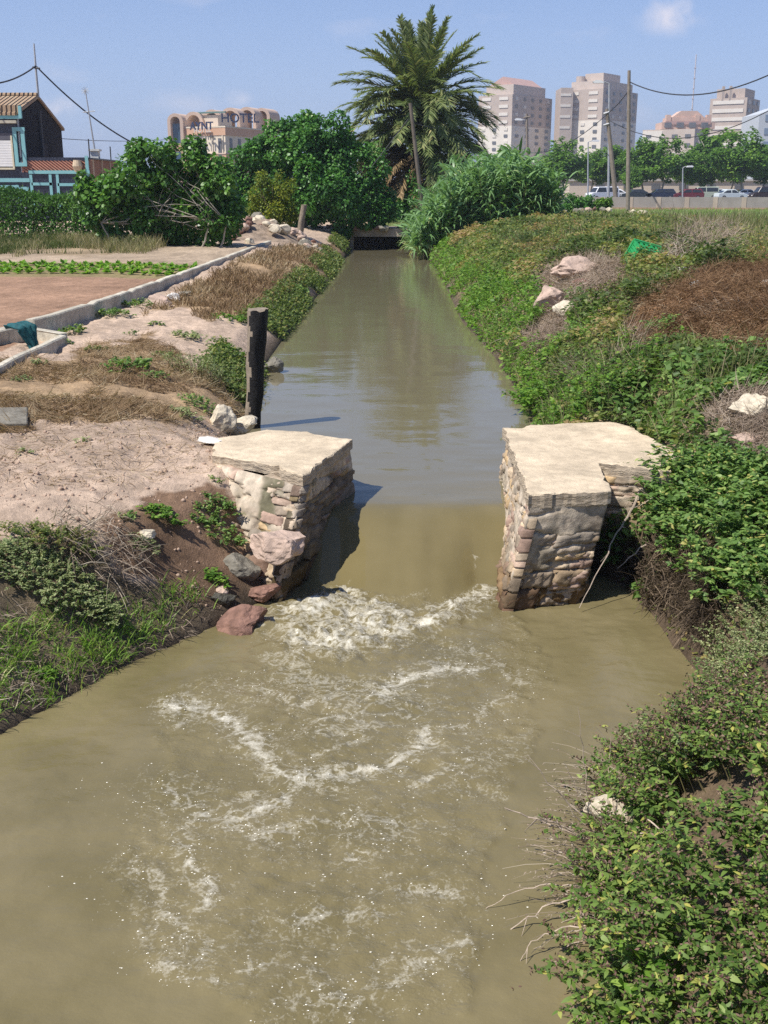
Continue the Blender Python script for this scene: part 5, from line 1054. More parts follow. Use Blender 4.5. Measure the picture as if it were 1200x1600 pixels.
# ------------------------------------------------------------------ right bank: ground cover
PITCH = [(990, 600), (1190, 540), (1210, 700), (1060, 700), (960, 660), (900, 640), (930, 590)]
STONY = [(1120, 640), (1140, 622), (1260, 615), (1260, 740), (1150, 730), (1110, 700)]
BRIGHT = [(690, 430), (760, 440), (850, 470), (840, 520), (790, 560), (740, 545), (700, 490)]
def cover_pts(n, seed):
    g = np.random.default_rng(seed); x, y = sampx(n, 9.0, 58, 1.6, 13, 1.35, g)
    d = seg_dist(x, y, RIGHT); ok = ~inpoly(x, y, WPOLY) & (x > 1) & (d > .02); ok &= ~inpoly(x, y, [(1.0, 8.6), (2.0, 8.8), (2.05, 9.9), (2.65, 9.55), (2.95, 10.2), (2.7, 11.6), (2.5, 11.85), (1.3, 11.6)])
    x, y, d = x[ok], y[ok], d[ok]; z = gz_(x, y); px, py = jproj(x, y, z)
    bare = inpoly(px, py, BROWN_R) | inpoly(px, py, DRY_R) | inpoly(px, py, STONY)
    k = f2(x * .7, y * .7, 201, 4); keep = ~bare & (k > .40) & (g.random(len(x)) < np.clip((9 - (x - 2)) / 5, .15, 1))
    return x[keep], y[keep], z[keep], px[keep], py[keep], d[keep]
x, y, z, px, py, d = cover_pts(230000, 21)
mh = .05 + .38 * np.clip(f2(x * .9, y * .9, 203, 3) - .28, 0, 1) + .20 * np.clip(f2(x * 2.6, y * 2.6, 204, 3) - .3, 0, 1); mh *= sstep(0, .5, d + .15) * (1 + .9 * sstep(13, 20, y))
u = 1 - .75 * rng.random(len(x)) ** 2; P = np.stack([x, y, z + mh * u], 1)
sz = (.026 + .0013 * y) * rng.uniform(.7, 1.5, len(x)); az = rng.uniform(0, 6.283, len(x)); D = np.stack([np.cos(az), np.sin(az), rng.normal(.1, .35, len(x))], 1); N = UPV + rng.normal(0, .45, (len(x), 3))
bright = inpoly(px, py, BRIGHT) | ((d < .7) & (f2(x * .6, y * .4, 207, 2) > .5) & (y > 12)); net = (inpoly(px, py, PITCH) | (y < 11)) & (f2(x * 1.4, y * 1.4, 209, 3) > .40)
pv = f2(x * .9, y * .6, 205, 3)
var = np.clip((pv - .5) * 2.2 + .42 + rng.normal(0, .16, len(x)) + .25 * (u - .8), 0, 1)
for nm, m, s, k in (("ground_cover", M_OLIVE, ~bright & ~net, 1.0), ("fresh_ground_cover", M_FRESH, bright & ~net, 1.05), ("nettle_patch", M_NETTLE, net, 1.35)):
    vv = var[s] if nm != "nettle_patch" else np.clip(.45 + rng.normal(0, .25, s.sum()) + (pv[s] - .5), 0, 1)
    if nm[0] == 'f': vv = np.clip(rng.normal(.45, .28, s.sum()), 0, 1)
    o = leafobj(nm, m, P[s], D[s], N[s], sz[s] * 1.5 * k, sz[s] * .95 * k, vv, KITE, .25)
    tag(o, {"ground_cover": "mixed olive and yellowing weeds matting the right bank", "fresh_ground_cover": "bright fresh green creeping weeds along the right waterline", "nettle_patch": "dark green nettles spreading up the slope behind the right pier"}[nm], "weeds", kind='stuff')
# stems and thin sprigs standing out of the cover
x, y, z, px, py, d = cover_pts(48000, 22); s = f2(x * .8, y * .8, 211, 3) > .48; x, y, z = x[s], y[s], z[s]
o = blades("weed_sprigs", M_WILD, x, y, z + .05, rng.uniform(.15, .50, len(x)) * (1 + .014 * y), .004 + .0003 * y, .5, np.clip(rng.normal(.5, .3, len(x)), 0, 1), .3); tag(o, "thin greenish brown sprigs standing among the right bank weeds", "weeds", kind='stuff')
# grey wild grass along the top of the bank
x, y = sampx(30000, 24, 66, 3.4, 30, 1.2); z = gz_(x, y); px, py = jproj(x, y, z); s = inpoly(px, py, [(860, 318), (1260, 322), (1260, 400), (1080, 410), (1000, 385), (900, 400), (840, 380)]) & (f2(x * .6, y * .3, 221, 3) > .38); x, y, z = x[s], y[s], z[s]
o = blades("wild_grass", M_WILD, x, y, z, rng.uniform(.25, .75, len(x)), .012 + .0003 * y, .35, np.clip(f2(x * .4, y * .3, 223, 3) * 1.1 + rng.normal(0, .2, len(x)), 0, 1), .25); tag(o, "greyish wild grass along the top of the right bank", "grass", kind='stuff')
x, y = sampx(16000, 46, 92, 4, 60, 1.0); z = gz_(x, y); s = ~((y > 50) & (y < 55) & (x > 12)); x, y, z = x[s], y[s], z[s]
o = blades("field_grass", M_GRASS, x, y, z, rng.uniform(.1, .35, len(x)), .03, .5, np.clip(rng.normal(.45, .25, len(x)), 0, 1), .2); tag(o, "short green field grass before the concrete boundary wall", "grass", kind='stuff')
# brown thatch heap and dry stalks
def litter(name, m, poly, n, L, W, label, seed, y0, y1, x0, x1, pile=.1, cat="straw", flat=.25, f=None, side=None):
    g = np.random.default_rng(seed); x, y = sampx(n, y0, y1, x0, x1, 1.6, g); z = gz_(x, y); px, py = jproj(x, y, z); s = inpoly(px, py, poly) & ~inpoly(x, y, WPOLY)
    if f is not None: s &= f(x, y)
    x, y, z = x[s], y[s], z[s]; k = len(x); P = np.stack([x, y, z + g.random(k) ** 2 * pile * (.5 + f2(x * 2, y * 2, seed, 3))], 1)
    a0 = f2(x * .8, y * .8, seed + 1, 3) * 12; az = a0 + g.normal(0, .9, k); D = np.stack([np.cos(az), np.sin(az), g.normal(.12, flat, k)], 1); N = UPV + g.normal(0, .5, (k, 3))
    o = leafobj(name, m, P, D, N, g.uniform(L[0], L[1], k), g.uniform(W[0], W[1], k), np.clip(f2(x * 1.5, y * 1.5, seed + 2, 3) * .9 + g.normal(0, .22, k), 0, 1), BLADE, g.normal(.05, .35, k)); tag(o, label, cat, kind='stuff'); return o
litter("brown_thatch", M_THATCH, BROWN_R, 150000, (.08, .32), (.004, .012), "heap of matted reddish brown thatch on the right bank", 31, 9, 26, 2.4, 9, .22)
litter("dry_stalks", M_DEAD, DRY_R, 80000, (.15, .5), (.005, .012), "pale dry stalks strewn over the right bank slope", 32, 13, 30, 1.9, 8, .18)
litter("dry_brush", M_DEAD, [(1050, 425), (1040, 390), (1090, 362), (1150, 372), (1140, 400), (1085, 420)], 70000, (.2, .8), (.006, .014), "grey tangle of dead brush right of the green crate", 33, 16, 42, 3, 14, .5, flat=.6)
litter("dry_stalks", M_DEAD, [(900, 600), (920, 540), (985, 530), (1000, 560), (960, 590), (930, 610)], 90000, (.15, .5), (.004, .010), "small fan of dry stalks in the weeds above the right pier", 34, 11, 17, 2.2, 5, .12)
M_ROOT = leafmat("dark_roots", [(0, (.035, .026, .018)), (.5, (.095, .070, .048)), (1, (.24, .18, .12))], .1, .8, .1)
litter("dead_undergrowth", M_ROOT, [(960, 880), (1040, 860), (1110, 920), (1110, 990), (1040, 985), (985, 940)], 60000, (.08, .3), (.004, .010), "dead brown roots and stalks hanging over the mud at right", 35, 7.2, 10.5, 2.2, 3.6, .25, flat=.6)
litter("dead_undergrowth", M_DEAD, [(880, 1420), (860, 1330), (900, 1250), (1000, 1230), (1000, 1350), (930, 1450)], 60000, (.10, .35), (.003, .008), "grey dead stalks under the foreground bush at the water", 36, 3.6, 6.5, .9, 2.2, .15, flat=.5)
# left bank straw
litter("matted_straw", M_STRAW, STRAW_NEAR, 75000, (.06, .26), (.004, .010), "matted dry straw on the left bank before the charred post", 41, 10, 19, -7, -1.4, .045, f=lambda a, b: f2(a * 1.3, b * 1.3, 244, 3) > .40, flat=.15)
litter("scattered_straw", M_STRAW, [(-50, 640), (330, 610), (420, 660), (400, 740), (0, 760)], 8000, (.04, .2), (.003, .007), "few loose straws scattered on the bare dirt platform", 42, 8.5, 13, -6, -1, .01, flat=.1)
x, y = sampx(60000, 13, 56, -6.0, -1.7, 1.3); z = gz_(x, y); px, py = jproj(x, y, z); dl = seg_dist(x, y, LEFT)
s = inpoly(px, py, STRAW_FAR) & (dl > .45) & ~inpoly(x, y, WPOLY) & (x > -5.75 + .058 * (y - 17) + .2) & (f2(x * .8, y * .8, 251, 3) > .33); a, b, c = x[s], y[s], z[s]
o = blades("dry_grass", M_STRAW, a, b, c, rng.uniform(.12, .38, len(a)), .005 + .0004 * b, .55, np.clip(f2(a * .9, b * .6, 253, 3) * .9 + rng.normal(0, .2, len(a)), 0, 1), .45); tag(o, "golden dry grass standing between ditch wall and canal", "grass", kind='stuff')
# green fringe on the left waterline
s = (dl < .75) & ~inpoly(x, y, WPOLY) & (x < -1) & (y > 15) & (f2(x * .9, y * .35, 257, 3) > .53); a, b, c = x[s], y[s], z[s]; k = len(a)
a = np.repeat(a, 3) + rng.normal(0, .06, 3 * k); b = np.repeat(b, 3) + rng.normal(0, .08, 3 * k); c = gz_(a, b); k *= 3; az = rng.uniform(0, 6.28, k)
o = leafobj("bank_weeds", M_OLIVE, np.stack([a, b, np.maximum(c, .0) + rng.random(k) * .16], 1), np.stack([np.cos(az), np.sin(az), rng.normal(.2, .4, k)], 1), UPV + rng.normal(0, .5, (k, 3)), .04 + .0014 * b, .025 + .0008 * b, np.clip(rng.normal(.3, .25, k), 0, 1)); tag(o, "green weeds fringing the left waterline of the canal", "weeds", kind='stuff')
# dry scrub in front of the hedge, left
x, y = sampx(40000, 33.5, 46, -24, -7.5, 1.); s = f2(x * .5, y * .5, 261, 3) > .42; x, y = x[s], y[s]; z = gz_(x, y)
s = (y > 35) | (x < -11); x, y, z = x[s], y[s], z[s]
o = blades("dry_scrub", M_WILD, x, y, z, rng.uniform(.15, .65, len(x)) * (.4 + 1.0 * f2(x * .4, y * .4, 262, 2)), .018, .5, np.clip(.72 + rng.normal(0, .18, len(x)) - .9 * (f2(x * .8, y * .8, 263, 3) > .60), 0, 1), .3); tag(o, "low dry scrub in front of the clipped hedge", "scrub", kind='stuff')
# lettuce strip
V = []; g = np.random.default_rng(9); lx, ly = [], []
for r in range(5):
    for xx in np.arange(-26, -4.9, .30): lx.append(xx + g.normal(0, .05)); ly.append(28.7 + r * .58 + g.normal(0, .06))
lx, ly = np.array(lx), np.array(ly); s = lx < -5.75 + .058 * (ly - 17) - .3; lx, ly = lx[s], ly[s]; k = 14; n = len(lx)
a = np.repeat(lx, k); b = np.repeat(ly, k); az = rng.uniform(0, 6.28, n * k); el = rng.uniform(.2, 1.3, n * k); D = np.stack([np.cos(az) * np.cos(el), np.sin(az) * np.cos(el), np.sin(el)], 1)
o = leafobj("lettuce_rows", M_LETT, np.stack([a, b, gz_(a, b) + .02], 1), D, UPV + D * -.3 + rng.normal(0, .2, (n * k, 3)), rng.uniform(.14, .24, n * k), .12, np.clip(rng.normal(.5, .25, n * k), 0, 1), KITE, .3); tag(o, "strip of bright green lettuces across the ploughed field", "lettuces", kind='stuff')
# grass on the low left slope
def tufts(poly, n, seed, y0, y1, x0, x1, per, L, W, name, label, m=M_GRASS, spread=.05, lean=.7):
    g = np.random.default_rng(seed); x, y = sampx(n, y0, y1, x0, x1, 1.2, g); z = gz_(x, y); px, py = proj(x, y, z); s = inpoly(px, py, poly) & ~inpoly(x, y, WPOLY); x, y = x[s], y[s]
    x = np.repeat(x, per) + g.normal(0, spread, len(x) * per); y = np.repeat(y, per) + g.normal(0, spread, len(y) * per); s = ~inpoly(x, y, WPOLY); x, y = x[s], y[s]
    o = blades(name, m, x, y, gz_(x, y) - .01, g.uniform(*L, len(x)), g.uniform(*W, len(x)), lean, np.clip(g.normal(.5, .27, len(x)), 0, 1), g.uniform(.2, .7, len(x))); tag(o, label, "grass", kind='stuff'); return o
tufts([(-60, 960), (60, 960), (180, 930), (210, 945), (300, 905), (310, 945), (240, 1010), (180, 1050), (120, 1090), (-60, 1140)], 1500, 61, 6, 9.6, -5, -1.2, 16, (.10, .28), (.005, .011), "grass", "lush green grass on the low left slope at the pool")
litter("dry_litter", M_DEAD, [(-60, 900), (330, 900), (340, 985), (200, 1060), (-60, 1140)], 9000, (.04, .16), (.003, .007), "dead stalks lying between grass tufts on the low left slope", 63, 6, 10, -5, -1.2, .04)
# pebbles and clods
g = np.random.default_rng(77); x, y = sampx(9000, 7, 16, -6, -1.2, 1.4, g); z = gz_(x, y); s = ~inpoly(x, y, WPOLY); x, y, z = x[s], y[s], z[s]; px, py = proj(x, y, z)
s = inpoly(px, py, [(-100, 650), (380, 660), (400, 900), (340, 990), (180, 830), (-100, 860)]) & (f2(x * 2, y * 2, 78, 3) > .42); x, y, z = x[s], y[s], z[s]; n = len(x)
ic = bmesh.new(); bmesh.ops.create_icosphere(ic, subdivisions=1, radius=1); bv = np.array([v.co[:] for v in ic.verts]); bf = np.array([[v.index for v in f.verts] for f in ic.faces]); ic.free()
sc = (.004 + .022 * g.random(n) ** 4)[:, None, None] * g.uniform(.6, 1.3, (n, 1, 3)); Vp = bv[None] * (1 + g.normal(0, .18, (n, len(bv), 1))) * sc + np.stack([x, y, z], 1)[:, None]
Fp = (bf[None] + (np.arange(n) * len(bv))[:, None, None]).reshape(-1, 3); o = mesh_np("clods", Vp.reshape(-1, 3), Fp, plain("clod", (.42, .30, .22), .95, .3, 30)); tag(o, "small clods and pebbles on the bare dirt", "clods", kind='stuff')

# ------------------------------------------------------------------ plants with stems, leaves and seed heads
def plant(name, label, cat, bx, by, H, lean, nl, LL, LW, m, seed, group=None, t0=.25, droop=.25, seeds=0, stemw=.006, bz=None, leafshape=KITE, centre=None, smat=M_STEM, seedsz=.012, dirn=None, lt=(.4, 1)):
    g = np.random.default_rng(seed); n = len(bx); bz = gz_(bx, by) if bz is None else bz; cx, cy = (np.mean(bx), np.mean(by)) if centre is None else centre
    base = np.stack([bx, by, bz], 1); root = empty(name, (float(cx), float(cy), float(np.min(bz)))); tag(root, label, cat, group); ro = np.array(root.location)
    H = np.broadcast_to(H, (n,)) * g.uniform(.7, 1.2, n); out = np.stack([bx - cx, by - cy, 0 * bx], 1); out = out / (np.abs(out).max() + 1e-6)
    dv = nrm(UPV + out * lean + g.normal(0, .22, (n, 3)) + (0 if dirn is None else np.asarray(dirn)))
    def pt(i, t): return base[i] + dv[i] * (H[i] * t)[:, None] + np.stack([0 * t, 0 * t, -droop * H[i] * t ** 2.2], 1)
    ts = np.linspace(0, 1, 6); idx = np.arange(n); V = []
    sd = nrm(np.cross(dv, g.normal(size=(n, 3)))); 
    for t in ts: c = pt(idx, np.full(n, t)); wd = stemw * (1.05 - .75 * t); V += [c - sd * wd / 2, c + sd * wd / 2]
    Vs = np.stack(V, 1); b = (np.arange(n) * 12)[:, None, None]; q = np.arange(5)[None, :, None] * 2 + np.array([0, 1, 3, 2]); Fs = (b + q).reshape(-1, 4)
    mesh_np("stems", Vs.reshape(-1, 3) - ro, Fs, smat, root, {'var': np.repeat(g.random(n), 12)})
    i = np.repeat(idx, nl); t = g.uniform(t0, 1.0, n * nl) ** .8; P = pt(i, t); az = g.uniform(0, 6.283, n * nl)
    D = np.stack([np.cos(az), np.sin(az), g.normal(.25, .3, n * nl)], 1); N = UPV * 1.0 + D * .15 + g.normal(0, .4, (n * nl, 3))
    L = g.uniform(LL[0], LL[1], n * nl) * (1.15 - .45 * t); Wd = L * LW * g.uniform(.8, 1.2, n * nl)
    var = np.clip(g.normal(.45, .22, n * nl) + .15 * (t - .6) + (g.random(n * nl) > .975) * .5 + np.repeat(g.normal(0, .12, n), nl), 0, 1)
    leafobj("leaves", m, P - ro, D, N, L, Wd, var, leafshape, .28, root)
    if seeds:
        i = np.repeat(idx, seeds); t = g.uniform(.55, 1.0, n * seeds); P = pt(i, t) + g.normal(0, .010, (n * seeds, 3)); D = rdir(n * seeds, g)
        leafo = leafobj("seed_heads", M_SEED, P - ro, D, rdir(n * seeds, g), seedsz * g.uniform(.6, 1.7, n * seeds), seedsz * .8, np.clip(g.normal(.5, .3, n * seeds), 0, 1), KITE, 0, root); tag(leafo, kind="stuff")
    return root
def disc(px, py, wpx, n, seed, asp=.8):
    q = gpt(px, py); zc = q.y * CT + (EYE - q.z) * ST; r = wpx * zc / F_PX / 2; g = np.random.default_rng(seed); a = g.uniform(0, 6.283, n); k = np.sqrt(g.random(n)) * r
    return q.x + np.cos(a) * k, q.y + np.sin(a) * k * asp, r
def weed(px, py, wpx, hgt, nst, nl, LL, LW, m, seed, label, cat="weed", name="weed", group=None, **kw):
    x, y, r = disc(px, py, wpx * .7, nst, seed); s = ~inpoly(x, y, WPOLY); 
    return plant(name, label, cat, x[s], y[s], hgt, kw.pop('lean', .8), nl, LL, LW, m, seed, group, **kw)
# left bank plants
GW = "single weeds on the left bank"
weed(206, 578, 74, .26, 34, 13, (.05, .085), .8, M_NETTLE, 301, "broad leaved dark green weed in the middle of the matted straw", group=GW)
weed(238, 592, 44, .14, 16, 10, (.04, .06), .8, M_NETTLE, 302, "low offshoot trailing from the broad leaved weed", group=GW)
weed(354, 553, 52, .20, 26, 14, (.05, .08), .7, M_FRESH, 303, "bright green weed left of the charred post's middle", group=GW)
weed(310, 590, 120, .42, 150, 10, (.03, .05), .35, M_HERB, 304, "tall grey green bush with dry stems before the charred post", "bush", "bush", lean=.35, stemw=.008)
weed(322, 640, 84, .20, 44, 14, (.035, .06), .6, M_NETTLE, 305, "low green weed at the foot of the grey green bush", group=GW)
weed(362, 500, 84, .16, 40, 14, (.05, .08), .6, M_FRESH, 306, "spreading green weed near the canal edge above the post", group=GW)
weed(113, 522, 42, .20, 20, 13, (.05, .08), .7, M_NETTLE, 307, "round green weed against the concrete ditch corner", group=GW)
weed(178, 493, 74, .18, 44, 13, (.05, .085), .6, M_NETTLE, 308, "wide patch of green weed along the ditch wall", group=GW)
weed(213, 478, 56, .18, 30, 13, (.05, .09), .6, M_NETTLE, 309, "weed patch by the ditch wall nearest the squared block", group=GW)
weed(97, 537, 46, .09, 22, 10, (.03, .06), .6, M_FRESH, 310, "flat light green weed between ditch end and straw", group=GW)
weed(206, 523, 20, .10, 10, 10, (.04, .06), .6, M_NETTLE, 311, "tiny weed alone on the bare strip below the ditch patches", group=GW)
weed(243, 509, 28, .10, 12, 10, (.04, .06), .6, M_NETTLE, 312, "small weed on the bare strip right of the tiny one", group=GW)
weed(62, 570, 24, .12, 12, 9, (.04, .06), .5, M_HERB, 313, "small tuft of grey green weed in the straw near the left edge", group=GW)
weed(36, 596, 30, .12, 12, 9, (.04, .06), .5, M_HERB, 314, "pale weed tuft in the straw nearest the left edge", group=GW)
weed(462, 455, 50, .25, 34, 14, (.07, .11), .6, M_NETTLE, 315, "dark green weed hanging over the far left waterline", group=GW)
weed(205, 385, 60, .5, 40, 12, (.09, .14), .5, M_HERB, 316, "grey green weed at the edge of the dirt track before the fig bush", group=GW)
weed(335, 385, 40, .12, 20, 10, (.08, .12), .5, M_HERB, 317, "flat weed beside the dirt track right of the fig bush", group=GW)
weed(300, 530, 70, .16, 30, 13, (.045, .07), .6, M_HERB, 318, "spreading grey green weed on the bare strip above the dry bush", group=GW)
weed(258, 560, 54, .14, 24, 12, (.04, .065), .6, M_OLIVE, 319, "olive weed between the broad leaved weed and the grey green bush", group=GW)
weed(150, 548, 44, .12, 20, 11, (.04, .06), .6, M_OLIVE, 320, "small olive weed in the straw right of the ditch end", group=GW)
weed(290, 650, 60, .14, 30, 12, (.03, .05), .6, M_HERB, 329, "low grey green weed at the straw's edge left of the limestone lump", group=GW)
weed(128, 690, 22, .06, 9, 9, (.025, .04), .5, M_HERB, 333, "tiny weed tuft alone in the middle of the dirt platform", group=GW)
weed(40, 708, 26, .06, 9, 9, (.025, .04), .5, M_HERB, 334, "tiny weed tuft on the dirt platform nearest the left edge", group=GW)
# slope below the dirt platform
weed(250, 805, 60, .13, 26, 14, (.035, .06), .65, M_FRESH, 321, "yellowish green weed on the moist brown slope", group=GW)
weed(202, 812, 28, .10, 14, 11, (.03, .05), .4, M_NETTLE, 322, "little pointed weed left of the yellowish one on the brown slope", group=GW)
weed(345, 795, 46, .15, 28, 14, (.03, .05), .6, M_NETTLE, 323, "upper green weed close against the left pier's front", group=GW)
weed(340, 832, 86, .14, 46, 14, (.03, .055), .6, M_NETTLE, 324, "wide green weed spreading between brown slope and left pier", group=GW)
weed(226, 856, 42, .10, 22, 11, (.035, .06), .3, M_HERB, 325, "spiky weed growing right below the small pale stone", group=GW)
weed(340, 908, 44, .08, 14, 9, (.05, .08), .5, M_FRESH, 326, "light green leafy weed above the red boulder", group=GW)
weed(70, 1055, 46, .08, 14, 9, (.03, .045), .9, M_FRESH, 327, "light round leaved weed in the grass at the pool edge", group=GW)
weed(338, 752, 16, .08, 8, 8, (.02, .035), .6, M_FRESH, 328, "tiny green sprout on the dirt beside the left coping", group=GW)
x, y, r = disc(72, 905, 190, 520, 331, .42); plant("herb_bush", "rounded grey green herb bush at the left edge above the grass", "bush", x, y, .21, 1.1, 26, (.017, .034), .65, M_HERB, 331, t0=.3, droop=.4, seeds=5, seedsz=.008, stemw=.004)
x, y, r = disc(85, 850, 120, 140, 332, .45); plant("herb_bush", "smaller green herb clump on top of the grey green one", "bush", x, y, .26, .9, 24, (.018, .034), .6, M_OLIVE, 332, t0=.3, droop=.35, stemw=.004)
# dead tangle beside it
g = np.random.default_rng(341); x, y, r = disc(150, 850, 130, 420, 341, 1.0); n = len(x); az = g.normal(-.3, 1.0, n); D = np.stack([np.cos(az) * .9, -np.abs(np.sin(az)) * .6 - .2, g.normal(.25, .4, n)], 1)
o = leafobj("dead_bush", M_DEAD, np.stack([x, y, gz_(x, y) + g.random(n) * .22], 1), D, rdir(n, g), g.uniform(.12, .38, n), .006, g.random(n), BLADE, g.normal(.3, .3, n)); tag(o, "tangle of dead grey stems right of the herb bush", "dead bush")
# right bank single plants
GR = "single plants on the right bank"
weed(842, 640, 120, .55, 75, 18, (.07, .13), .5, M_FRESH, 351, "tall bright green leafy plant overhanging the canal behind the right pier", "plant", "leafy_plant", lean=1.0)
weed(890, 570, 90, .40, 60, 16, (.05, .08), .4, M_OLIVE, 352, "feathery yellowish green plant above the tall bright one", "plant", "leafy_plant")
weed(955, 470, 130, .45, 110, 16, (.05, .08), .5, M_OLIVE, 353, "yellow spotted bush right of the dry stalk slope", "bush", "bush", seeds=6, seedsz=.03)
weed(1030, 520, 46, .3, 26, 14, (.06, .1), .5, M_NETTLE, 354, "dark green weed at the foot of the brown thatch", group=GR)
weed(900, 465, 30, .35, 16, 12, (.05, .08), .5, M_NETTLE, 355, "small weed growing among the tan boulders", group=GR)
weed(860, 348, 50, .5, 30, 14, (.12, .2), .6, M_NETTLE, 356, "dark leafy weed at the right foot of the reeds", group=GR)
weed(1022, 392, 90, .5, 70, 13, (.06, .10), .5, M_OLIVE, 357, "olive weeds crowding the green crate's far side", group=GR)
weed(1000, 425, 66, .32, 50, 13, (.06, .09), .5, M_OLIVE, 358, "yellowing weeds in front of the green crate", group=GR)
weed(1190, 420, 90, .5, 60, 13, (.06, .10), .5, M_OLIVE, 359, "olive bush at the right edge above the brown thatch", group=GR)
# the big nettle clump right of the right pier
def region(n, seed, poly, z, yr, xr):
    g = np.random.default_rng(seed); x = g.uniform(*xr, n); y = g.uniform(*yr, n); zz = gz_(x, y); px, py = proj(x, y, zz); s = inpoly(px, py, poly) & ~inpoly(x, y, WPOLY); return x[s], y[s]
x, y = region(5200, 361, [(1010, 780), (1060, 740), (1120, 735), (1260, 745), (1300, 900), (1200, 960), (1120, 960), (1060, 900)], .5, (7.5, 11.6), (2.3, 5.2)); x, y = x[:620], y[:620]
plant("nettle_clump", "tall dark green nettle clump crowding the right pier's broken side", "nettles", x, y, .48, .5, 22, (.042, .095), .52, M_NETTLE, 361, t0=.15, droop=.3, seeds=2, seedsz=.012, leafshape=LEAF, dirn=(-.35, -.25, 0))
x, y = region(5200, 362, [(1110, 1040), (1120, 1000), (1180, 930), (1300, 900), (1300, 1150), (1180, 1150), (1110, 1100)], .2, (6.2, 9), (2.2, 4.2)); x, y = x[:520], y[:520]
plant("herb_bush", "fine leaved grey green bush over the mud bank at the right edge", "bush", x, y, .28, .4, 34, (.014, .030), .55, M_HERB, 362, t0=.15, droop=.3, seeds=8, seedsz=.009, dirn=(-.3, -.2, 0))
# foreground bush
x, y = region(9000, 371, [(930, 1640), (900, 1500), (940, 1400), (960, 1290), (1020, 1240), (1090, 1200), (1400, 1150), (1600, 1700), (1600, 2800), (900, 2800)], .1, (2.3, 6.4), (.95, 3.3)); k_ = f2(x * 2.4, y * 2.4, 375, 2) > .34; x, y = x[k_][:1000], y[k_][:1000]
plant("seeding_bush", "leafy bush with brownish purple seed spikes filling the lower right corner", "bush", x, y, .42 * np.clip(.35 + 1.9 * (f2(x * 2.3, y * 2.3, 373, 2) - .15), .5, 1.5), .2, 27, (.018, .070), .46, M_BUSH, 371, t0=.15, droop=.35, seeds=20, seedsz=.014, leafshape=LEAF, dirn=(-.45, .05, 0), stemw=.005)
x, y = region(9000, 372, [(1000, 1280), (1060, 1190), (1150, 1110), (1300, 1080), (1300, 1290), (1120, 1300)], .2, (5.0, 7.4), (1.5, 3.4)); x, y = x[:380], y[:380]
plant("seeding_bush", "purple tinged bush leaning over the pool behind the corner bush", "bush", x, y, .40 * np.clip(.35 + 1.9 * (f2(x * 2.3, y * 2.3, 374, 2) - .15), .5, 1.5), .3, 26, (.016, .050), .44, M_BUSH, 372, t0=.2, droop=.3, seeds=24, seedsz=.013, leafshape=LEAF, dirn=(-.35, .1, 0), stemw=.005)
litter("dry_litter", M_DEAD, [(640, 400), (760, 340), (1300, 320), (1300, 780), (1060, 720), (860, 660), (780, 560)], 60000, (.08, .34), (.004, .009), "dry stems littering the gaps between weeds on the right bank", 66, 11, 40, 2, 10, .10, f=lambda a, b: f2(a * .7, b * .7, 201, 4) < .46)
g = np.random.default_rng(24); xa, ya = sampx(52000, 1.2, 11.5, 2.2, 10, 1.0, g); xb, yb = sampx(16000, 1.0, 6.5, -9, -3.4, 1.0, g); x = np.concatenate([xa, xb]); y = np.concatenate([ya, yb])
k_ = ~inpoly(x, y, WPOLY) & (f2(x * .8, y * .8, 206, 3) > .36) & ~inpoly(x, y, [(1.0, 8.6), (2.0, 8.8), (2.05, 9.9), (2.65, 9.55), (2.95, 10.2), (2.7, 11.6), (1.3, 11.6)]); x, y = x[k_], y[k_]; z = gz_(x, y); px, py = jproj(x, y, z); k_ = ~inpoly(px, py, STONY); x, y, z = x[k_], y[k_], z[k_]; n = len(x)
az = g.uniform(0, 6.283, n); o = leafobj("ground_cover", M_OLIVE, np.stack([x, y, z + (.03 + .25 * np.clip(f2(x * 1.5, y * 1.5, 208, 3) - .3, 0, 1)) * (1 - .7 * g.random(n) ** 2)], 1), np.stack([np.cos(az), np.sin(az), g.normal(.15, .35, n)], 1), UPV + g.normal(0, .45, (n, 3)), g.uniform(.03, .075, n), g.uniform(.02, .042, n), np.clip(f2(x, y, 210, 3) + g.normal(-.05, .2, n), 0, 1), KITE, .25); tag(o, "low olive weeds carpeting the near banks behind the bushes", "weeds", kind='stuff')
# ragged taller growth breaking the carpet of the right bank
for q, (mm, sd, nm, lab) in enumerate(((M_OLIVE, 381, "tall_weeds", "taller ragged olive weeds rising from the right bank carpet"), (M_NETTLE, 382, "tall_weeds", "taller ragged darker green weeds rising from the right bank carpet"), (M_FRESH, 383, "tall_weeds", "taller ragged light green weeds rising near the right waterline"))):
    g = np.random.default_rng(sd); cx, cy = sampx(150, 12.3, 42, 2.1, 9 if q < 2 else 3.4, 1.3, g); x = np.repeat(cx, 11) + g.normal(0, .16, len(cx) * 11) * np.repeat(.6 + cy * .03, 11); y = np.repeat(cy, 11) + g.normal(0, .2, len(cy) * 11) * np.repeat(.6 + cy * .03, 11); px, py = jproj(x, y, gz_(x, y))
    k = ~inpoly(x, y, WPOLY) & ~inpoly(px, py, BROWN_R) & ~inpoly(px, py, DRY_R) & ~inpoly(px, py, STONY) & (y > 12); x, y = x[k], y[k]
    r_ = plant(nm, lab, "weeds", x, y, .28 + .011 * y, .0, 11, (.045, .10), .5, mm, sd, t0=.2, droop=.3, seeds=2 if q == 0 else 0, seedsz=.03, centre=(4, 20)); tag(r_, kind='stuff')
g = np.random.default_rng(391); x, y = region(6000, 391, [(860, 1300), (930, 1240), (1010, 1230), (980, 1340), (960, 1450), (920, 1540), (850, 1500)], 0, (3.8, 6.4), (.8, 2.4)); x, y = x[:300], y[:300]
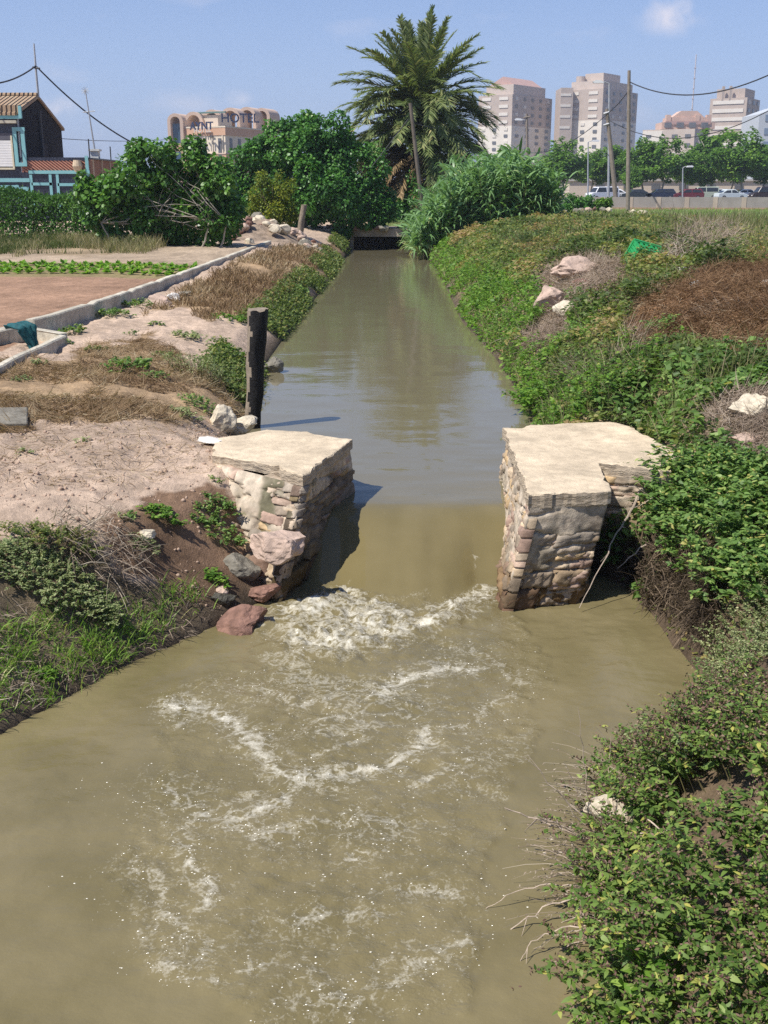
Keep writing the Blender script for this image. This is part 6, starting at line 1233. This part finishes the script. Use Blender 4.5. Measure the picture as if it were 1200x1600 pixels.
plant("dry_bush", "bleached dead stalks fringing the corner bush over the pool", "dead bush", x, y, .58, .3, 6, (.012, .035), .3, M_DEAD, 391, t0=.3, droop=.30, smat=M_DEAD, dirn=(-1.3, .1, -.1), stemw=.005)
GF = "shoots over the corner bush"
def shoots(px_, py_, n, seed, H, label, m, LL, nl=26, sd=40, d=(-.5, .1, 0), cat="plant", nm="seeding_shoots"):
    x, y, r = disc(px_, py_, 90, n, seed); plant(nm, label, cat, x, y, H, .5, nl, LL, .45, m, seed, GF, t0=.15, droop=.22, seeds=sd, seedsz=.013, leafshape=LEAF, dirn=d, stemw=.006)
shoots(985, 1265, 16, 501, .62, "arching shoots with dark seed spikes reaching furthest up over the pool", M_BUSH, (.022, .05))
shoots(900, 1560, 14, 502, .55, "low shoots with dark seed spikes reaching left over the water at the bottom", M_BUSH, (.022, .05), d=(-.8, 0, -.1))
shoots(1090, 1215, 16, 503, .60, "upright shoots with seed spikes at the back of the corner bush", M_HERB, (.018, .04), d=(-.2, .3, 0))
shoots(990, 1600, 12, 504, .42, "large leaved bright green plant low in the corner bush", M_FRESH, (.07, .12), 14, 0, (-.2, -.2, 0), nm="leafy_plant")
shoots(940, 1470, 9, 505, .46, "broad bright leaves at the corner bush's left edge", M_FRESH, (.06, .10), 12, 0, (-.4, -.1, 0), nm="leafy_plant")
litter("dry_stalks", M_DEAD, STONY, 60000, (.10, .35), (.003, .008), "dry stalks round the cream limestone at the right edge", 64, 8.5, 12, 2.6, 5, .10)
# bare dry twigs reaching over the water
def twigs(name, label, spec, seed, m=M_DEADW if 'M_DEADW' in globals() else None):
    g = random.Random(seed); mb = MB()
    for pts, r in spec:
        P = [Vector(q) for q in pts]; fine = []
        for i in range(len(P) - 1):
            for k in range(5): fine.append(P[i].lerp(P[i + 1], k / 5) + Vector((g.gauss(0, .005), g.gauss(0, .005), g.gauss(0, .005))))
        fine.append(P[-1]); n = len(fine); mb.tube(fine, [r * (1 - .75 * i / (n - 1)) for i in range(n)], 4)
        for k in range(2, n - 1, 3):
            if g.random() < .6: d = (fine[k + 1] - fine[k]).normalized() + Vector((g.gauss(0, .7), g.gauss(0, .5), g.gauss(0, .5))); mb.tube([fine[k], fine[k] + d * g.uniform(.03, .10)], [r * .45, r * .15], 3)
    o = mb.build(name, m, None); tag(o, label, "twigs"); return o
M_TWIG = plain("dry_twig", (.46, .37, .29), .9, .25, 20)
def fan(pts_px): return [([at(a, b, Y) for a, b, Y in q], r) for q, r in pts_px]
twigs("dry_twigs", "pale dry twigs arching out over the pool from the corner bush", fan([
    ([(960, 1400, 4.75), (900, 1385, 4.75), (840, 1382, 4.75), (790, 1400, 4.72), (745, 1430, 4.7)], .005), ([(940, 1400, 4.6), (860, 1410, 4.6), (800, 1450, 4.55), (768, 1500, 4.5), (766, 1522, 4.5)], .005),
    ([(940, 1440, 4.4), (880, 1450, 4.4), (830, 1470, 4.35), (812, 1510, 4.3)], .005), ([(935, 1470, 4.4), (870, 1460, 4.4), (830, 1490, 4.35)], .004),
    ([(950, 1320, 5.1), (900, 1305, 5.1), (850, 1285, 5.1), (788, 1262, 5.1)], .010), ([(935, 1300, 5.2), (880, 1245, 5.2), (818, 1182, 5.2)], .005), ([(930, 1330, 5.1), (880, 1290, 5.1), (840, 1275, 5.1)], .006),
    ([(920, 1280, 5.3), (915, 1210, 5.3), (903, 1105, 5.3)], .004), ([(990, 1240, 5.5), (975, 1190, 5.5), (930, 1135, 5.5)], .004), ([(980, 1240, 5.5), (1000, 1170, 5.5), (1012, 1140, 5.5)], .005), ([(920, 1355, 4.9), (870, 1335, 4.9), (820, 1315, 4.9)], .004)]), 5, M_TWIG)
twigs("dry_twigs", "thin bleached twigs bristling from the corner bush above the water", fan([([(930, 1330, 5.00), (890, 1330, 5.00), (850, 1345, 5.00)], .0035), ([(925, 1345, 4.95), (885, 1320, 4.95), (835, 1325, 4.95)], .0035), ([(935, 1310, 5.10), (895, 1270, 5.10), (868, 1225, 5.10)], .0035), ([(940, 1300, 5.20), (905, 1240, 5.20), (880, 1190, 5.20)], .0035), ([(925, 1370, 4.85), (880, 1362, 4.85), (848, 1378, 4.85)], .0035), ([(930, 1390, 4.75), (888, 1392, 4.75), (845, 1420, 4.72)], .0035), ([(925, 1415, 4.65), (885, 1425, 4.65), (850, 1452, 4.60)], .0035), ([(930, 1430, 4.60), (880, 1440, 4.60), (838, 1478, 4.55)], .0035), ([(920, 1465, 4.45), (876, 1482, 4.40), (850, 1520, 4.40)], .0035), ([(915, 1450, 4.50), (866, 1462, 4.50), (822, 1496, 4.45)], .0035), ([(960, 1270, 5.30), (950, 1210, 5.30), (955, 1150, 5.30)], .0035), ([(985, 1230, 5.50), (985, 1180, 5.50), (990, 1125, 5.50)], .0035), ([(905, 1500, 4.35), (862, 1505, 4.30), (838, 1535, 4.30)], .0035), ([(930, 1285, 5.20), (900, 1262, 5.20), (862, 1255, 5.20)], .0035)]), 9, M_TWIG)
twigs("dry_twigs", "bare branch dangling into the water beside the right pier", fan([([(1010, 745, 9.9), (985, 800, 9.6), (960, 840, 9.2), (947, 870, 8.95), (905, 950, 8.7)], .012), ([(1050, 760, 9.6), (1000, 790, 9.4), (960, 800, 9.2)], .006), ([(1060, 720, 9.9), (1010, 770, 9.7), (975, 780, 9.5)], .006), ([(1010, 850, 9.3), (965, 888, 9.1)], .010), ([(1040, 790, 9.6), (990, 760, 9.5), (965, 760, 9.5)], .005)]), 6, M_TWIG)
twigs("dry_twigs", "pale stalks lying across the corner bush", fan([([(1010, 1282, 4.6), (1060, 1315, 4.5), (1140, 1370, 4.4)], .005), ([(1000, 1300, 4.6), (1090, 1302, 4.5)], .004), ([(1095, 1388, 4.2), (1130, 1405, 4.15), (1165, 1435, 4.1)], .005), ([(1060, 1490, 4.1), (1110, 1480, 4.0)], .004), ([(1030, 1520, 4.1), (1090, 1550, 4.0)], .004)]), 8, M_TWIG)
# ================================================================== trees, reeds, hedge, palm
def limb(mb, a, b, r0, r1, g, bend=.12, n=5):
    a = Vector(a); b = Vector(b); L = (b - a).length; P = [a.lerp(b, i / n) + (Vector((g.gauss(0, bend * L * .4), g.gauss(0, bend * L * .4), g.gauss(0, bend * L * .2))) if 0 < i < n else Vector()) for i in range(n + 1)]
    mb.tube(P, [r0 + (r1 - r0) * i / n for i in range(n + 1)], 6); return P
def crown_pts(lobes, n, seed, sub=9, gapf=.9, gap=.36, depth=.55, clump=.34, low=-1.):
    """leaf positions: big lobes broken into clumps; gaps cut by noise"""
    g = np.random.default_rng(seed); cl = []
    for (c, r) in lobes:
        c = np.array(c); r = np.array(r); k = max(3, int(sub)); d = rdir(k * 2, g); d = d[d[:, 2] > low][:k]
        for q in d: cl.append((c + q * r * g.uniform(.55, .95), r * clump * g.uniform(.7, 1.35)))
        cl.append((c, r * .7))
    wts = np.array([np.prod(r) ** .67 for c, r in cl]); ci = g.choice(len(cl), n, p=wts / wts.sum())
    Cc = np.array([c for c, r in cl])[ci]; Rr = np.array([r for c, r in cl])[ci]; d = rdir(n, g); rad = 1 - depth * g.random(n) ** 1.6; P = Cc + d * Rr * rad[:, None]
    keep = f3(P[:, 0] * gapf, P[:, 1] * gapf, P[:, 2] * gapf, seed + 5, 3) > gap
    return P[keep], d[keep], ci[keep], g
def tree(name, label, cat, base, lobes, n, LL, LW, m, seed, group=None, bark=M_BARK, trunks=None, r0=.15, gap=.36, gapf=.9, sub=9, limbs=7, shape=KITE, depth=.55, clump=.34, hang=.35, crown="crown", low=-1.):
    base = Vector(base); root = empty(name, base); tag(root, label, cat, group); g0 = random.Random(seed); mb = MB()
    for (x0, x1) in (trunks or [((0, 0), (0, 0))]):
        cz = min(c[2] for c, r in lobes); top = Vector((x1[0], x1[1], cz)); limb(mb, (x0[0], x0[1], -.2), top, r0, r0 * .7, g0, .05)
        for i in range(limbs):
            c, r = g0.choice(lobes); e = Vector((c[0] + g0.uniform(-.6, .6) * r[0], c[1] + g0.uniform(-.6, .6) * r[1], c[2] + g0.uniform(-.2, .7) * r[2])); limb(mb, top, e, r0 * .5, r0 * .1, g0)
    mb.build("trunk", bark, root, True)
    P, d, ci, g = crown_pts(lobes, n, seed, sub, gapf, gap, depth, clump, low); k = len(P)
    D = nrm(d * .7 + g.normal(0, .6, (k, 3)) - UPV * hang); N = nrm(d * .7 + UPV * .8 + g.normal(0, .45, (k, 3)))
    tone = g.normal(0, .12, ci.max() + 1)[ci]
    var = np.clip(.45 + tone + g.normal(0, .17, k), 0, 1)
    leafobj(crown, m, P, D, N, g.uniform(LL[0], LL[1], k), g.uniform(LL[0], LL[1], k) * LW, var, shape, .15, root)
    return root
def lb(x, z, y, rx, rz, ry=None): return ((x, y, z), (rx, ry or rx, rz))
# fig bush, wide and low
b = gpt(255, 384); S = 39.2 / F_PX            # metres per photo pixel at that distance
def fl(px, py, r, dy=0., rz=None): return lb((px - 255) * S, (384 - py) * S, dy, r * S, (rz or r) * S, r * S * .9)
tree("fig_bush", "wide low fig bush with pale bare stems in front of the hotel", "bush", b, [fl(165, 318, 42), fl(215, 290, 50), fl(252, 262, 34), fl(270, 300, 52, .6), fl(318, 285, 46, .3), fl(345, 315, 44), fl(185, 345, 45, .3), fl(330, 350, 42, .4), fl(255, 345, 55, .8), fl(358, 345, 26, .2), fl(228, 245, 16), fl(308, 245, 22), fl(145, 300, 22)], 25000, (.10, .18), .85, M_FIG, 401, trunks=[((-1.6, -.2), (-2., -.4)), ((-.3, .2), (-.2, 0)), ((1.4, -.3), (1.7, -.5)), ((2.0, -.2), (2.3, -.3))], bark=M_BARKP, r0=.04, gap=.37, gapf=1.5, sub=11, limbs=9, shape=((0, .3, .65, 1), (.25, 1, .8, .05)))
# dark dense fig tree before the palm
S5 = 54.5 / F_PX; b = gpt(480, 362); b.y = 57; b.x = (480 - 600) * S5; b.z = 1.25
def ft(px, py, r, dy=0., rz=None): return lb((px - 480) * S5, at(px, py, 57).z - b.z, dy, r * S5, (rz or r) * S5, r * S5 * .8)
tree("fig_tree", "large dense dark green fig tree left of the palm", "tree", b, [ft(480, 245, 62), ft(420, 250, 48), ft(395, 285, 45), ft(520, 235, 50), ft(560, 265, 48), ft(585, 305, 36), ft(510, 300, 60, -.6), ft(440, 215, 34), ft(490, 205, 32), ft(430, 310, 50, -.5), ft(540, 325, 46, -.6), ft(365, 300, 30), ft(597, 335, 24)], 58000, (.11, .20), .8, M_FIGT, 411, r0=.25, gap=.33, gapf=1.1, sub=14, clump=.30, depth=.45, shape=((0, .3, .65, 1), (.2, 1, .75, .05)))
S4 = 47 / F_PX; b = gpt(425, 352); b.y = 48.5; b.x = (425 - 600) * S4; b.z = 1.1
def le(px, py, r): return lb((px - 425) * S4, at(px, py, 48.5).z - b.z, 0, r * S4, r * S4, r * S4 * .8)
tree("lemon_tree", "small yellowish green lemon tree in front of the fig tree", "tree", b, [le(410, 300, 26), le(440, 295, 26), le(425, 325, 32), le(400, 332, 22), le(452, 325, 20)], 7000, (.08, .14), .6, M_LEMON, 421, r0=.06, gap=.36, gapf=1.8, sub=10)
# low greenery behind the bridge, right of the fig tree
b = Vector((.2, 62.5, 1.0)); tree("undergrowth_bush", "dark bush filling the gap between fig tree and reeds behind the bridge", "bush", b, [lb(0, .9, 0, 1.5, 1.1), lb(-1.6, 1.0, .3, 1.3, 1.2), lb(1.6, 1.2, .3, 1.2, 1.4)], 6000, (.12, .22), .7, M_FIGT, 431, r0=.05, gap=.34)
# clipped hedge in front of the house
g = np.random.default_rng(441); n = 34000; hx = g.uniform(-22, -11.2, n); topz = 2.68 + .14 * np.sin(hx * 1.1) + .3 * (f2(hx * 1.5, hx * 0, 5, 3) - .5) - .55 * sstep(-12.6, -11.2, hx); f = g.random(n)
front = f < .6; hy = np.where(front, 44.6 + g.normal(0, .16, n), g.uniform(44.6, 46.4, n)); hz = np.where(front, .7 + (topz - .7) * g.random(n), topz + g.normal(0, .08, n)); hy = hy + .5 * (f2(hx * 1.2, hz * 1.2, 6, 3) - .5)
out = np.where(front[:, None], np.array([0, -1, .25]), np.array([0, 0, 1.])); 
hd = empty("hedge", (-16, 45.5, 1)); tag(hd, "clipped dark green hedge in front of the black house", "hedge")
leafobj("foliage", M_HEDGE, np.stack([hx, hy, hz], 1) - np.array([-16, 45.5, 1]), rdir(n, g) + out * .5, out + g.normal(0, .5, (n, 3)), g.uniform(.08, .15, n), .07, np.clip(.45 + (f2(hx * 1.3, hz * 1.3, 8, 3) - .5) * 1.2 + g.normal(0, .17, n), 0, 1), parent=hd)
mb = MB(); 
for k in range(24): x = -21.5 + k * .43; mb.tube([(x + 16, 0, -.2), (x + 16.05, .1, 1.5)], [.04, .02], 5)
mb.build("stems", M_BARK, hd)
# plane trees behind the parked cars: three shapes, copied
def plane(seed, H, tall=False):
    W_ = H * (.26 if not tall else .20)
    lobes = [lb(0, H * .62, 0, W_ * 1.05, H * .27), lb(-W_ * .5, H * .5, .3, W_ * .7, H * .2), lb(W_ * .55, H * .52, -.3, W_ * .7, H * .2), lb(.1, H * .82, 0, W_ * .62, H * .17), lb(0, H * .42, .2, W_ * .85, H * .14)]
    return tree("plane_tree", "x", "tree", (0, 0, 1.35), lobes, 10500, (.22, .42), .8, M_PLANE, seed, "plane trees along the road", M_BARKP, r0=H * .014, gap=.40, gapf=.55, sub=13, clump=.32, depth=.55)
protoP = [plane(451, 10.), plane(452, 10.), plane(453, 10., True)]; used = set()
PL = [(790, 228, 165, 0, 1.15, "short plane tree right behind the reeds"), (842, 262, 190, 1, 1., "small low plane tree in the gap below the first tower"), (884, 212, 178, 1, 1.15, "rounded plane tree in front of the gap between the two big towers"), (928, 232, 188, 0, 1., "plane tree behind the thin street lamp"), (958, 222, 195, 2, 1.2, "plane tree partly hidden by the leaning wooden pole"), (988, 252, 168, 1, .95, "bright low plane tree right behind the tallest wooden pole"), (1008, 214, 180, 0, 1.05, "plane tree just right of the tallest wooden pole"), (1042, 208, 178, 1, 1.05, "plane tree above the dark blue estate car"), (1075, 236, 196, 0, 1., "plane tree above the dark red car, below the brown block"), (1100, 232, 178, 1, .95, "plane tree above the pale greenish van"), (1118, 196, 200, 2, 1.35, "slender tall tree left of the red brick tower's base"), (1150, 225, 190, 0, 1., "plane tree low between the slender tree and the large right one"), (1166, 196, 172, 1, 1.1, "large plane tree above the white cars near the right edge"), (1200, 226, 176, 0, 1., "plane tree cut by the right edge of the picture"), (1245, 205, 176, 1, 1.05, None)]
for px_, pt_, Yd, k, wd, lab in PL:
    if lab is None: continue
    q = at(px_, pt_, Yd); H = q.z - 1.35
    if k not in used: o = protoP[k]; used.add(k)
    else: o = copy_tree(protoP[k])
    o.location = (q.x, Yd, 1.35); s = H / 9.9; o.scale = (s * wd * 1.3, s * wd * 1.3, s); o.rotation_euler.z = px_ * 1.7; o['label'] = lab
# bushes beside the end of the boundary wall
for px_, py_, w_, h_, lab, sd, mm in ((905, 326, 50, 24, "round dark green bush left of the boundary wall's end", 461, M_FIGT), (943, 322, 26, 20, "smaller light green bush just left of the leaning pole's foot", 462, M_PLANE), (880, 328, 40, 10, "low dark green shrub right behind the reeds' right side", 463, M_FIGT)):
    Yd = 80.; a = at(px_, py_, Yd); r = w_ * Yd / F_PX / 2; h = h_ * Yd / F_PX
    tree("garden_bush", lab, "bush", (a.x, Yd, 1.33), [lb(-r * .4, h * .55, 0, r * .6, h * .5), lb(r * .4, h * .5, .1, r * .6, h * .48), lb(0, h * .6, -.2, r * .65, h * .5)], 2600, (.14, .24), .7, mm, sd, r0=.05, gap=.34, gapf=1.2)
rubble((14.6, 77, .3), 14, lambda c: "%s stone in the small heap under the round dark bush" % c, "stones under the round bush", .2, .5, (.9, .4))
# ------------------------------------------------------------------ giant reeds
g = np.random.default_rng(471); n = 640; rx = g.uniform(1.2, 7.6, n); ry = 49 + g.random(n) ** 1.4 * 5.5 - .25 * (rx < 3) * 2; s = (rx > 1.35 + .0 * ry); rx, ry = rx[s], ry[s]; n = len(rx)
H = np.interp(rx, [1.0, 1.8, 2.6, 3.4, 5, 6.6, 7.6], [1.3, 1.9, 2.6, 3.1, 3.15, 2.7, 2.0]) * g.uniform(.58, 1.10, n); rz = np.maximum(gz_(rx, ry), 0) - .05
rd = empty("reed_clump", (4.5, 51, .6)); tag(rd, "tall clump of giant reeds leaning over the canal before the palm", "reeds"); off = np.array(rd.location)
base = np.stack([rx, ry, rz], 1); edge = np.clip((2.6 - rx) / 1.2, 0, 1); dv = nrm(np.stack([g.normal(0, .14, n) - .12 * edge, g.normal(-.10, .12, n), np.ones(n)], 1))
leafobj("canes", leafmat("reed_cane", [(0, (.10, .13, .05)), (1, (.28, .26, .12))], .1), base - off, dv, rdir(n, g), H, .028, g.random(n), ((0, .5, 1), (1, .8, .2)), .06, rd)
nl = 13; i = np.repeat(np.arange(n), nl); t = g.uniform(.12, 1.02, n * nl); Pp = base[i] + dv[i] * (H[i] * t)[:, None]; az = g.uniform(0, 6.283, n * nl)
D = np.stack([np.cos(az), np.sin(az), g.normal(1.15, .35, n * nl)], 1); dry = np.clip((1.9 - rx[i]) * .8 + (.32 - t) * 1.2, 0, .6) * (g.random(n * nl) < .75)
leafobj("leaves", M_REED, Pp - off, D, UPV + g.normal(0, .35, (n * nl, 3)), g.uniform(.65, 1.25, n * nl), g.uniform(.08, .13, n * nl), np.clip(g.normal(.45, .2, n * nl) + dry, 0, 1), ((0, .25, .5, .75, 1), (.6, 1, .85, .5, .05)), g.uniform(.30, .95, n * nl), rd)
# ------------------------------------------------------------------ date palm
PY_ = 66.; b = at(652, 300, PY_); pbx = b.x; pr = empty("palm_tree", (pbx, PY_, 1.2)); tag(pr, "tall shaggy date palm with a skirt of drooping brown fronds", "palm")
zt_ = at(655, 148, PY_).z - 1.2
mb = MB(); mb.tube([(0, 0, -.3), (.02, 0, zt_ * .35), (.06, 0, zt_ * .7), (.1, 0, zt_)], [.42, .36, .36, .30], 14)
for k in range(110): an = k * 2.4; z = .4 + k * (zt_ - .5) / 110; c = Vector((math.cos(an), math.sin(an), 0)); mb.tube([c * .33 + Vector((.05, 0, z)), c * .52 + Vector((.05, 0, z + .22))], [.09, .03], 4)
mb.build("trunk", M_PALMT, pr)
def frond_mesh(e0, curve, L, seed, m, nleaf=72, lean=0., lf=.155):
    g = np.random.default_rng(seed); k = 24; s = np.linspace(0, 1, k); ang = e0 - curve * s ** 1.35; dx = np.cos(ang); dz = np.sin(ang)
    X_ = np.concatenate([[0], np.cumsum((dx[:-1] + dx[1:]) / 2)]) / (k - 1) * L; Z_ = np.concatenate([[0], np.cumsum((dz[:-1] + dz[1:]) / 2)]) / (k - 1) * L
    Y_ = lean * s ** 2 * L
    sl = np.linspace(.10, .995, nleaf); px_ = np.interp(sl, s, X_); pz_ = np.interp(sl, s, Z_); py_ = np.interp(sl, s, Y_); ta = np.interp(sl, s, ang); T = np.stack([np.cos(ta), 0 * ta, np.sin(ta)], 1); Un = np.stack([-np.sin(ta), 0 * ta, np.cos(ta)], 1)
    V = []; parts = []
    for sd in (-1, 1):
        Pq = np.stack([px_, py_, pz_], 1); D = T * .85 + np.array([0, sd * .62, 0]) + Un * (.30) + g.normal(0, .13, (nleaf, 3)); Ll = L * lf * (.45 + .9 * np.sin(np.pi * np.clip(sl * .85 + .12, 0, 1))) * g.uniform(.8, 1.15, nleaf)
        v, f, kk = strips(Pq, D, Un + g.normal(0, .25, (nleaf, 3)), Ll, .085, ((0, .5, 1), (1, .8, .08)), .28); parts.append((v, f, np.repeat(np.clip(g.normal(.48, .18, nleaf) + .15 * (sl - .5), 0, 1), kk)))
    C_ = np.stack([X_, Y_, Z_], 1); v, f, kk = strips(C_[:-1], C_[1:] - C_[:-1], np.tile([0, 1., 0], (k - 1, 1)), np.linalg.norm(C_[1:] - C_[:-1], axis=1), .07 * (1.1 - s[:-1]), ((0, 1), (1, 1)), 0); parts.append((v, f, np.full(len(v), .9)))
    v2, f2_, kk = strips(C_[:-1], C_[1:] - C_[:-1], np.tile([0, 0, 1.], (k - 1, 1)), np.linalg.norm(C_[1:] - C_[:-1], axis=1), .07 * (1.1 - s[:-1]), ((0, 1), (1, 1)), 0); parts.append((v2, f2_, np.full(len(v2), .9)))
    V, Fq, A = join(parts); o = mesh_np("frond", V, Fq, m, None, {'var': A}); return o
g = random.Random(481); classes = [(R(85), R(12), 4.3, M_PALM, 9), (R(68), R(24), 4.5, M_PALM, 12), (R(48), R(34), 4.6, M_PALM, 13), (R(28), R(48), 4.7, M_PALM, 13), (R(40), R(85), 4.9, M_PALM, 14), (R(30), R(85), 5.0, M_PALM, 14), (R(20), R(80), 4.7, M_PALMD, 14), (R(5), R(75), 4.2, M_PALMD, 11)]
zbase = [0, -.1, -.2, -.5, -1.2, -2.6, -3.9, -4.9]
for ci, (e0, cv, L, mm, cnt) in enumerate(classes):
    pro = [frond_mesh(e0 + g.uniform(-.08, .08), cv * g.uniform(.85, 1.15), L, 490 + ci * 3 + q, mm, lean=g.uniform(-.12, .12)) for q in range(2)]
    for k in range(cnt):
        o = pro[k] if k < 2 else pro[k % 2].copy()
        if k >= 2: COL.objects.link(o)
        o.parent = pr; an = k * 6.283 / cnt + g.uniform(-.35, .35) + ci * .7; zz = zt_ + zbase[ci] + g.uniform(-.5, .35) * (1 if ci > 2 else .4); rr = .18
        o.location = (.08 + math.cos(an) * rr, math.sin(an) * rr, zz); s = g.uniform(.82, 1.1); o.scale = (s, s, s); o.rotation_euler = (g.uniform(-.25, .25), g.uniform(-.12, .12), an)
# the shaggy lower skirt: too many hanging fronds to count
SKV, SKF, SKA = [], [], []; tot = 0; sg = np.random.default_rng(499)
for tone in (0, 1):
    Vt, Ft, At = [], [], []; b0 = 0
    for k in range(130 if tone == 0 else 48):
        zz = zt_ - (.1 + 4.6 * sg.random() if tone == 0 else 2.6 + 3.0 * sg.random()); e0 = sg.uniform(.15, 1.0) if tone == 0 else sg.uniform(-.25, .45); o_ = frond_mesh(e0, sg.uniform(1.1, 1.7), sg.uniform(3.6, 5.0) * (1 if tone == 0 else .88), 600 + k + tone * 100, M_PALM, nleaf=46, lean=sg.uniform(-.15, .15))
        me = o_.data; co = np.empty(len(me.vertices) * 3, np.float32); me.vertices.foreach_get('co', co); co = co.reshape(-1, 3); lp = np.empty(len(me.loops), np.int32); me.loops.foreach_get('vertex_index', lp); va = np.empty(len(co), np.float32); me.attributes['var'].data.foreach_get('value', va)
        an = sg.uniform(0, 6.283); c_, s_n = math.cos(an), math.sin(an); co = np.stack([co[:, 0] * c_ - co[:, 1] * s_n + .25 * c_, co[:, 0] * s_n + co[:, 1] * c_ + .25 * s_n, co[:, 2] + zz], 1)
        Vt.append(co); Ft.append(lp.reshape(-1, 4) + b0); At.append(np.clip(va + sg.normal(0, .12), 0, 1)); b0 += len(co); bpy.data.objects.remove(o_); bpy.data.meshes.remove(me)
    o_ = mesh_np("frond_skirt", np.concatenate(Vt), np.concatenate(Ft), (M_PALM, M_PALMD)[tone], pr, {'var': np.concatenate(At)}); tag(o_, ("dense hanging green lower fronds", "dry brown fronds hanging lowest")[tone], kind='stuff')
gg = np.random.default_rng(495)
for k in range(9):
    an = k * .7 + .2; n = 26; st_ = np.array([.1, 0, zt_ - .3 - (k % 3) * .9]); d0 = nrm(np.array([math.cos(an), math.sin(an), .9])); P = np.tile(st_ + d0 * .5, (n, 1)); D = nrm(d0 + gg.normal(0, .35, (n, 3)))
    leafobj("fruit_stalk", M_FRUIT, P, D, rdir(n, gg), gg.uniform(.5, .95, n), .035, gg.random(n), ((0, .4, .7, 1), (.6, 1, 1, .4)), .45, pr)
# ------------------------------------------------------------------ last pass over the letters of the hotel signs: real meshes
dg = bpy.context.evaluated_depsgraph_get()
for o in [q for q in bpy.data.objects if q.type == 'FONT']:
    me = bpy.data.meshes.new_from_object(o.evaluated_get(dg)); n_ = link(o.name + "_letters", me, None, o.parent); n_.matrix_basis = o.matrix_basis.copy(); nm = o.name.split('.')[0]
    bpy.data.objects.remove(o); n_.name = nm

# ------------------------------------------------------------------ thin summer haze
m = bpy.data.materials.new("haze_air"); m.use_nodes = True; t = m.node_tree; t.nodes.clear()
vo = t.nodes.new('ShaderNodeVolumePrincipled'); vo.inputs['Color'].default_value = (.80, .88, 1.0, 1); vo.inputs['Density'].default_value = .00038; vo.inputs['Anisotropy'].default_value = .25
oo = t.nodes.new('ShaderNodeOutputMaterial'); lk(t, vo.outputs[0], oo.inputs['Volume'])
hb = MB().box(-3400, 3400, -600, 5300, -3.5, 75).build("haze", m, None); tag(hb, "thin pale haze in the air over the whole plain", "haze", kind='stuff')
